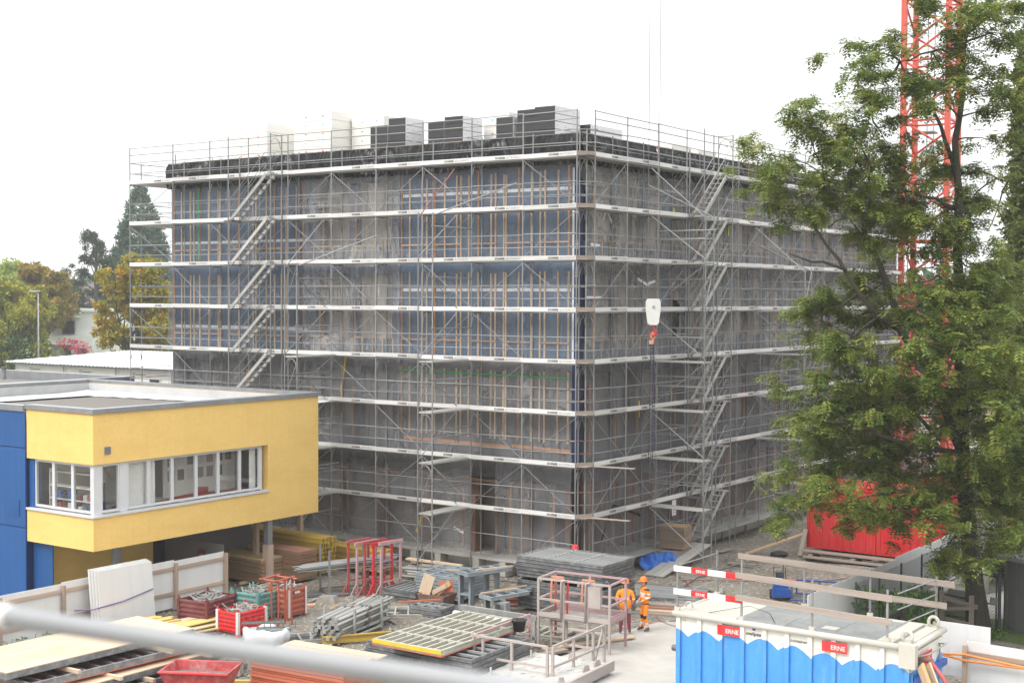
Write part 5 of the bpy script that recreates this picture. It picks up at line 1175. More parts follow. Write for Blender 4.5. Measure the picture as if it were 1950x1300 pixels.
# ------------------------------------------------------------------ tubes, props, beams
def bundle(lab, grp, name, x, y, rz, L, nx, nz, r, m, jz=.0, taper=0, z0=.1, cat='tube', fl=None):
    """single tubes lying side by side; each is a thing of its own"""
    c, s = math.cos(rz), math.sin(rz)
    for k in range(nz):
        for i in range(nx - (k % 2)):
            off = (i - (nx - 1) / 2 + .5 * (k % 2)) * r * 2.25 + random.uniform(-.3, .3) * r; da = random.uniform(-.03, .03) + jz * random.uniform(-1, 1); sh = random.uniform(-.25, .25)
            L2 = L * random.uniform(.88, 1.05); zz = z0 + r + k * r * 1.9
            p = Vector((x - off * s - (L2 / 2 - sh) * math.cos(rz + da), y + off * c - (L2 / 2 - sh) * math.sin(rz + da), zz)); q = Vector((x - off * s + (L2 / 2 + sh) * math.cos(rz + da), y + off * c + (L2 / 2 + sh) * math.sin(rz + da), zz + random.uniform(-.3, .3) * r + (taper * (k + 1) / nz)))
            if fl:
                t = thing(name, lab, cat, p, local=False, group=grp)
                rod('outer_tube', p, p.lerp(q, .58), r, m, t); rod('inner_tube', p.lerp(q, .56), q, r * .8, m, t); rod('collar', p.lerp(q, .54), p.lerp(q, .59), r * 1.35, 'galv_dark' if random.random() < .7 else 'rusty', t)
                d = (q - p).normalized(); bar('end_plate', p - d * .004, p + d * .01, .13, .13, 'galv_dusty', t); bar('end_plate', q - d * .01, q + d * .004, .13, .13, 'galv_dusty', t)
            else:
                tag(rod(name, p, q, r, m, None), lab, cat, grp)
bundle('galvanised steel prop in the big rack right of the crates', 'steel props in the rack', 'steel_prop', -2.55, -10.4, R(100), 3.3, 8, 6, .055, 'galv_dusty', .02, .12, .14, 'prop', True)
def rack(label, x, y, rz, L, Wd, H, m, name='stacking_rack'):
    t = thing(name, label, 'rack', (x, y, 0), rz, group='stacking racks')
    for sx in (-1, 1):
        for sy in (-1, 1): bar('post', (sx * L / 2, sy * Wd / 2, 0), (sx * L / 2, sy * Wd / 2, H), .07, .07, m, t, (0, 1, 0))
        bar('cross_bar', (sx * L / 2, -Wd / 2 + .04, .11), (sx * L / 2, Wd / 2 - .04, .11), .07, .07, m, t)
    for sy in (-1, 1): bar('side_bar', (-L / 2 + .04, sy * Wd / 2, .1), (L / 2 - .04, sy * Wd / 2, .1), .06, .06, m, t)
    return t
rack('galvanised stacking rack holding the steel props', -2.55, -10.4, R(100), 1.75, 1.15, 1.0, 'galv_dusty')
tr_ = rack('tall galvanised rack holding the thin tubes by the red frames', -6.9, -5.9, R(58), 1.7, 1.3, 1.75, 'galv')
for sx in (-.85, .85): bar('shelf_bar', (sx, -.6, .92), (sx, .6, .92), .06, .06, 'galv', tr_)
bundle('thin galvanised tube in the tall rack by the red frames', 'thin tubes in the tall rack', 'scaffold_tube', -6.9, -5.9, R(58), 3.6, 14, 4, .024, 'galv', .02, .2, .95)
bundle('thin tube lying on the ground below the tall rack', 'thin tubes on the ground', 'scaffold_tube', -7.2, -6.7, R(52), 2.8, 8, 2, .024, 'galv_dark', .05, 0, .0)
bundle('scaffold part lying in the heap by the facade behind the red frames', 'heap by the facade', 'scaffold_tube', -5.6, -1.9, R(8), 2.6, 9, 4, .05, 'galv_dusty', .14, .1, .05)
tag(bar('timber_plank', (-6.9, -2.3, .75), (-4.3, -2.1, .72), .22, .07, 'new_board', None), 'pale timber plank on the scaffold heap by the facade', 'plank')
bundle('short bright tube among the clips in front of the flat formwork', 'short bright tubes', 'scaffold_tube', -.1, -13.0, R(60), .8, 6, 2, .03, 'galv_dusty', .5, 0, .0)
o = obj('clip_heap', clutter('clip_heap', 8, .7, .5, .12, 70, 'galv_dusty', .25), None, TR(.5, -12.6, 0, .4)); tag(o, 'heap of bright metal clips in front of the flat formwork', 'clips', kind='stuff')
# yellow beams
def ibeam_mesh():
    b = MB(); b.rng(-.5, .5, -.04, .04, 0, .04); b.rng(-.5, .5, -.04, .04, .16, .2); b.rng(-.5, .5, -.014, .014, .04, .16); return b.mesh('formwork_beam', 'beam_yellow')
IB = ibeam_mesh()
for k in range(7):
    for i in range(8):
        L = 4.9 if k >= 4 else 3.6; x = -12.2 + (.1 if k >= 4 else .6) + random.uniform(-.1, .1); y = -4.2 + i * .105 + (0 if k >= 4 else .1); zz = .1 + k * .205
        o = obj('formwork_beam', IB, None, TR(x, y, zz, R(-2 + random.uniform(-.4, .4))) @ Matrix.Diagonal((L, 1, 1, 1))); tag(o, 'yellow timber I-beam in the long stack beside the school column', 'beam', 'yellow beams beside the column')
for k in range(4):
    for i in range(8):
        o = obj('formwork_beam', IB, None, TR(-10.4 + random.uniform(-.1, .1), -2.5 + i * .12, .1 + k * .205, R(-3)) @ Matrix.Diagonal((4.6, 1, 1, 1))); tag(o, 'yellow timber I-beam in the farther stack near the scaffold foot', 'beam', 'yellow beams near the scaffold foot')
for i, (x, y) in enumerate([(-13.4, -3.8), (-12.2, -3.9), (-10.6, -3.9), (-12.1, -2.1), (-9.0, -2.2)]): tag(bar('timber_bearer', (x, y - .6, .05), (x, y + .6, .05), .1, .1, 'old_plank', None), 'bearer under the yellow beam stacks', 'timber', 'bearers under the yellow beams')
o = obj('formwork_beam', IB, None, TR(-1.55, -11.35, .02, R(56)) @ Matrix.Diagonal((2.3, 1.2, 1.2, 1))); tag(o, 'single yellow timber beam lying in front of the prop rack', 'beam')
for i, (x, y, a, L) in enumerate([(-1.2, -17.6, .5, 2.8), (-.9, -17.0, .62, 2.0)]): d = Vector((math.cos(a), math.sin(a), 0)) * L / 2; p = Vector((x, y, .08)); tag(bar('yellow_board', p - d, p + d, .12, .08, 'board_yellow', None), ['long yellow board on the gravel by the red skip', 'short yellow board on the gravel by the red skip'][i], 'board')
# plywood stacks
def ply_stack(where, grp, x, y, L, Wd, n, t_, edge, top, rz, z0=.1):
    for i in range(n):
        o = bar('plywood_sheet', (x - L / 2 + random.uniform(-.04, .04), y + random.uniform(-.03, .03), z0 + t_ * (i + .5)), (x + L / 2 + random.uniform(-.04, .04), y + random.uniform(-.03, .03) + L * math.sin(rz), z0 + t_ * (i + .5)), Wd, t_ * .88, top if i == n - 1 else random.choice(edge), None)
        tag(o, ('uppermost sheet of ' if i == n - 1 else 'plywood sheet with brown edge inside ') + where, 'plywood', grp)
ply_stack('the yellow-topped plywood stack beside the hoarding', 'yellow-topped plywood stack', -11.75, -6.35, 2.75, 1.2, 18, .05, ['ply_edge', 'ply_edge', 'ply_red'], 'ply_top', 0)
ply_stack('the taller red-topped plywood stack behind the column', 'red-topped plywood stack', -10.9, -5.3, 2.9, .95, 23, .05, ['ply_edge', 'ply_red', 'ply_edge'], 'ply_red', 0)
for i, x in enumerate((-12.6, -11.2, -10.2)): tag(bar('timber_bearer', (x, -7.3, .05), (x + .05, -4.8, .05), .12, .1, 'new_board', None), ['bearer under the plywood at the hoarding end', 'middle bearer under the plywood stacks', 'bearer under the plywood by the column'][i], 'timber', 'bearers under plywood')
# red A-frames
for i in range(5):
    x = -6.45 + .3 * i; y = -5.75 + .12 * i; a = R(84 + 3 * (i % 2))
    t = thing('shoring_trestle', ['red steel shoring frame, leftmost of the row', 'second red shoring frame of the row', 'third shoring frame of the row, whitened with dust', 'fourth red shoring frame of the row', 'red shoring frame, rightmost of the row'][i], 'frame', (x, y, 0), a, group='red shoring frames')
    m = ['paint_oldred', 'paint_pink', 'paint_oldred', 'paint_red', 'paint_pink'][i]; H = 1.95 - .05 * (i % 2)
    for s in (-.5, .5): bar('upright', (s, 0, .0), (s, 0, H), .08, .07, m, t, (0, 1, 0)); bar('strut', (s, 0, .5), (s * 1.7, 0, .02), .05, .04, m, t, (0, 1, 0))
    bar('top_bar', (-.62, 0, H + .05), (.62, 0, H + .05), .07, .12, m, t); bar('cross_bar', (-.46, 0, .55), (.46, 0, .55), .05, .05, m, t)
    if i in (2, 3):
        for zz in (1.0, 1.25): bar('coupling_bar', (-.46, 0, zz), (.46, 0, zz), .05, .05, 'form_blue', t)
t = thing('waste_skip', 'weathered red skip with rubble, half hidden by the pipe', 'skip', (-.95, -18.6, 0), R(28))
b = MB(); b.add([(-.7, -.5, .1), (.7, -.5, .1), (.7, .5, .1), (-.7, .5, .1), (-1.0, -.62, .85), (1.0, -.62, .85), (1.0, .62, .85), (-1.0, .62, .85), (-.94, -.56, .85), (.94, -.56, .85), (.94, .56, .85), (-.94, .56, .85), (-.85, -.5, .6), (.85, -.5, .6), (.85, .5, .6), (-.85, .5, .6)],
    [(3, 2, 1, 0), (0, 1, 5, 4), (1, 2, 6, 5), (2, 3, 7, 6), (3, 0, 4, 7), (4, 5, 9, 8), (5, 6, 10, 9), (6, 7, 11, 10), (7, 4, 8, 11), (8, 9, 13, 12), (9, 10, 14, 13), (10, 11, 15, 14), (11, 8, 12, 15)]); b.build('tub', 'paint_oldred', t)
rod('rim_tube', (-1.0, -.66, .82), (1.0, -.66, .82), .04, 'paint_red', t); rod('rim_tube', (-1.0, .66, .82), (1.0, .66, .82), .04, 'paint_red', t); box('runner', -.7, .7, -.4, -.3, 0, .1, 'rusty', t); box('runner', -.7, .7, .3, .4, 0, .1, 'rusty', t)
b = MB(); b.add([(-.85, -.5, .6), (.85, -.5, .6), (.85, .5, .6), (-.85, .5, .6)], [(0, 1, 2, 3)]); o = b.build('rubble', 'roof_gravel', None, W[t.name].copy()); tag(o, 'grey rubble filling the red skip', 'rubble', kind='stuff')
tag(bar('concrete_block', (-2.3, -16.6, .25), (-1.7, -16.3, .25), .5, .5, 'concrete', None), 'grey concrete block behind the red skip', 'block')
tag(bar('timber_board', (-3.6, -16.9, .52), (-1.9, -16.1, .52), .5, .04, 'new_board', None), 'pale board lying on the concrete block', 'board')
# rubble concrete lump by the rack
b = MB(); b.box(-6.3, -7.6, .1, .9, .6, .3, R(20), .6); tag(b.build('rubble_block', 'rubble_grey' if 'rubble_grey' in MT else M('rubble_grey', (.25, .23, .2), .95, 0, .3, 4, bump=.8, bscale=8).name), 'broken concrete lump behind the rust-red crate', 'concrete')

# ------------------------------------------------------------------ work cage, barrier frame and white slab
t = thing('work_cage', 'pale pink dusty steel work cage on legs with control box', 'work platform', (4.7, -7.6, 0), R(7))
L, D, zp, zt = 2.5, 1.25, .98, 2.2
for i in range(2): b = MB(); b.rng(-L / 2 + i * L / 2, (i) * L / 2 - .004, -D / 2, D / 2, zp - .05, zp); b.build('floor_plate', 'galv_dusty', t)
for (x, y) in ((-L / 2, -D / 2), (L / 2, -D / 2), (L / 2, D / 2), (-L / 2, D / 2), (-.35, -D / 2), (.5, -D / 2), (0, D / 2)):
    bar('post', (x, y, 0 if abs(x) == L / 2 or y < 0 else zp), (x, y, zt), .07, .07, 'dusty_cream' if y < 0 else 'paint_pink', t, (0, 1, 0))
for z in (zp + .08, 1.55, zt):
    for (p, q) in (((-L / 2, -D / 2), (L / 2, -D / 2)), ((L / 2, -D / 2), (L / 2, D / 2)), ((L / 2, D / 2), (-L / 2, D / 2)), ((-L / 2, D / 2), (-L / 2, -D / 2))):
        bar('rail', (*p, z), (*q, z), .06, .06 if z > 1.2 else .14, 'paint_pink' if q[1] > 0 else 'dusty_cream', t)
bar('red_post', (-.6, .1, .0), (-.55, .1, 2.1), .05, .05, 'paint_red', t, (0, 1, 0)); bar('red_post', (-1.1, .3, .1), (-1.1, .3, 2.1), .05, .05, 'paint_oldred', t, (0, 1, 0))
b = MB(); b.rng(.52, .95, -D / 2 - .06, -D / 2 + .1, 1.45, 2.12); b.build('control_box', 'dusty_cream', t)
b = MB(); b.tube([(.45, -D / 2 - .08, 1.0), (.45, -D / 2 - .08, 2.15), (.5, -D / 2 - .08, 2.22), (.6, -D / 2 - .08, 2.24)], .035, 8); b.tube([(-.4, -D / 2 - .08, 1.0), (-.4, -D / 2 - .08, 2.15), (-.35, -D / 2 - .08, 2.22), (-.25, -D / 2 - .08, 2.24)], .035, 8); b.build('bent_tube', 'dusty_cream', t, smooth=True)
for x in (-.95, .15): 
    bar('gate_frame', (x - .12, -.1, 1.35), (x - .08, -.1, 2.18), .06, .05, 'paint_salmon', t, (0, 1, 0)); bar('gate_frame', (x + .35, -.1, 1.35), (x + .32, -.1, 2.18), .06, .05, 'paint_salmon', t, (0, 1, 0)); bar('gate_frame', (x - .1, -.1, 2.18), (x + .34, -.1, 2.18), .05, .07, 'paint_salmon', t)
    bar('gate_frame', (x - .1, -.1, 1.38), (x + .34, -.1, 1.38), .05, .07, 'paint_salmon', t)
bar('toe_plate', (-L / 2, D / 2 - .02, zp + .1), (L / 2, D / 2 - .02, zp + .1), .02, .2, 'paint_pink', t); bar('toe_plate', (L / 2 - .02, -D / 2, zp + .1), (L / 2 - .02, D / 2, zp + .1), .02, .2, 'paint_pink', t)
for k in range(5): bar('ladder_rung', (-.9, -.35, .15 + .17 * k), (-.4, -.35, .15 + .17 * k), .04, .04, 'dusty_cream', t)
bar('ladder_side', (-.92, -.35, 0), (-.92, -.35, .95), .06, .05, 'dusty_cream', t, (0, 1, 0)); bar('ladder_side', (-.38, -.35, 0), (-.38, -.35, .95), .06, .05, 'dusty_cream', t, (0, 1, 0))
for (x, y) in ((-L / 2 + .15, -D / 2), (L / 2 - .1, -D / 2)): b = MB(); b.tube([(x - .05, y, zt), (x - .05, y, zt + .1), (x, y, zt + .14), (x + .05, y, zt + .1), (x + .05, y, zt)], .012, 6); b.build('lifting_eye', 'galv', t)
# white lime-dusted slab with lifting lugs
t = thing('dusty_slab', 'thick slab covered in white dust at the bottom edge', 'slab', (6.1, -12.2, 0), R(4))
b = MB(); b.rng(-1.3, 1.25, -2.2, 2.1, .04, .36); b.build('body', 'galv_dusty', t)
sheet('dust_layer', (-1.28, -2.18, .37), (2.5, 0, 0), (0, 4.25, 0), 40, 60, 'lime_dust', t, .025, 5, None, 71, (0, 0, 1))
W_ = [(-1.1, -.8), (-1.1, 1.5), (.1, 1.9), (1.1, 1.6), (1.1, -.6), (1.1, .9)]
for x, y in W_: b = MB(); b.prism([(-.14, 0), (.14, 0), (.07, .2), (-.07, .2)], -.025, .025, 'y'); b.build('lifting_lug', 'dusty_cream', t, TR(x, y, .37, x))
bar('edge_beam', (1.3, -2.2, .3), (1.3, 2.2, .3), .12, .3, 'dusty_cream', t)
t = thing('guard_cage', 'low pale pink guard frame standing on the white slab', 'guard frame', (5.2, -10.75, 0), R(3))
LX, LY = 2.65, 3.2
for (x, y, m) in ((-LX / 2, -LY / 2, 'paint_pink'), (.0, -LY / 2, 'dusty_cream'), (LX / 2 - .12, -LY / 2, 'dusty_cream'), (LX / 2, -LY / 2 + .1, 'dusty_cream'), (LX / 2, -.3, 'dusty_cream'), (LX / 2, LY / 2, 'dusty_cream'), (LX / 2, .9, 'dusty_cream'), (-LX / 2, LY / 2, 'paint_pink'), (-LX / 2, .7, 'paint_pink'), (-LX / 2 + .3, -LY / 2 + .04, 'dusty_cream')):
    bar('post', (x, y, .04), (x, y, 1.22), .07, .07, m, t, (0, 1, 0))
for z in (1.22, .62):
    bar('rail', (-LX / 2, -LY / 2, z), (LX / 2 - .12, -LY / 2, z), .06, .06, 'dusty_cream', t); bar('rail', (LX / 2, -LY / 2 + .1, z), (LX / 2, LY / 2, z), .06, .06, 'dusty_cream', t); bar('rail', (-LX / 2, LY / 2, z), (-LX / 2, -LY / 2, z), .06, .06, 'paint_pink', t)
for z in (.95, .45): bar('rail', (.1, LY / 2, z), (LX / 2, LY / 2, z), .06, .06, 'dusty_cream', t)
bar('strut', (LX / 2, .9, .1), (LX / 2, 1.55, 1.2), .06, .05, 'galv_dusty', t)
b = MB(); b.tube([(-.55, -LY / 2, 1.25), (-.55, -LY / 2, 1.36), (-.5, -LY / 2, 1.4), (-.45, -LY / 2, 1.36), (-.45, -LY / 2, 1.25)], .012, 6); b.build('lifting_eye', 'galv', t)
for i, (y, x) in enumerate([(-7.0, 3.2), (-6.75, 3.4), (-7.2, 3.1)]): tag(bar('timber_plank', (x + .9, y - 1.6, .05 + .055 * (i % 2)), (x + 2.2, y + .9, .05 + .055 * (i % 2)), .25, .05, 'new_board', None), ['middle', 'right', 'left'][i] + ' timber plank on the ground below the work cage', 'plank', 'planks under the cage')
tag(bar('timber_plank', (3.4, -13.2, .1), (4.6, -8.4, .06), .28, .08, 'old_plank', None), 'long grey-brown plank along the edge of the white slab', 'plank')

# scraps of timber and steel left lying about the yard
r2 = random.Random(77); SCR = []
for i in range(46):
    x, y = r2.choice([(r2.uniform(-5.5, -1), r2.uniform(-9.5, -3)), (r2.uniform(-3, 4), r2.uniform(-9.2, -6.6)), (r2.uniform(-9, -5), r2.uniform(-9, -7.4)), (r2.uniform(1, 8), r2.uniform(-1, 7)), (r2.uniform(-2.5, .5), r2.uniform(-15, -12))]); a = r2.uniform(0, 6.28); L = r2.uniform(.2, .7)
    o = bar('scrap_piece', (x - L / 2 * math.cos(a), y - L / 2 * math.sin(a), .04), (x + L / 2 * math.cos(a), y + L / 2 * math.sin(a), r2.uniform(.04, .1)), r2.uniform(.05, .16), .04, r2.choice(['new_board', 'old_plank', 'rail_wood', 'form_steel', 'old_plank', 'red_ply', 'galv_dusty']), None)
    tag(o, 'small scrap of timber or steel lying loose on the gravel yard', 'scrap', 'loose scraps in the yard')
panel('steel form leaning flat on the gravel before the red trestles', 'loose forms mid yard', -4.4, -7.6, .0, 1.5, .8, .1, R(25), 3)
panel('steel form half on the gravel beside the small pile', 'loose forms mid yard', -.6, -8.3, .0, 1.4, .75, .1, R(12), 3, m='form_blue')
panel('steel form lying behind the yellow beam', 'loose forms mid yard', -.5, -9.8, .0, 1.2, .7, .1, R(66), 2)
bundle('short tube lying by the foot of the tall stack', 'tubes by the tall stack', 'scaffold_tube', .6, -7.6, R(10), 2.0, 5, 2, .03, 'galv_dusty', .1, 0, .0)

# ------------------------------------------------------------------ blue and white roll-off container with guard rails
def wave_paint():
    m, t, b = _nodes('container_paint')
    tc = t.nodes.new('ShaderNodeTexCoord'); sp = t.nodes.new('ShaderNodeSeparateXYZ'); t.links.new(tc.outputs['Object'], sp.inputs[0])
    def mth(op, a, c=None, d=None):
        n_ = t.nodes.new('ShaderNodeMath'); n_.operation = op
        for i, v in enumerate((a, c, d)):
            if v is None: continue
            if isinstance(v, (int, float)): n_.inputs[i].default_value = v
            else: t.links.new(v, n_.inputs[i])
        return n_.outputs[0]
    s = mth('ADD', sp.outputs[0], sp.outputs[1])
    # rounded crests with pointed drips: |sin| arches of two lengths
    a1 = mth('ABSOLUTE', mth('SINE', mth('MULTIPLY', s, 3.55))); a2 = mth('SINE', mth('MULTIPLY', s, 1.3))
    hgt = mth('ADD', mth('MULTIPLY_ADD', a1, .21, 1.96), mth('MULTIPLY', a2, .05))
    hgt = mth('ADD', hgt, mth('MULTIPLY', s, -.02))
    f = mth('GREATER_THAN', sp.outputs[2], hgt)
    v = _coord(t, 'Object', (1, 1, .35), False); d = _noise(t, v, 2.2, 7, .7)
    bl = _ramp(t, d, [(.3, (.05, .25, .6)), (.7, (.075, .31, .7))]); wh = _ramp(t, d, [(.3, (.66, .64, .57)), (.7, (.76, .74, .67))])
    c = _mix(t, bl, wh, f)
    c = _mix(t, c, (.5, .5, .48), _ramp(t, _noise(t, _coord(t, 'Object', (3, 3, .5), False), 1.6, 8, .75), [(.55, 0.), (.8, .4)]))
    c = _mix(t, c, (.16, .07, .04), _ramp(t, _noise(t, _coord(t, 'Object', (2, 2, 1.2), False), 3.2, 9, .8), [(.66, 0.), (.73, .8)]))
    t.links.new(c, b.inputs['Base Color']); b.inputs['Roughness'].default_value = .42
    _bump(t, b, _noise(t, _coord(t, 'Object', (1, 1, 1), False), 1.6, 3, .5), .35, .12)
wave_paint()
CX0, CX1, CY0, CY1, CH = 10.15, 16.8, -11.5, -9.0, 2.6
t = ct = thing('rolloff_container', 'blue container with white wavy upper band and guard rails on its roof', 'container', (13.5, -10.25, 0), local=False)
b = MB(); b.rng(CX0 + .06, CX1 - .06, CY0 + .07, CY1 - .07, .18, CH - .12); b.build('body', 'container_paint', t)
M('roof_sheet', (.24, .25, .25), .6, .2, .15, 2, rnd=0, bump=.4, bscale=60, dirt=(.42, .4, .36), dirt_amt=.6)
nr_ = 10
for i in range(nr_ + 1):
    x = CX0 + .12 + (CX1 - CX0 - .24) * i / nr_
    for y0, y1 in ((CY0 - .005, CY0 + .068), (CY1 - .068, CY1 + .005)): b = MB(); b.rng(x - .06, x + .06, y0, y1, .18, CH - .1); b.build('rib', 'container_paint', t)
for p, q in (((CX0, CY0), (CX1, CY0)), ((CX1, CY0), (CX1, CY1)), ((CX1, CY1), (CX0, CY1)), ((CX0, CY1), (CX0, CY0))):
    b = MB(); b.tube([(*p, CH - .06), (*q, CH - .06)], .085, 10); b.build('top_rail', 'cream_metal', t, smooth=True)
    b = MB(); b.bar((*p, .1), (*q, .1), .16, .2); b.build('bottom_rail', 'paint_blue', t)
b = MB(); b.rng(CX0 + .05, CX0 + 1.75, CY0 + .06, CY1 - .06, CH - .08, CH - .02); b.build('roof_plate', 'cream_metal', t)
for i in range(3): b = MB(); x = CX0 + 1.76 + i * 1.38; b.rng(x, x + 1.37, CY0 + .06, CY1 - .06, CH - .08, CH - .015); b.build('roof_plate', 'roof_sheet', t)
b = MB(); b.rng(CX1 - .9, CX1 - .5, CY0 + .06, CY1 - .06, CH - .08, CH + .03); b.rng(CX1 - .38, CX1 - .06, CY0 + .06, CY1 - .06, CH - .08, CH + .03); b.build('roof_plate', 'cream_metal', t)
b = MB(); b.rng(CX1 - 2.6, CX1 - 2.2, CY0 + .5, CY0 + .85, CH - .012, CH - .0); b.build('hatch', 'cream_metal', t)
b = MB(); b.rng(CX1 - .3, CX1 + .12, CY0 - .1, CY0 + .1, CH - .55, CH + .04); b.build('corner_casting', 'cream_metal', t)
for y in (CY0 + .25, CY1 - .25): b = MB(); b.tube([(CX1 - .2 + .13 * math.cos(k), y, CH + .15 + .15 * math.sin(k)) for k in np.linspace(-.6, 3.74, 12)], .045, 8); b.build('lifting_eye', 'cream_metal', t, smooth=True)
b = MB(); b.tube([(CX0 + .2 + .1 * math.cos(k), CY0 + .5, CH + .08 + .1 * math.sin(k)) for k in np.linspace(-.3, 3.4, 10)], .03, 8); b.build('lifting_eye', 'cream_metal', t, smooth=True)
# door end with locking bar, hose valve
b = MB(); b.rng(CX1 - .07, CX1 + .0, CY0 + .1, CY1 - .1, .2, CH - .2); b.build('door', 'container_paint', t)
for y in (CY0 + .5, CY1 - .5): rod('lock_bar', (CX1 + .05, y, .3), (CX1 + .05, y, CH - .3), .025, 'galv', t)
bar('lock_beam', (CX1 + .08, CY0 + .1, 1.75), (CX1 + .08, CY1 - .1, 1.75), .1, .16, 'paint_blue', t)
rod('valve', (CX1 + .0, CY0 + .5, 2.2), (CX1 + .35, CY0 + .45, 2.2), .07, 'rusty', t); rod('valve', (CX0 - .2, CY0 + .3, 1.5), (CX0, CY0 + .3, 1.5), .09, 'galv_dark', t)
b = MB(); b.tube([(CX1 + .02, CY0 + .35, 2.28), (CX1 + .25, CY0 + .5, 2.33), (CX1 + .25, CY1 - .6, 2.33), (CX1 + .02, CY1 - .5, 2.28)], .02, 6); b.build('handle', 'galv', t)
rod('side_latch', (CX1 - .45, CY0 - .06, 1.28), (CX1 - .1, CY0 - .06, 1.28), .03, 'galv', t)
# printed plates and marks on the long side
ER = text_mesh('ERNE', .165, 'paint_white', .003)
for x0, x1 in ((CX0 + 1.32, CX0 + 1.98), (CX0 + 4.3, CX0 + 4.98)):
    p_ = MB(); p_.rng(x0, x1, CY0 - .014, CY0 - .008, 2.15, 2.42); pp = p_.build('sign_plate', 'paint_red', t); obj('lettering', ER, pp, facing(x0 + .24, CY0 - .018, 2.22, (1, 0, 0)))
p_ = MB(); p_.rng(CX1 + .075, CX1 + .08, CY0 + .55, CY0 + 1.3, 1.95, 2.3); pp = p_.build('sign_plate', 'paint_red', t); obj('lettering', ER, pp, facing(CX1 + .085, CY0 + .75, 2.05, (0, 1, 0)))
obj('lettering', text_mesh('owipex', .15, 'print_black', .003), t, facing(CX0 + 2.13, CY0 + .06, 2.24, (1, 0, 0)))
b = MB(); b.lathe([(.055, 0), (0, .002)], 12); b.build('emblem', 'paint_blue', t, facing(CX0 + 2.36, CY0 + .062, 2.43, (1, 0, 0)))
obj('lettering', text_mesh('container', .125, 'print_black', .001), t, facing(CX0 + 3.4, CY0 + .06, 2.24, (1, 0, 0)))
obj('lettering', text_mesh('8 9', .06, 'print_black', .0), t, facing(CX0 + .25, CY0 + .06, 2.35, (1, 0, 0)))
# guard rails on the roof
for (x, y) in ((10.22, CY0 + .05), (10.95 + 1.2, CY0 + .05), (14.15, CY0 + .05), (16.15, CY0 + .05), (10.22, CY1 - .05), (11.0, CY1 - .05), (12.9, CY1 - .05), (14.8, CY1 - .05), (16.6, CY1 - .05)):
    p_ = bar('rail_post', (x, y, CH - .06), (x, y, CH + 1.32), .05, .05, 'galv', t, (0, 1, 0)); box('post_foot', x - .07, x + .07, y - .05, y + .05, CH - .06, CH + .12, 'cream_metal', p_)
PLK = {}
def plank(x0, x1, y, z, striped, tilt=0.):
    if not striped: return bar('guard_board', (x0, y, z), (x1, y, z - tilt), .03, .16, 'old_plank', t)
    g_ = bar('guard_board', (x0, y, z), (x1, y, z - tilt), .03, .16, 'paint_white', t)
    for a, c in ((.26, .5), (.76, 1.0)):
        xa, xb = x0 + (x1 - x0) * a, x0 + (x1 - x0) * c; za, zb = z - tilt * a, z - tilt * c
        s_ = bar('stripe', (xa, y, za), (xb, y, zb), .034, .162, 'paint_red', g_)
        if a < .5: obj('lettering', ERS, g_, facing(xa + .14, y - .02, za - .045, (1, 0, 0)))
    return g_
ERS = text_mesh('ERNE', .12, 'paint_white', .002)
yf, yn = CY1 - .09, CY0 + .01
plank(10.12, 12.2, yn, CH + 1.18, True); plank(10.12, 12.2, yn, CH + .55, True)
plank(12.0, 16.3, yn - .035, CH + 1.22, False, .1); plank(12.0, 16.3, yn - .035, CH + .62, False, .1)
plank(10.9, 13.2, yf, CH + 1.25, False, .03); plank(13.0, 17.1, yf - .035, CH + 1.22, False, .05); plank(11.0, 12.7, yf - .04, CH + .68, True); plank(14.2, 16.9, yf - .035, CH + .62, False, .03)
for x in (10.22, 16.4):
    for z in (CH + 1.25, CH + .85, CH + .45): rod('end_rail', (x, CY0 + .05, z), (x + (.2 if x > 12 else 0), CY1 - .05, z), .018, 'galv', t, 'rod6')
# boards and hose leaning at the door end
for i, (dx, dy) in enumerate(((0, 0), (.12, .16), (.02, -.14))):
    tag(bar('timber_board', (CX1 + .2 + dx, CY0 + .1 + dy, 2.15), (CX1 + 1.5 + dx, CY0 - .9 + dy, .1), .28, .04, ['board_yellow', 'new_board', 'batten'][i], None, (1, 1, 0)), ['widest yellow board leaning on the container end', 'pale board behind the yellow one at the container end', 'narrow board leaning beside the yellow one'][i], 'board', 'boards leaning on the container')
b = MB(); b.tube([(CX1 + .3, CY0 + .46, 2.2), (CX1 + .7, CY0 + .3, 1.85), (CX1 + 1.2, CY0 + .0, 1.1), (CX1 + 1.6, CY0 - .3, .3), (CX1 + 1.8, CY0 - .6, .08)], .055, 8); tag(b.build('red_hose', 'red_hose' if 'red_hose' in MT else M('red_hose', (.42, .09, .08), .6).name, smooth=True), 'faded red hose running down from the container valve', 'hose')
b = MB(); b.tube([(CX0 + .9, CY0 + .3, CH + .02), (CX0 + 1.5, CY0 + 1.6, CH + .05), (CX0 + 2.3, CY0 + 1.2, CH + .02), (CX0 + 2.9, CY0 + .2, CH + .03)], .008, 4); tag(b.build('thin_cable', 'rubber', smooth=True), 'thin black cable lying in a loop on the container roof', 'cable')

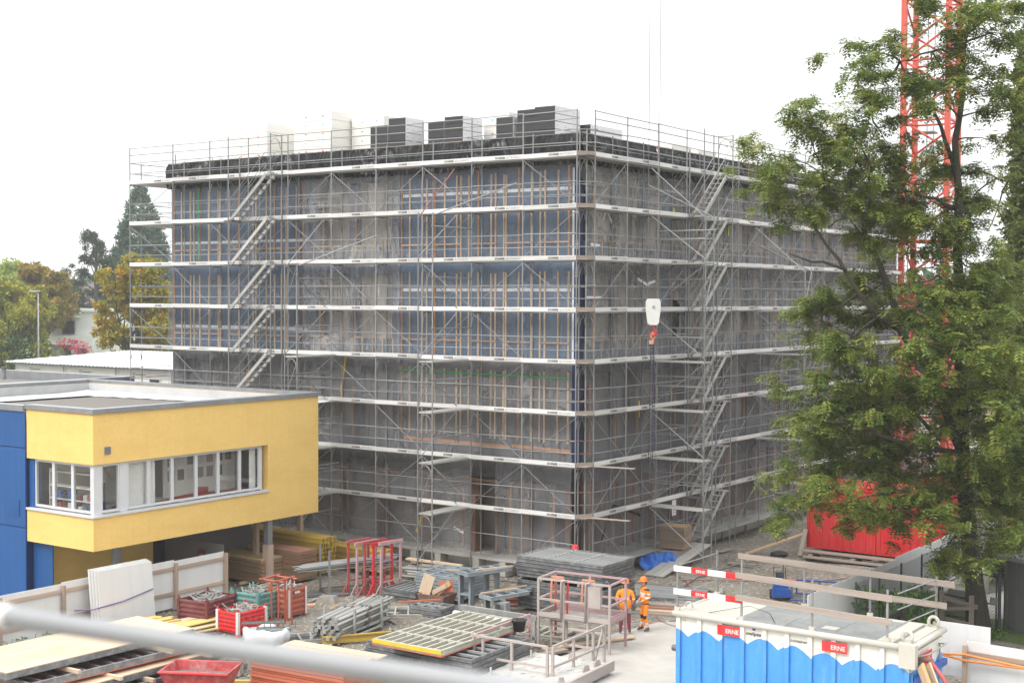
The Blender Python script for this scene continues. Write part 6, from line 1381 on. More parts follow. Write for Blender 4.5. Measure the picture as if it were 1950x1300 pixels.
# ------------------------------------------------------------------ site edge on the right
hoarding('low white hoarding with orange cable behind the container end', (16.95, -7.55), (24, -8.0), 1.95, -1, True, 3)
o = box('white_board', 16.0, 17.5, -7.28, -7.25, .9, 2.35, 'hoard_white', None); tag(o, 'plain white board raised above the hoarding by the tree foot', 'board')
o2 = bar('timber_post', (16.1, -7.2, 0), (16.1, -7.2, 2.1), .1, .1, 'post_wood', None, (0, 1, 0)); tag(o2, 'timber post holding the raised white board', 'post')
o2 = bar('timber_post', (17.4, -7.2, 0), (17.4, -7.2, 2.1), .1, .1, 'post_wood', None, (0, 1, 0)); tag(o2, 'second timber post holding the raised white board', 'post')
for i in range(2):
    b = MB(); b.tube([(15.8, -7.75, 1.62 - .1 * i), (17.0, -7.82, 1.5 + .16 * i), (18.6, -7.9, 1.55 + .02 * i), (19.6, -8.0, 1.72 - .05 * i), (21, -8.15, 1.5), (23, -8.3, 1.2)], .035, 6); tag(b.build('orange_cable', 'hose_orange', smooth=True), ['upper', 'lower'][i] + ' orange cable hung along the white hoarding', 'cable', 'orange cables')
wl = hoarding('long white hoarding running from the container towards the red cabin', (11.25, -4.9), (11.25, 21), 2.0, 1, False, 10)
hoarding('white hoarding behind the tree trunk leading away to the grey shed', (14.1, 8.5), (16.6, 25), 2.3, 1, False, 6)
def chain_link(label, p, q, h, n):
    t = thing('chain_fence', label, 'fence', (*p, 0), local=False); p, q = Vector((*p, 0)), Vector((*q, 0)); d = q - p; L = d.length; d.normalize()
    for i in range(n + 1): a = p + d * (L * i / n); rod('post', a, a + Vector((0, 0, h + .05)), .035, 'fence_dark', t)
    b = MB(); s = .11; k = int(L / s)
    for i in range(-int(h / s), k):
        for sg_ in (0, 1):
            u0, u1 = i * s, i * s + h; v0, v1 = 0, h
            if u0 < 0: v0 = -u0; u0 = 0
            if u1 > L: v1 -= (u1 - L); u1 = L
            if v1 <= v0: continue
            a, c = p + d * u0, p + d * u1
            if sg_: a, c = p + d * (L - u0), p + d * (L - u1)
            b.bar(a + Vector((0, 0, v0)), c + Vector((0, 0, v1)), .006, .006)
    o = b.build('wire_mesh', 'fence_dark', t)
    return t
chain_link('dark chain-link fence in front of the long white hoarding', (11.75, -2.2), (11.9, 8.0), 2.0, 5)
def gate(label, p, q, h):
    t = thing('garden_gate', label, 'gate', (*p, 0), local=False); p, q = Vector((*p, 0)), Vector((*q, 0)); z = lambda k: Vector((0, 0, k)); d = (q - p).normalized()
    for a, r_ in ((p, .06), (q, .06)): rod('gate_post', a, a + z(h + .15), r_, 'fence_dark', t)
    f = MB(); a, c = p + d * .12, q - d * .12
    for k in (.12, h * .5, h): f.tube([a + z(k), c + z(k)], .03, 6)
    f.tube([a + z(.12), a + z(h)], .03, 6); f.tube([c + z(.12), c + z(h)], .03, 6); f.build('gate_frame', 'fence_dark', t)
    b = MB(); L = (c - a).length; s = .11
    for i in range(-int(h / s), int(L / s)):
        u0, u1, v0, v1 = i * s, i * s + h - .15, .12, h - .03
        if u0 < 0: v0 -= u0; u0 = 0
        if u1 > L: v1 -= u1 - L; u1 = L
        if v1 > v0: b.bar(a + d * u0 + z(v0), a + d * u1 + z(v1), .006, .006); b.bar(a + d * (L - u0) + z(v0), a + d * (L - u1) + z(v1), .006, .006)
    b.build('wire_mesh', 'fence_dark', t); box('lock', q.x - .3, q.x - .08, q.y - .05, q.y + .05, .95, 1.2, 'galv', t)
    return t
gate('dark wire-mesh gate behind the big tree trunk', (12.83, 2.9), (15.1, 2.1), 1.9)
b = MB(); b.rng(12.3, 12.9, 3.2, 8.5, 0, .95); b.rng(12.9, 14.0, 3.6, 4.0, 0, 1.0); t_ = b.build('low_wall', 'concrete'); tag(t_, 'dark weathered low wall behind the gate', 'wall')
# grey metal shed
t = thing('metal_shed', 'grey ribbed metal shed at the right edge', 'shed', (17.4, 3.0, 0), R(-20))
b = MB(); b.rng(-2.0, 4, -1.2, 2.6, 0, 2.45); b.build('wall', 'shed_grey', t)
for i in range(14): box('rib', -1.95 + i * .42, -1.83 + i * .42, -1.24, -1.2, .05, 2.43, 'shed_grey', t)
for i in range(8): box('rib', -2.04, -2.0, -1.1 + i * .45, -.98 + i * .45, .05, 2.43, 'shed_grey', t)
b = MB(); b.rng(-2.15, 4.2, -1.4, 2.8, 2.46, 2.6); b.build('roof', 'coping', t)
# trestle beside the trunk
t = thing('tree_guard', 'grey timber guard trestle by the big tree trunk', 'trestle', (13.9, 1.35, 0), R(-12))
for x in (-.55, .55): bar('post', (x, 0, 0), (x, 0, 1.35), .12, .12, 'old_plank', t, (0, 1, 0))
bar('rail', (-.55, 0, 1.15), (.75, .0, 1.0), .05, .14, 'old_plank', t); bar('rail', (-.5, -.1, .75), (.7, -.1, .98), .05, .12, 'old_plank', t); bar('rail', (-.55, .1, .4), (.55, .1, .35), .05, .12, 'old_plank', t)
# red cabin container
t = thing('red_container', 'bright red site container half hidden by the tree crown', 'container', (7.1, 13.2, 0), R(-1))
b = MB(); b.rng(-3.0, 3.0, -1.2, 1.2, .3, 3.0); b.build('body', 'paint_red', t)
b = MB(); b.rng(-3.05, 3.05, -1.25, 1.25, 2.95, 3.1); b.build('roof_rim', 'paint_red', t)
for x in (-3.02, -1.5, 0, 1.5, 3.02): box('rib', x - .06, x + .06, -1.26, -1.19, .3, 2.96, 'paint_red', t)
for i in range(18): box('corrugation', -2.85 + i * .33, -2.7 + i * .33, -1.225, -1.2, .45, 2.85, 'paint_red', t)
for x in (-2.6, 0, 2.6): box('bearer', x - .15, x + .15, -1.1, 1.1, 0, .3, 'old_plank', t)
obj('lettering', text_mesh('77', .16, 'paint_white', .004), t, facing(-2.75, -1.27, 2.35, (1, 0, 0)))
for i in range(5): tag(bar('timber_board', (4.0 + .1 * i, 11.55 - .2 * i, .06 + .012 * i + (.2 if i < 3 else 0)), (8.9 + .2 * i, 11.6 - .2 * i, .06 + .012 * i + (.2 if i < 3 else 0)), .22, .05, 'old_plank', None), ['innermost', 'second', 'third', 'fourth', 'outermost'][i] + ' weathered board in front of the red container', 'board', 'boards before the red container')
for i in range(3): tag(bar('timber_bearer', (4.6 + 1.9 * i, 11.0, .1), (4.6 + 1.9 * i, 11.9, .1), .2, .2, 'old_plank', None), ['left bearer under the boards before the red container', 'middle bearer under the boards before the red container', 'right bearer under the boards before the red container'][i], 'timber', 'bearers before the red container')
tag(bar('timber_board', (1.9, 10.3, .03), (3.9, 12.0, .9), .18, .06, 'batten', None), 'yellow board leaning at the corner of the red container', 'board')
tag(bar('timber_board', (3.95, 11.4, .0), (4.0, 11.9, 1.1), .2, .05, 'old_plank', None), 'upright board propped on the red container corner', 'board')
b = MB(); b.lathe([(0, .03), (.35, .03), (.4, .1), (.3, .16), (0, .14)], 16, 3.2, 10.9); tag(b.build('rubber_mat', 'rubber', smooth=True), 'flat black rubber disc near the red container', 'mat')
# pallet of slabs, tarpaulin, ladder, sign on the scaffold
t = thing('insulation_pallet', 'stack of brown insulation slabs on the scaffold base deck', 'insulation', (.35, 6.7, .68), R(8))
for k in range(7): box('slab', -.55, .55, -.45, .45, .1 + k * .12, .1 + k * .12 + .11, 'interior_brown' if k % 2 else 'ply_edge', t)
box('pallet', -.55, .55, -.45, .45, 0, .09, 'old_plank', t)
bar('platform', (0.35, 5.9, .3), (.35, 7.6, .3), 1.3, .6, 'old_plank', t) if False else None
tag(bar('timber_platform', (.42, 5.8, .32), (.42, 7.6, .32), .8, .6, 'old_plank', None), 'timber staging under the brown insulation slabs', 'staging')
sh = sheet('blue_tarpaulin', (.1, 4.3, .06), (1.1, 1.3, .1), (-.45, .35, .5), 36, 22, 'tarp_blue', None, .2, 3.2, None, 81, (.5, -.4, .7)); tag(sh, 'crumpled bright blue tarpaulin at the scaffold foot', 'tarpaulin')
t = thing('notice_board', 'small white notice fixed to the scaffold standard by the slabs', 'sign', (.05, 7.1, 2.0), local=False); b = MB(); b.rng(.04, .05, 6.95, 7.3, 1.95, 2.6); b.build('plate', 'paint_white', t); 
for k in range(4): box('print', .052, .054, 7.0, 7.25, 2.05 + k * .1, 2.08 + k * .1, 'print_red' if k == 3 else 'print_grey', t)
t = thing('access_ramp', 'aluminium ramp leading from the gravel up to the scaffold stairs', 'ramp', (1.3, 5.5, 0), local=False)
for i in range(3): bar('plank', (.75 + .3 * i, 3.6, .04), (.55 + .3 * i, 8.2, .66), .28, .05, 'deck', t)
# blue machines
t = thing('surface_cleaner', 'blue pressure washer on wheels standing on the gravel', 'machine', (6.9, 2.8, 0), R(30))
b = MB(); b.box(0, 0, .42, .62, .55, .5, 0, .8); b.box(.0, -.22, .3, .7, .35, .3, 0, .85); b.build('housing', 'paint_blue', t)
b = MB(); b.tube([(-.22, .25, .4), (-.22, .4, 1.1), (.22, .4, 1.1), (.22, .25, .4)], .02, 6); b.build('handle', 'fence_dark', t)
for s in (-1, 1): b = MB(); b.tube([(s * .3, .15, .17), (s * .38, .15, .17)], .17, 14); b.build('wheel', 'rubber', t)
rod('lance', (.1, .35, .5), (.15, .45, 1.5), .02, 'fence_dark', t); box('reel', -.15, .15, .2, .42, .7, .95, 'fence_dark', t)
t = thing('transport_cradle', 'blue tubular transport frame lying on the gravel', 'frame', (8.1, 3.4, 0), R(15))
for y in (-.6, .6):
    rod('long_tube', (-.9, y, .6), (.9, y, .6), .035, 'paint_blue', t); rod('long_tube', (-.9, y, .08), (.9, y, .08), .035, 'paint_blue', t)
    for x in (-.85, 0, .85): rod('upright', (x, y, .05), (x, y, .62), .03, 'paint_blue', t)
for x in (-.85, .85): rod('cross_tube', (x, -.6, .6), (x, .6, .6), .03, 'paint_blue', t)
# hoses and cables on the ground
def hose(label, pts, r, m): b = MB(); b.tube(pts, r, 6); tag(b.build('hose', m, smooth=True), label, 'hose', 'hoses on the gravel')
def curve(pts, n=14):
    P = [Vector((*p, .035)) for p in pts]; out = []
    for i in range(len(P) - 1):
        p0, p1, p2, p3 = P[max(i - 1, 0)], P[i], P[i + 1], P[min(i + 2, len(P) - 1)]
        for k in range(n): u = k / n; out.append(.5 * ((2 * p1) + (p2 - p0) * u + (2 * p0 - 5 * p1 + 4 * p2 - p3) * u * u + (3 * p1 - p0 - 3 * p2 + p3) * u ** 3))
    return out + [P[-1]]
hose('dark red hose snaking from the facade past the two workers', curve([(1.5, 4.5), (3.2, 2.6), (3.9, .2), (4.4, -2.2), (5.6, -3.4), (7.5, -3.6), (10, -3)]), .022, 'red_lead')
hose('thin red hose along the gravel below the ramp', curve([(2, 3.4), (4, 4.6), (6.5, 6.2), (8, 9), (7.5, 11)]), .018, 'red_lead')
hose('dark cable along the foot of the facade scaffold', curve([(-4, -1), (-2, -.6), (1, -.9), (3, 1.4), (2.6, 5), (3, 9.5)]), .016, 'rubber')
hose('thin red cord between the red frames and the formwork', curve([(-5.5, -4.6), (-4, -2.9), (-2, -1.6), (.2, -2.2)]), .014, 'red_lead')
for i, (x, y, a, L) in enumerate([(3.2, 1.9, .5, 1.3), (6.2, -1.2, .25, 2.2), (.8, 9.9, 1.45, 1.0), (.9, 15.8, 1.5, 1.4), (2.2, 7.9, .2, 1.2), (.6, .8, .9, 1.0)]): tag(bar('timber_plank', (x, y, .04), (x + L * math.cos(a), y + L * math.sin(a), .05), .18, .05, 'old_plank', None), ['short plank lying near the flat panels', 'plank on the gravel left of the blue machine', 'sole plank under the second pair of scaffold feet', 'sole plank under the farther scaffold feet', 'plank on the gravel between ramp and red container', 'plank at the corner foot of the scaffold'][i], 'plank', 'planks lying on the gravel')
for i, (x, y) in enumerate([(-8.5, .1), (-5.2, .05), (-3.9, .1), (-7.2, .1)]): tag(box('concrete_pad_block', x - .15, x + .15, y - .05, y + .5, 0, .6, 'concrete', None), 'concrete block propping the base deck of the scaffold', 'block', 'blocks under the base deck')
# traffic barrier beyond the yellow beams
t = thing('barrier_board', 'red and white barrier board beyond the plywood stacks', 'barrier', (-14.4, -4.4, 0), local=False); bar('board', (-15.6, -4.3, .95), (-13.4, -4.3, .9), .03, .22, 'paint_white', t); bar('stripe', (-14.9, -4.32, .935), (-14.2, -4.32, .917), .03, .2, 'paint_red', t)
for x in (-15.5, -13.5): rod('post', (x, -4.27, 0), (x, -4.27, 1.05), .03, 'galv', t)
obj('lettering', ERS, t, facing(-14.72, -4.34, .88, (1, 0, 0)))

# ------------------------------------------------------------------ crane mast, hook and chains
t = thing('tower_crane', 'red lattice crane mast rising behind the big tree', 'crane', (1.15, 36.3, 0), R(4))
S = 1.28
legs = [(-S, -S), (S, -S), (S, S), (-S, S)]
for x, y in legs: bar('mast_leg', (x, y, 0), (x, y, 36), .3, .3, 'paint_crane', t, (0, 1, 0))
k = 0; z = .6
while z < 35:
    for i in range(4):
        (x0, y0), (x1, y1) = legs[i], legs[(i + 1) % 4]
        if (k + i) % 2: x0, y0, x1, y1 = x1, y1, x0, y0
        rod('lattice_bar', (x0, y0, z), (x1, y1, z + 1.75), .07, 'paint_crane', t, 'rod6')
        if k % 2 == 0: rod('cross_bar', (x0, y0, z), (x1, y1, z), .07, 'paint_crane', t, 'rod6')
    z += 1.75; k += 1
for s in (-1, 1):
    bar('base_beam', (-2.6 * s, -2.6, .4), (2.6 * s, 2.6, .4), .4, .5, 'paint_crane', t); 
    for q in (-1, 1): bar('base_strut', (s * S, q * S, 4.2), (s * 2.5, q * 2.5, .6), .25, .25, 'paint_crane', t)
rod('ladder_rail', (-.3, .3, .5), (-.3, .3, 35), .03, 'galv', t); rod('ladder_rail', (.1, .3, .5), (.1, .3, 35), .03, 'galv', t)
for k in range(4): box('rest_platform', -.9, .2, -.2, .9, 5 + 8 * k, 5.08 + 8 * k, 'galv', t)
for s in (-1, 1):
    tag(box('crane_ballast', 1.6 + s * 1.4 - .6, 1.6 + s * 1.4 + .6, 35.2, 38, .72, 2.5, 'concrete', None), ['ballast block on the left of the crane foot', 'ballast block on the right of the crane foot'][s > 0], 'ballast', 'crane ballast')
t = thing('red_shed', 'dark red site box behind the tree trunk beside the crane', 'container', (9.5, 37, 0), R(10)); b = MB(); b.rng(-4, 4, -1.2, 1.2, .1, 3.2); b.build('body', 'paint_darkred', t); 
for i in range(16): box('corrugation', -3.9 + i * .5, -3.65 + i * .5, -1.24, -1.2, .2, 3.1, 'paint_darkred', t)
b = MB(); b.rng(-4.1, 4.1, -1.3, 1.3, 3.2, 3.3); b.build('roof', 'house_white', t)
hx, hy, hz = 2.76, .35, 10.75
t = thing('crane_hook', 'white crane hook block hanging on two cables before the facade', 'crane hook', (hx, hy, hz - 1), PHI)
# local z is up from the hook tip at -1
zz = lambda q: q + 1
prof = [(-.21, .42), (-.27, .3), (-.27, 0), (-.2, -.5), (-.12, -.56), (.12, -.56), (.2, -.5), (.27, 0), (.27, .3), (.21, .42)]
b = MB(); b.prism([(x, zz(z)) for x, z in prof], -.12, -.07, 'y'); b.prism([(x, zz(z)) for x, z in prof], .07, .12, 'y'); b.prism([(x * .8, zz(z * .8)) for x, z in prof], -.07, .07, 'y'); b.build('block', 'paint_white', t)
b = MB(); b.tube([(0, -.15, zz(.12)), (0, .15, zz(.12))], .05, 10); b.build('axle', 'galv', t)
for s in (-1, 1): rod('cable', (s * .2, 0, zz(.35)), (s * .2, 0, 30), .012, 'galv_dark', t, 'rod6')
b = MB(); b.tube([(0, 0, zz(-.56)), (.02, 0, zz(-.68)), (.1, 0, zz(-.76)), (.12, 0, zz(-.88)), (.03, 0, zz(-.97)), (-.08, 0, zz(-.92)), (-.09, 0, zz(-.84))], [.03, .035, .04, .045, .045, .03, .015], 8); b.build('hook', 'paint_red', t, smooth=True)
t = thing('lifting_chain', 'black multi-leg lifting chain hanging from the crane hook', 'chain', (hx, hy, hz - 6), PHI)
b = MB(); b.tube([(0, 0, 5.1 + .08), (-.08, 0, 5.0), (0, 0, 4.85), (.08, 0, 5.0), (0, 0, 5.18)], .028, 6); b.box(-.06, 0, 4.8, .16, .1, .14); b.build('master_ring', 'paint_salmon', t)
def chain(pts_top, pts_bot, n):
    b = MB()
    a, c = Vector(pts_top), Vector(pts_bot); d = (c - a) / n
    for i in range(n):
        p = a + d * (i + .5); L = d.length * .72
        if i % 2: b.bar(p - d * .62, p + d * .62, .034, .01)
        else: b.bar(p - d * .62, p + d * .62, .01, .034)
    return b
for i, (x, zb, m) in enumerate(((-.14, 0.2, 'chain_black'), (-.07, -.4, 'galv_dark'), (.02, .1, 'chain_black'), (.09, .9, 'chain_navy' if 'chain_navy' in MT else M('chain_navy', (.03, .04, .16), .5, .4).name))):
    chain((x * .5, .02 * i, 4.75), (x, .03 * i, zb), 60).build('chain_leg', m, t)

# ------------------------------------------------------------------ workers
def human(name, label, loc, rz, J, rad, edges, colour, rig, scale=1.):
    """one continuous skinned body; faces are coloured by clothing; helmet and the like are children"""
    me = bpy.data.meshes.new('body'); keys = list(J); me.from_pydata([J[k] for k in keys], [(keys.index(a), keys.index(c)) for a, c in edges], []); me.update()
    tmp = bpy.data.objects.new('body_tmp', me); col.objects.link(tmp)
    sk = tmp.modifiers.new('Skin', 'SKIN'); sk.use_smooth_shade = True; sk.branch_smoothing = .6
    for k, v in zip(keys, me.skin_vertices[0].data): v.radius = rad[k] if hasattr(rad[k], '__len__') else (rad[k], rad[k]); v.use_root = (k == 'pelvis')
    ss = tmp.modifiers.new('Sub', 'SUBSURF'); ss.levels = 2; ss.render_levels = 2
    dg = bpy.context.evaluated_depsgraph_get(); body = bpy.data.meshes.new_from_object(tmp.evaluated_get(dg))
    bpy.data.objects.remove(tmp)
    body.materials.clear(); mats = []
    for p in body.polygons:
        m = colour(p.center)
        if m not in mats: mats.append(m)
    for m in mats: body.materials.append(MT[m])
    body.polygons.foreach_set('material_index', [mats.index(colour(p.center)) for p in body.polygons]); body.polygons.foreach_set('use_smooth', [True] * len(body.polygons))
    t = thing(name, label, 'person', loc, rz)
    obj('body', body, t); rig(t)
    return t
EDG = [('pelvis', 'waist'), ('waist', 'chest'), ('chest', 'neck'), ('neck', 'head'), ('head', 'crown'), ('chest', 'shL'), ('shL', 'elL'), ('elL', 'wrL'), ('wrL', 'haL'), ('chest', 'shR'), ('shR', 'elR'), ('elR', 'wrR'), ('wrR', 'haR'),
       ('pelvis', 'hipL'), ('hipL', 'knL'), ('knL', 'anL'), ('anL', 'heelL'), ('anL', 'toeL'), ('pelvis', 'hipR'), ('hipR', 'knR'), ('knR', 'anR'), ('anR', 'heelR'), ('anR', 'toeR')]
RAD = dict(pelvis=(.15, .12), waist=(.15, .12), chest=(.17, .125), neck=.062, head=(.075, .09), crown=(.078, .092), shL=.085, elL=.06, wrL=.045, haL=(.04, .03), shR=.085, elR=.06, wrR=.045, haR=(.04, .03),
           hipL=.105, knL=.075, anL=.06, heelL=.045, toeL=.042, hipR=.105, knR=.075, anR=.06, heelR=.045, toeR=.042)
for sfx in 'LR':   # fingers: palm end splits into four fingers and a thumb
    for i in range(4): EDG += [('ha' + sfx, f'f{i}a' + sfx), (f'f{i}a' + sfx, f'f{i}b' + sfx)]; RAD[f'f{i}a' + sfx] = .011; RAD[f'f{i}b' + sfx] = .009
    EDG += [('wr' + sfx, 'tha' + sfx), ('tha' + sfx, 'thb' + sfx)]; RAD['tha' + sfx] = .013; RAD['thb' + sfx] = .01
def hands(J, fwd):
    for s in 'LR':
        w_, h = Vector(J['wr' + s]), Vector(J['ha' + s]); d = (h - w_).normalized(); sd_v = Vector((0, 1, 0)).cross(d).normalized() if abs(d.y) < .9 else Vector((1, 0, 0)); fv = Vector(fwd)
        for i in range(4):
            o_ = fv * (.03 - .02 * i); L = (.055, .065, .06, .045)[i]
            a = h + d * .035 + o_; J[f'f{i}a' + s] = tuple(a); J[f'f{i}b' + s] = tuple(a + d * L * .6 + sd_v * (-.02 if s == 'L' else .02))
        J['tha' + s] = tuple(w_.lerp(h, .5) + fv * .05); J['thb' + s] = tuple(w_.lerp(h, .9) + fv * .07 + d * .02)
    return J
def helmet(t, z, m, dy=0.):
    b = MB(); b.lathe([(.0, .145), (.06, .138), (.105, .105), (.128, .05), (.133, .0), (.145, -.012), (.145, -.02), (.12, -.018)], 18); h = b.build('helmet', m, t, TR(0, dy, z), smooth=True)
    b = MB(); b.prism([(-.08, -.12), (.08, -.12), (.05, -.19), (-.05, -.19)], -.018, -.004); b.build('peak', m, h, TR(0, dy, z))
    b = MB(); b.bar((0, -.11, .1), (0, .11, .1), .025, .02); b.build('ridge', m, h, TR(0, dy, z))
# worker seen from the back: orange jacket, dark red trousers, hands in front; front of the body is local -y
J1 = dict(pelvis=(0, 0, .94), waist=(0, .0, 1.1), chest=(0, .0, 1.36), neck=(0, .0, 1.53), head=(0, -.02, 1.63), crown=(0, -.015, 1.72), shL=(.2, 0, 1.44), elL=(.29, .03, 1.17), wrL=(.25, -.08, .96), haL=(.235, -.11, .88), shR=(-.2, 0, 1.44), elR=(-.29, .03, 1.17), wrR=(-.22, -.12, .98), haR=(-.2, -.16, .92),
          hipL=(.1, 0, .88), knL=(.13, -.02, .5), anL=(.15, .02, .11), heelL=(.15, .06, .05), toeL=(.17, -.14, .045), hipR=(-.1, 0, .88), knR=(-.12, -.01, .5), anR=(-.14, .04, .11), heelR=(-.14, .08, .05), toeR=(-.18, -.12, .045))
def col1(c):
    x, y, z = c
    if z > 1.52: return 'cloth_dark' if z < 1.58 or y > .02 else 'skin'
    if abs(x) > .17 and z < .95 and z > .8: return 'glove'
    if z > .9 and not (z < .93 and abs(x) < .17):
        for a, c_ in ((1.14, 1.19), (1.0, 1.05)):
            if a < z < c_: return 'reflect'
        return 'hivis'
    return 'trousers' if z > .16 else 'boot'
def rig1(t):
    helmet(t, 1.72, 'orange_plastic')
    b = MB(); b.lathe([(.16, 0), (.2, .02), (.2, .3), (.19, .32)], 16); me_ = b.mesh('jacket_hem', 'hivis', True)
    for v in me_.vertices: v.co.y *= .82; v.co.z += .84
    obj('jacket_hem', me_, t)
    for s in (-1, 1): box('tool_pouch', s * .13 - .07, s * .13 + .06, .1, .13, .72, .86, 'coping', t)
human('person', 'worker in orange jacket and dark red trousers seen from behind, beside the tall stack', (5.0, -5.38, .03), PHI + R(180), hands(J1, (0, -1, 0)), RAD, EDG, col1, rig1)
# worker in full orange, side-on, looking left
J2 = dict(pelvis=(0, .02, .95), waist=(0, .01, 1.1), chest=(0, .0, 1.36), neck=(0, -.02, 1.53), head=(0, -.05, 1.63), crown=(0, -.045, 1.72), shL=(.19, 0, 1.44), elL=(.24, .07, 1.18), wrL=(.14, -.14, 1.06), haL=(.08, -.2, 1.02), shR=(-.19, 0, 1.44), elR=(-.24, .07, 1.18), wrR=(-.16, -.14, 1.02), haR=(-.12, -.2, .98),
          hipL=(.1, .02, .88), knL=(.11, -.04, .5), anL=(.12, .08, .11), heelL=(.12, .13, .05), toeL=(.13, -.09, .045), hipR=(-.1, .02, .88), knR=(-.11, -.02, .5), anR=(-.12, -.03, .11), heelR=(-.12, .02, .05), toeR=(-.14, -.2, .045))
def col2(c):
    x, y, z = c
    if z > 1.53: return 'skin' if z > 1.56 else 'cloth_dark'
    if z > .93 and z < 1.09 and y < -.13: return 'glove'
    if 1.4 < z < 1.47 and abs(x) > .1: return 'cloth_dark'
    for a, c_ in ((1.27, 1.32), (1.15, 1.2), (.26, .31), (.19, .22)):
        if a < z < c_: return 'reflect'
    if .93 < z < .97: return 'cloth_dark'
    if .44 < z < .56 and y < -.02: return 'cloth_dark'
    if z < .15: return 'boot'
    return 'hivis'
def rig2(t):
    helmet(t, 1.71, 'orange_plastic', -.04)
    for s in (-1, 1):
        b = MB(); b.ell((s * .035, -.135, 1.66), (.012, .008, .009), 8, 5); b.build('eye', 'cloth_dark', t)
        b = MB(); b.ell((s * .08, -.035, 1.64), (.014, .022, .035), 8, 5); b.build('ear', 'skin', t)
    b = MB(); b.ell((0, -.145, 1.63), (.014, .022, .025), 8, 5); b.build('nose', 'skin', t); b = MB(); b.ell((0, -.13, 1.585), (.025, .01, .008), 8, 5); b.build('mouth', 'trousers', t)
    b = MB(); b.ell((0, .0, 1.63), (.078, .085, .075), 10, 7); b.build('hair', 'cloth_dark', t)
    box('knee_pocket', .1, .16, -.1, .04, .58, .74, 'hivis', t)
human('person', 'worker in full orange overalls and helmet standing side-on, looking at the colleague', (5.35, -4.7, .03), PHI + R(-68), hands(J2, (0, -1, 0)), RAD, EDG, col2, rig2)
# third worker, only the red helmet shows above the tall stack
def rig3(t): helmet(t, 1.72, 'paint_red')
human('person', 'worker whose red helmet shows above the tall formwork stack', (.45, -1.35, .1), PHI, dict(J1), RAD, EDG, col1, rig3)
tag(box('timber_block', -.1, 1.0, -1.8, -.9, 0, .1, 'old_plank', None), 'timber staging behind the tall formwork stack', 'staging')
# birds far off
for i, (p, s) in enumerate((((-63.2, 64.7, 26.0), .14), ((-57.2, 68.8, 25.6), .14))):
    b = MB(); b.add([(0, -.5, .05), (.2, 0, 0), (-.2, 0, 0), (0, .5, .08), (-.5, .02, -.02)], [(0, 1, 2), (1, 3, 2), (1, 2, 4)]); o = b.build('bird', 'cloth_dark', None, TR(*p, i)); tag(o, ['dark bird in the white sky, left of the two', 'dark bird in the white sky, right of the two'][i], 'bird', 'birds')

# ------------------------------------------------------------------ vegetation
def rot_rand(n, g, tilt=1.):
    """n random rotation matrices"""
    q = g.normal(size=(n, 4)); q /= np.linalg.norm(q, axis=1)[:, None]; w_, x, y, z = q.T
    return np.stack([np.stack([1 - 2 * (y * y + z * z), 2 * (x * y - z * w_), 2 * (x * z + y * w_)], -1), np.stack([2 * (x * y + z * w_), 1 - 2 * (x * x + z * z), 2 * (y * z - x * w_)], -1), np.stack([2 * (x * z - y * w_), 2 * (y * z + x * w_), 1 - 2 * (x * x + y * y)], -1)], 1)
def leaf_points(clusters, density, g, shell=.55):
    """points in ellipsoid clusters (cx,cy,cz,rx,ry,rz), thicker towards their surface"""
    out = []
    for c in clusters:
        c = np.array(c, float); n = max(4, int(density * (c[3] * c[4] * c[5]) ** (2 / 3)))
        d = g.normal(size=(n, 3)); d /= np.linalg.norm(d, axis=1)[:, None]
        r_ = (1 - shell * g.random(n) ** 1.6) * (1 + .16 * g.normal(size=n))
        out.append(c[:3] + d * c[3:] * r_[:, None])
    return np.concatenate(out)
def leaf_mesh(name, P, size, m, g, aspect=.55, fold=.25):
    """one bent leaf (two triangles pairs) per point"""
    n = len(P); s = size * g.uniform(.6, 1.35, n)
    base = np.array([(0, 0, 0), (.5, aspect / 2, fold * .2), (1, 0, 0), (.5, -aspect / 2, fold * .2)]); Rm = rot_rand(n, g)
    V = np.einsum('nij,kj->nki', Rm, base) * s[:, None, None] + P[:, None]
    F = np.arange(n * 4).reshape(n, 4)
    return np_mesh(name, V.reshape(-1, 3), F, m, g.random(n))
def spray_mesh(name, P, size, m, g, leaflets=6, outward=None):
    """one drooping compound leaf per point: paired leaflets along a bent stalk"""
    n = len(P); k = leaflets; s = size * g.uniform(.7, 1.25, n)
    az = g.uniform(0, 2 * math.pi, n); el = g.uniform(-.9, .35, n)
    d = np.stack([np.cos(az) * np.cos(el), np.sin(az) * np.cos(el), np.sin(el)], -1)
    side = np.cross(d, np.array([0, 0, 1.])); side /= np.linalg.norm(side, axis=1)[:, None] + 1e-9
    up = np.cross(side, d)
    V, T = [], []
    tone = g.random(n)
    for i in range(k):
        u = (i + .7) / k; c = P + d * (s * u)[:, None] + np.array([0, 0, -1.]) * (s * .3 * u * u)[:, None]
        for sg_ in (-1, 1):
            L = (s * .36 * g.uniform(.75, 1.2, n))[:, None]; ld = d * .45 + side * sg_ * .9 + up * g.uniform(-.45, .3, (n, 1)); wd = np.cross(ld, up) * .5
            a = c; mid = c + ld * L * .5; tip = c + ld * L + np.array([0, 0, -.12]) * L
            V.append(np.stack([a, mid + wd * L * .5, tip, mid - wd * L * .5], 1)); T.append(np.clip(tone + g.normal(size=n) * .08, 0, 1))
    V = np.concatenate(V); F = np.arange(len(V) * 4).reshape(-1, 4)
    return np_mesh(name, V.reshape(-1, 3), F, m, np.concatenate(T))
def limb(b, pts, r0, r1, n=8):
    k = len(pts); b.tube(pts, [r0 + (r1 - r0) * i / (k - 1) for i in range(k)], n)
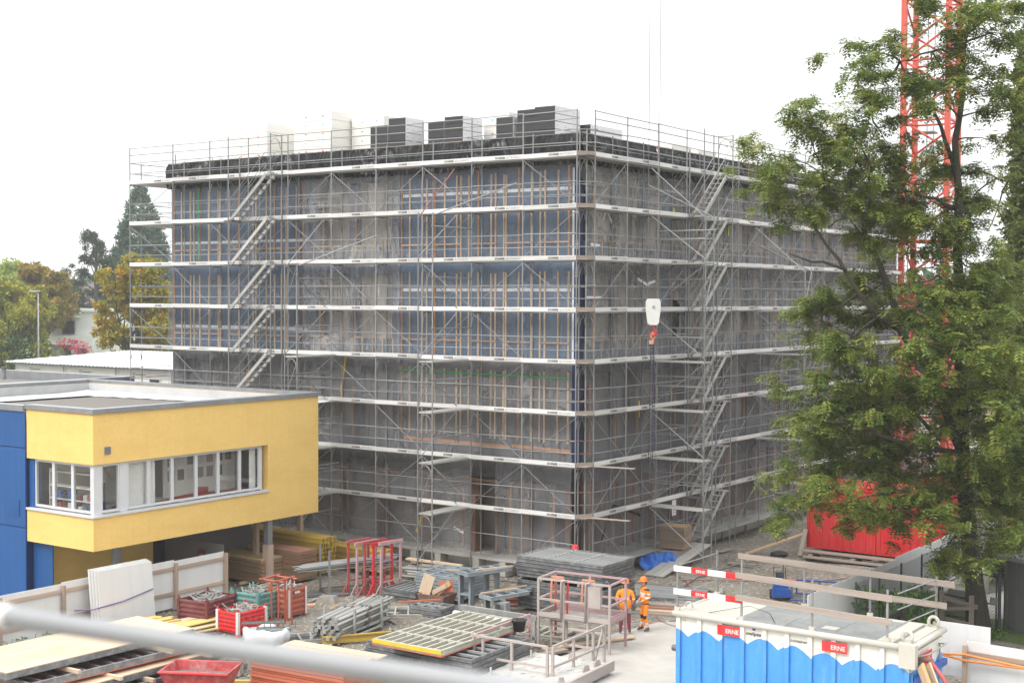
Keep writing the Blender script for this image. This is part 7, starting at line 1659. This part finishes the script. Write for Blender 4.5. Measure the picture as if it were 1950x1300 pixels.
def bend(p, q, g, n=5, amp=.12):
    p, q = Vector(p), Vector(q); L = (q - p).length; out = []
    o1 = Vector(g.normal(size=3)) * amp * L
    for i in range(n + 1): u = i / n; out.append(p.lerp(q, u) + o1 * math.sin(u * math.pi) + (Vector(g.normal(size=3)) * amp * .15 * L if 0 < i < n else Vector()))
    return out

# --- the big locust tree: limbs and clusters in (right, away, up) metres from the trunk foot
def big_tree():
    g = np.random.default_rng(21); k = .01774; base = Vector((14.5, 1.85, 0))
    T = lambda px, py, dep=0.: base + _r * ((px - 1866) * k) + _f * dep + Vector((0, 0, (1203 - py) * k))
    t = thing('locust_tree', 'tall locust tree with feathery leaves and twisting limbs', 'tree', base, local=False)
    b = MB(); limb(b, [T(1870, 1212), T(1866, 1190), T(1858, 1120), T(1848, 1040), T(1838, 950), T(1832, 860)], .37, .23, 14)
    me = b.mesh('trunk', 'bark', True)
    for v in me.vertices:
        if v.co.z < .6: f_ = 1 + .35 * (1 - v.co.z / .6); v.co.x = base.x + (v.co.x - base.x) * f_; v.co.y = base.y + (v.co.y - base.y) * f_
    obj('trunk', me, t)
    L = [([(1832, 870, 0), (1826, 700, .1), (1822, 560, 0), (1815, 430, -.1), (1812, 330, 0), (1818, 230, .1), (1824, 120, .2), (1838, 40, .2), (1860, -30, .2)], .4, .05),
         ([(1834, 880, 0), (1800, 800, -.3), (1740, 680, -.6), (1690, 620, -.8), (1682, 580, -.9), (1650, 500, -1.1), (1625, 460, -1.2), (1618, 400, -1.3), (1575, 390, -1.4), (1545, 370, -1.5)], .3, .06),
         ([(1690, 625, -.8), (1650, 605, -1.2), (1610, 560, -1.5), (1570, 500, -1.7), (1530, 450, -1.8), (1500, 400, -2.)], .19, .05),
         ([(1585, 520, -1.7), (1540, 505, -1.9), (1500, 500, -2.1), (1475, 491, -2.2)], .1, .04),
         ([(1620, 430, -1.2), (1632, 380, -1.), (1640, 330, -.8), (1620, 290, -.8)], .13, .04),
         ([(1812, 345, 0), (1795, 275, .3), (1775, 215, .5), (1740, 225, .6), (1690, 230, .6)], .16, .04),
         ([(1824, 116, .2), (1780, 105, 0), (1740, 115, -.1), (1700, 130, -.2)], .1, .03), ([(1828, 90, .2), (1850, 60, .4), (1880, 30, .5)], .1, .03),
         ([(1821, 170, .15), (1850, 155, .3), (1880, 165, .5), (1910, 160, .6)], .07, .02), ([(1810, 335, 0), (1860, 330, .4), (1900, 342, .6), (1935, 345, .7)], .09, .03),
         ([(1812, 400, 0), (1770, 385, -.4), (1700, 370, -.8), (1650, 360, -1.)], .13, .04), ([(1826, 700, 0), (1780, 640, .8), (1730, 600, 1.2), (1700, 540, 1.4)], .18, .05),
         ([(1828, 720, 0), (1880, 660, .6), (1920, 600, .9)], .16, .04), ([(1834, 860, 0), (1770, 850, -1.0), (1680, 830, -1.8), (1600, 800, -2.2), (1540, 790, -2.4)], .2, .05),
         ([(1838, 930, 0), (1780, 930, -1.2), (1690, 920, -1.9), (1600, 930, -2.3)], .14, .04), ([(1834, 900, 0), (1880, 850, .8), (1930, 830, 1.2)], .16, .04), ([(1650, 605, -1.2), (1600, 640, -1.6), (1545, 610, -2.0)], .08, .03),
         ([(1632, 471, -1.17), (1590, 425, -1.5), (1550, 445, -1.7)], .06, .03), ([(1770, 830, -.8), (1700, 760, -1.5), (1620, 740, -2.)], .12, .04), ([(1836, 1000, 0), (1800, 1010, -1.), (1770, 1050, -1.4)], .07, .03), ([(1700, 229, .6), (1670, 250, .4), (1690, 285, .2)], .05, .02)]
    lp = []
    for pts, r0, r1 in L:
        P = [T(*p) for p in pts]; Q = []
        for i in range(len(P) - 1):
            for u in (0, .5): Q.append(P[i].lerp(P[i + 1], u) + (Vector(g.normal(size=3)) * .05 if u else Vector()))
        Q.append(P[-1]); b = MB(); limb(b, Q, r0 * .55, r1 * .6, 8); b.build('limb', 'bark', t, smooth=True); lp += Q
    C = [(1790, 30, 60, 32), (1760, 8, 40, 25), (1880, 25, 45, 28), (1905, 60, 25, 25), (1820, 80, 60, 30), (1870, 95, 30, 20), (1640, 105, 45, 22), (1690, 95, 40, 20), (1630, 160, 40, 22), (1680, 150, 55, 25), (1700, 200, 60, 25), (1640, 195, 35, 18), (1760, 195, 60, 28), (1780, 150, 45, 25), (1755, 130, 40, 22),
         (1860, 145, 45, 16), (1875, 190, 45, 22), (1890, 225, 28, 12), (1870, 275, 32, 12), (1515, 225, 35, 18), (1500, 245, 40, 12), (1470, 300, 40, 28), (1540, 280, 50, 35), (1450, 330, 20, 30), (1545, 345, 65, 42), (1610, 320, 65, 35), (1680, 290, 55, 25), (1700, 330, 60, 28), (1770, 320, 65, 32), (1580, 260, 45, 18), (1640, 255, 40, 16),
         (1790, 380, 70, 32), (1720, 385, 55, 25), (1870, 330, 30, 18), (1865, 390, 45, 20), (1650, 370, 60, 32), (1490, 400, 28, 35), (1530, 420, 35, 28), (1480, 350, 40, 25), (1600, 380, 50, 30), (1660, 460, 50, 30), (1770, 440, 65, 38), (1840, 440, 55, 35), (1900, 440, 40, 20), (1700, 440, 50, 25), (1720, 420, 40, 25),
         (1660, 540, 45, 25), (1740, 530, 60, 25), (1850, 525, 60, 35), (1905, 510, 35, 25), (1760, 570, 80, 32), (1860, 575, 65, 35), (1930, 610, 40, 50), (1600, 575, 45, 22), (1560, 580, 25, 14), (1690, 600, 60, 28), (1720, 650, 80, 35), (1810, 640, 75, 40), (1900, 680, 60, 45), (1590, 620, 45, 25), (1580, 660, 45, 22),
         (1620, 680, 60, 28), (1600, 730, 70, 32), (1690, 720, 80, 38), (1780, 720, 80, 40), (1860, 740, 75, 42), (1930, 760, 45, 45), (1545, 740, 40, 22), (1560, 790, 55, 30), (1640, 790, 75, 35), (1730, 800, 80, 38), (1820, 800, 75, 38), (1900, 820, 60, 42), (1550, 840, 55, 28), (1620, 860, 75, 32), (1710, 870, 80, 35), (1790, 880, 75, 35), (1870, 890, 65, 40), (1935, 880, 35, 45),
         (1530, 890, 45, 22), (1570, 920, 60, 26), (1650, 930, 75, 30), (1740, 940, 75, 30), (1820, 950, 70, 35), (1895, 950, 55, 40), (1545, 960, 45, 24), (1500, 980, 14, 18), (1610, 975, 40, 18), (1690, 980, 40, 14), (1770, 1000, 50, 28), (1840, 990, 50, 28), (1905, 1000, 35, 26), (1790, 1035, 35, 20), (1930, 1020, 30, 30), (1760, 1050, 20, 14)]
    cl, tw = [], MB()
    for (px, py, rx, ry) in C:
        dep = g.uniform(-1.15, .8) * min(3.2, (1.2 + 2.2 * min(1, max(0, (py - 100) / 700)))); c = T(px, py, dep); rx, ry = rx * k, ry * k
        m_ = max(6, int(rx * ry * (27 if py < 450 else (36 if py < 950 else 22))))
        # a nearby limb point carries the cluster
        q = min(lp, key=lambda a: (a - c).length); limb(tw, bend(q, c, g, 5, .1), .035, .012, 5)
        for _ in range(m_):
            o_ = g.normal(size=3) * .78; cc = c + _r * o_[0] * rx + _f * o_[1] * rx * .9 + Vector((0, 0, o_[2] * ry))
            s = g.uniform(.2, .42); cl.append((*cc, s, s, s * .5))
            if g.random() < .22: limb(tw, bend(c, cc, g, 3, .1), .014, .006, 4)
    tag(tw.build('twigs', 'bark', t, smooth=True), kind='stuff')
    P = leaf_points(cl, 330, g, .95)
    o = obj('crown', spray_mesh('crown', P, .36, 'leaf_robinia', g, 5), t)
    return len(P)
big_tree()

def round_tree(name, label, loc, H, clusters, m, leaf, dens, seed, trunk_r=.3, trunk_h=None, bark='bark_grey', sub=7, aspect=.6, fl=.45):
    """deciduous tree: trunk, limbs to each lobe of the crown, each lobe broken into small leaf clumps"""
    g = np.random.default_rng(seed); t = thing(name, label, 'tree', loc, PHI)
    th = trunk_h or H * .35; b = MB(); limb(b, bend((0, 0, 0), (0, 0, th), g, 5, .03), trunk_r, trunk_r * .7, 10); b.build('trunk', bark, t, smooth=True)
    b = MB(); cl = []
    for c in clusters:
        limb(b, bend((0, 0, min(th * .9, c[2] * .8)), c[:3], g, 5, .07), trunk_r * .45, trunk_r * .1, 6)
        for _ in range(sub):
            d = g.normal(size=3); d /= np.linalg.norm(d); d *= np.array(c[3:6]) * g.uniform(.5, 1.0); s = min(c[3:6]) * g.uniform(fl * .7, fl * 1.2); cl.append((c[0] + d[0], c[1] + d[1], c[2] + d[2], s, s, s * .75))
    b.build('limbs', bark, t, smooth=True)
    obj('crown', leaf_mesh('crown', leaf_points(cl, dens, g, .7), leaf, m, g, aspect), t)
    return t
def lobes(g, n, w_, d, z0, z1, r):
    out = []
    for _ in range(n):
        u = g.uniform(-1, 1); v = g.uniform(-1, 1); q = g.random(); s = math.sin(math.pi * (.18 + .72 * q)) ** .7
        out.append((u * w_ * s, v * d * s, z0 + (z1 - z0) * q, r * g.uniform(.75, 1.2), r * g.uniform(.75, 1.2), r * g.uniform(.6, .95)))
    return out
g_ = np.random.default_rng(4)
V3 = lambda px, dep: CAM + _fw * 0 + (_f + _r * ((px - 975) / 2650)) * dep
def spot(px, dep): p = V3(px, dep); return (p.x, p.y, 0)
round_tree('maple_tree', 'round maple turning orange and gold beside the scaffold end', spot(258, 135), 15, lobes(g_, 34, 3.6, 3.6, 4.8, 14.2, 1.5), 'leaf_maple', .36, 330, 31, .3, 4.5, sub=11)
round_tree('hornbeam_tree', 'wide yellow-green tree behind the street lamp', spot(20, 165), 13, lobes(g_, 30, 3.9, 4, 2.2, 12.0, 1.7), 'leaf_hornbeam', .45, 230, 32, .35, 3, sub=11)
round_tree('oak_tree', 'olive-gold tree rising behind the yellow-green one', spot(80, 195), 16, lobes(g_, 26, 3.3, 3.2, 6.5, 14.8, 1.8), 'leaf_oak', .5, 210, 33, .4, 5, sub=11)
round_tree('lime_tree', 'pale lime-green tree at the far left edge', spot(0, 215), 19, lobes(g_, 22, 6.5, 5, 6, 18.2, 2.3), 'leaf_lime', .55, 190, 34, .4, 6, sub=11)
round_tree('dark_tree', 'dark evergreen tree between the oak and the tiled house', spot(143, 228), 13, lobes(g_, 14, 2.4, 2.4, 5, 13, 1.6), 'leaf_dark', .42, 230, 35, .3, 3, sub=11)
# conifers
def conifer(name, label, loc, H, Rr, m, seed, n, leaf, dens, power=1., z0=.06, cat='tree'):
    g = np.random.default_rng(seed); t = thing(name, label, cat, loc, PHI); b = MB(); limb(b, [(0, 0, 0), (0, 0, H * .5), (0, 0, H * .97)], H * .028, .05, 10); b.build('trunk', 'bark', t, smooth=True)
    cl = []; b = MB()
    for i in range(n):
        u = g.random() ** 1.25; z = H * (z0 + (1 - z0) * u); r_ = Rr * (1 - u) ** power * g.uniform(.62, 1.06) + .2; a = g.uniform(0, 6.283)
        s = max(.35, Rr * .2 * (1.15 - u)) * g.uniform(.7, 1.2); cl.append((r_ * math.cos(a), r_ * math.sin(a), z, s, s, s * .7))
        if i % 4 == 0: limb(b, [(0, 0, z + .3), (r_ * .8 * math.cos(a), r_ * .8 * math.sin(a), z)], .08, .03, 4)
    b.build('limbs', 'bark', t); obj('crown', leaf_mesh('crown', leaf_points(cl, dens, g, .8), leaf, m, g, .4), t); return t
conifer('giant_sequoia', 'tall hazy blue-green conifer behind the scaffold end', spot(268, 235), 29.4, 7.0, 'leaf_sequoia', 41, 1100, .6, 130, .6, .1)
pine = [(-2.8, 0, 14.8, 2.0, 1.8, 1.0), (-1.0, 0, 16.6, 1.5, 1.5, 1.0), (-.2, 0, 18.6, 1.7, 1.6, 1.5), (1.0, 0, 16.8, 1.9, 1.7, 1.2), (-3.2, .5, 12.6, 2.2, 1.8, 1.0), (2.8, 0, 15.0, 2.1, 1.8, 1.2), (3.6, 0, 12.6, 2.2, 1.8, 1.4), (-1.2, 0, 11.6, 1.6, 1.6, .9), (-3.2, 0, 9.4, 1.8, 1.6, 1.0), (1.9, 0, 10.8, 1.8, 1.6, 1.1), (-.9, 0, 20.0, 1.3, 1.3, .9), (4.4, 0, 10.4, 1.8, 1.6, 1.3), (.6, 0, 14.2, 1.6, 1.5, .9), (-4.4, 0, 11.0, 1.4, 1.3, .8)]
round_tree('pine_tree', 'dark Scots pine with reddish trunk in front of the tall conifer', spot(183, 205), 20, pine, 'leaf_pine', .42, 360, 42, .32, 18, 'bark', 11, .35, .5)
conifer('columnar_thuja', 'tall dark columnar evergreen at the right edge', spot(1968, 62), 23.4, 1.25, 'leaf_thuja', 43, 1700, .28, 420, .35, .02)
conifer('broad_thuja', 'broad green evergreen below the columnar one at the right edge', spot(1992, 55), 13.2, 2.0, 'leaf_thuja', 44, 900, .24, 300, .5, .02)
# hedge, shrubs and bushes
def bush(name, label, loc, clusters, m, leaf, dens, seed, group=None, cat='bush', sub=8, fl=.45):
    g = np.random.default_rng(seed); t = thing(name, label, cat, loc, PHI, group=group); b = MB(); cl = []
    for c in clusters:
        limb(b, bend((c[0] * .5, c[1] * .5, 0), c[:3], g, 3, .06), .05, .02, 5)
        for _ in range(sub):
            d = g.normal(size=3); d /= np.linalg.norm(d); d *= np.array(c[3:6]) * g.uniform(.35, 1.); s = min(c[3:6]) * g.uniform(fl * .7, fl * 1.2); cl.append((c[0] + d[0], c[1] + d[1], c[2] + d[2], s, s, s * .8))
    b.build('stems', 'bark_grey', t); obj('foliage', leaf_mesh('foliage', leaf_points(cl, dens, g, .8), leaf, m, g), t); return t
bush('clipped_hedge', 'dark clipped hedge at the left edge in front of the lawn', spot(18, 150), [(x, y, z, .9, .9, .9) for x in np.linspace(-4, 1.8, 5) for y in (-.5, .5) for z in np.linspace(.9, 6.0, 5)], 'leaf_hedge', .3, 120, 51, None, 'hedge', 6)
bush('crimson_bush', 'crimson spindle bush on the lawn, left of the pair', spot(128, 190), [(dx, 0, z, .9, .8, .6) for dx, z in ((-.9, 4.6), (0, 4.9), (.9, 4.7), (1.6, 4.5), (-.4, 4.1), (.8, 4.0))], 'leaf_crimson', .28, 150, 52, 'crimson bushes')
bush('crimson_bush', 'crimson spindle bush on the lawn, right of the pair', spot(153, 188), [(dx, 0, z, .9, .8, .6) for dx, z in ((-.6, 4.1), (0.2, 4.3), (.9, 4.0), (0, 3.5))], 'leaf_crimson', .28, 150, 53, 'crimson bushes')
bush('leafy_shrub', 'leafy green shrub stems beneath the crimson bushes', spot(140, 190), [(dx, 0, z, .8, .7, .7) for dx in (-1.6, -.8, .6, 1.4) for z in (.9, 1.9, 2.9)], 'leaf_hedge', .28, 120, 54)
for i, px in enumerate((90, 117)): bush('columnar_shrub', ['slim yellowing shrub on the lawn beside the lamp', 'slim green shrub on the lawn beside the crimson bushes'][i], spot(px, 188), [(0, 0, z, .55, .55, .7) for z in (.8, 1.8, 2.8, 3.6)], ['leaf_hornbeam', 'leaf_green'][i], .24, 150, 55 + i, 'slim shrubs')
bush('dark_shrub', 'dark green shrub under the maple crown', spot(210, 150), [(dx, 0, z, 1., .9, .8) for dx in (-1.2, 0, 1.2) for z in (1.0, 2.4, 3.4)], 'leaf_dark', .3, 120, 58)
bush('green_shrub', 'fresh green shrub at the foot of the long white hoarding', (12.35, -.6, 0), [(dx, dy, z, .4, .4, .35) for dx in (-.9, -.2, .5, 1.1) for dy in (-.2, .3) for z in (.55, 1.05, 1.4)], 'leaf_green', .17, 110, 57)
bush('weedy_shrub', 'weedy green growth at the foot of the near white hoarding', (18.6, -8.55, 0), [(dx, dy, z, .35, .3, .3) for dx in (-1.2, -.5, .2, .9, 1.6) for dy in (-.2, .2) for z in (.2, .55)], 'leaf_green', .13, 70, 59)
# far wood along the horizon
def far_wood():
    g = np.random.default_rng(61); cl = []
    for i in range(420):
        px = g.uniform(-60, 420); dep = g.uniform(480, 620); p = V3(px, dep); h = g.uniform(9, 17); cl.append((p.x, p.y, h * .55, 6, 6, h * .5))
    for i in range(120):
        px = g.uniform(1500, 2050); dep = g.uniform(150, 260); p = V3(px, dep); h = g.uniform(9, 14); cl.append((p.x, p.y, h * .5, 5, 5, h * .5))
    return leaf_mesh('far_wood', leaf_points(cl, 12, g, .6), 2.2, 'leaf_hedge', g)
tag(obj('far_wood', far_wood()), 'distant hazy wood along the horizon', 'wood', kind='stuff')
# weeds at the foot of the site fences
def tufts():
    g = np.random.default_rng(63); P = []
    for (x0, x1, y0, y1, n) in ((17, 21, -8.5, -8.0, 500), (12, 15.5, 1.0, 2.6, 500), (-9.9, -9.6, -24, -16, 260)):
        P.append(np.stack([g.uniform(x0, x1, n), g.uniform(y0, y1, n), g.uniform(.02, .25, n)], -1))
    return leaf_mesh('weeds', np.concatenate(P), .2, 'leaf_green', g, .3)
tag(obj('weeds', tufts()), 'weeds growing along the foot of the fences', 'weeds', kind='stuff')

# ------------------------------------------------------------------ rail of the viewer's own scaffold, close to the lens
def near(px, py, dep): d = _fw + _R * ((px - 975) / 2650) - _U * ((py - 650) / 2650); return CAM + d * dep
t = thing('near_rail', 'out-of-focus grey scaffold tube crossing the lower left close up', 'scaffold tube', near(0, 1172, 3.3), local=False)
pA, pB = near(-250, 1135, 3.5), near(1150, 1338, 2.35)
M('near_galv', (.28, .285, .29), .5, .3, .1, 6, rnd=0)
rod('tube', pA, pB, .0242, 'near_galv', t)
c = pA.lerp(pB, .145); d = (pB - pA).normalized(); rod('coupler', c - d * .03, c + d * .035, .034, 'paint_yellow', t)
c = pA.lerp(pB, .25); rod('coupler', c - d * .02, c + d * .03, .029, 'paint_white', t)

# ------------------------------------------------------------------ damp autumn air
m = bpy.data.materials.new('haze'); m.use_nodes = True; nt2 = m.node_tree; nt2.nodes.clear()
pv_ = nt2.nodes.new('ShaderNodeVolumePrincipled'); pv_.inputs['Color'].default_value = (.97, .98, 1, 1); pv_.inputs['Density'].default_value = .00038; pv_.inputs['Anisotropy'].default_value = .1
oo = nt2.nodes.new('ShaderNodeOutputMaterial'); nt2.links.new(pv_.outputs[0], oo.inputs['Volume']); MT['haze'] = m
b = MB(); b.rng(-2300, 1700, -450, 2500, -8, 130); hz_ = b.build('haze', 'haze'); tag(hz_, 'thin damp haze hanging over the whole place', 'haze', kind='stuff')
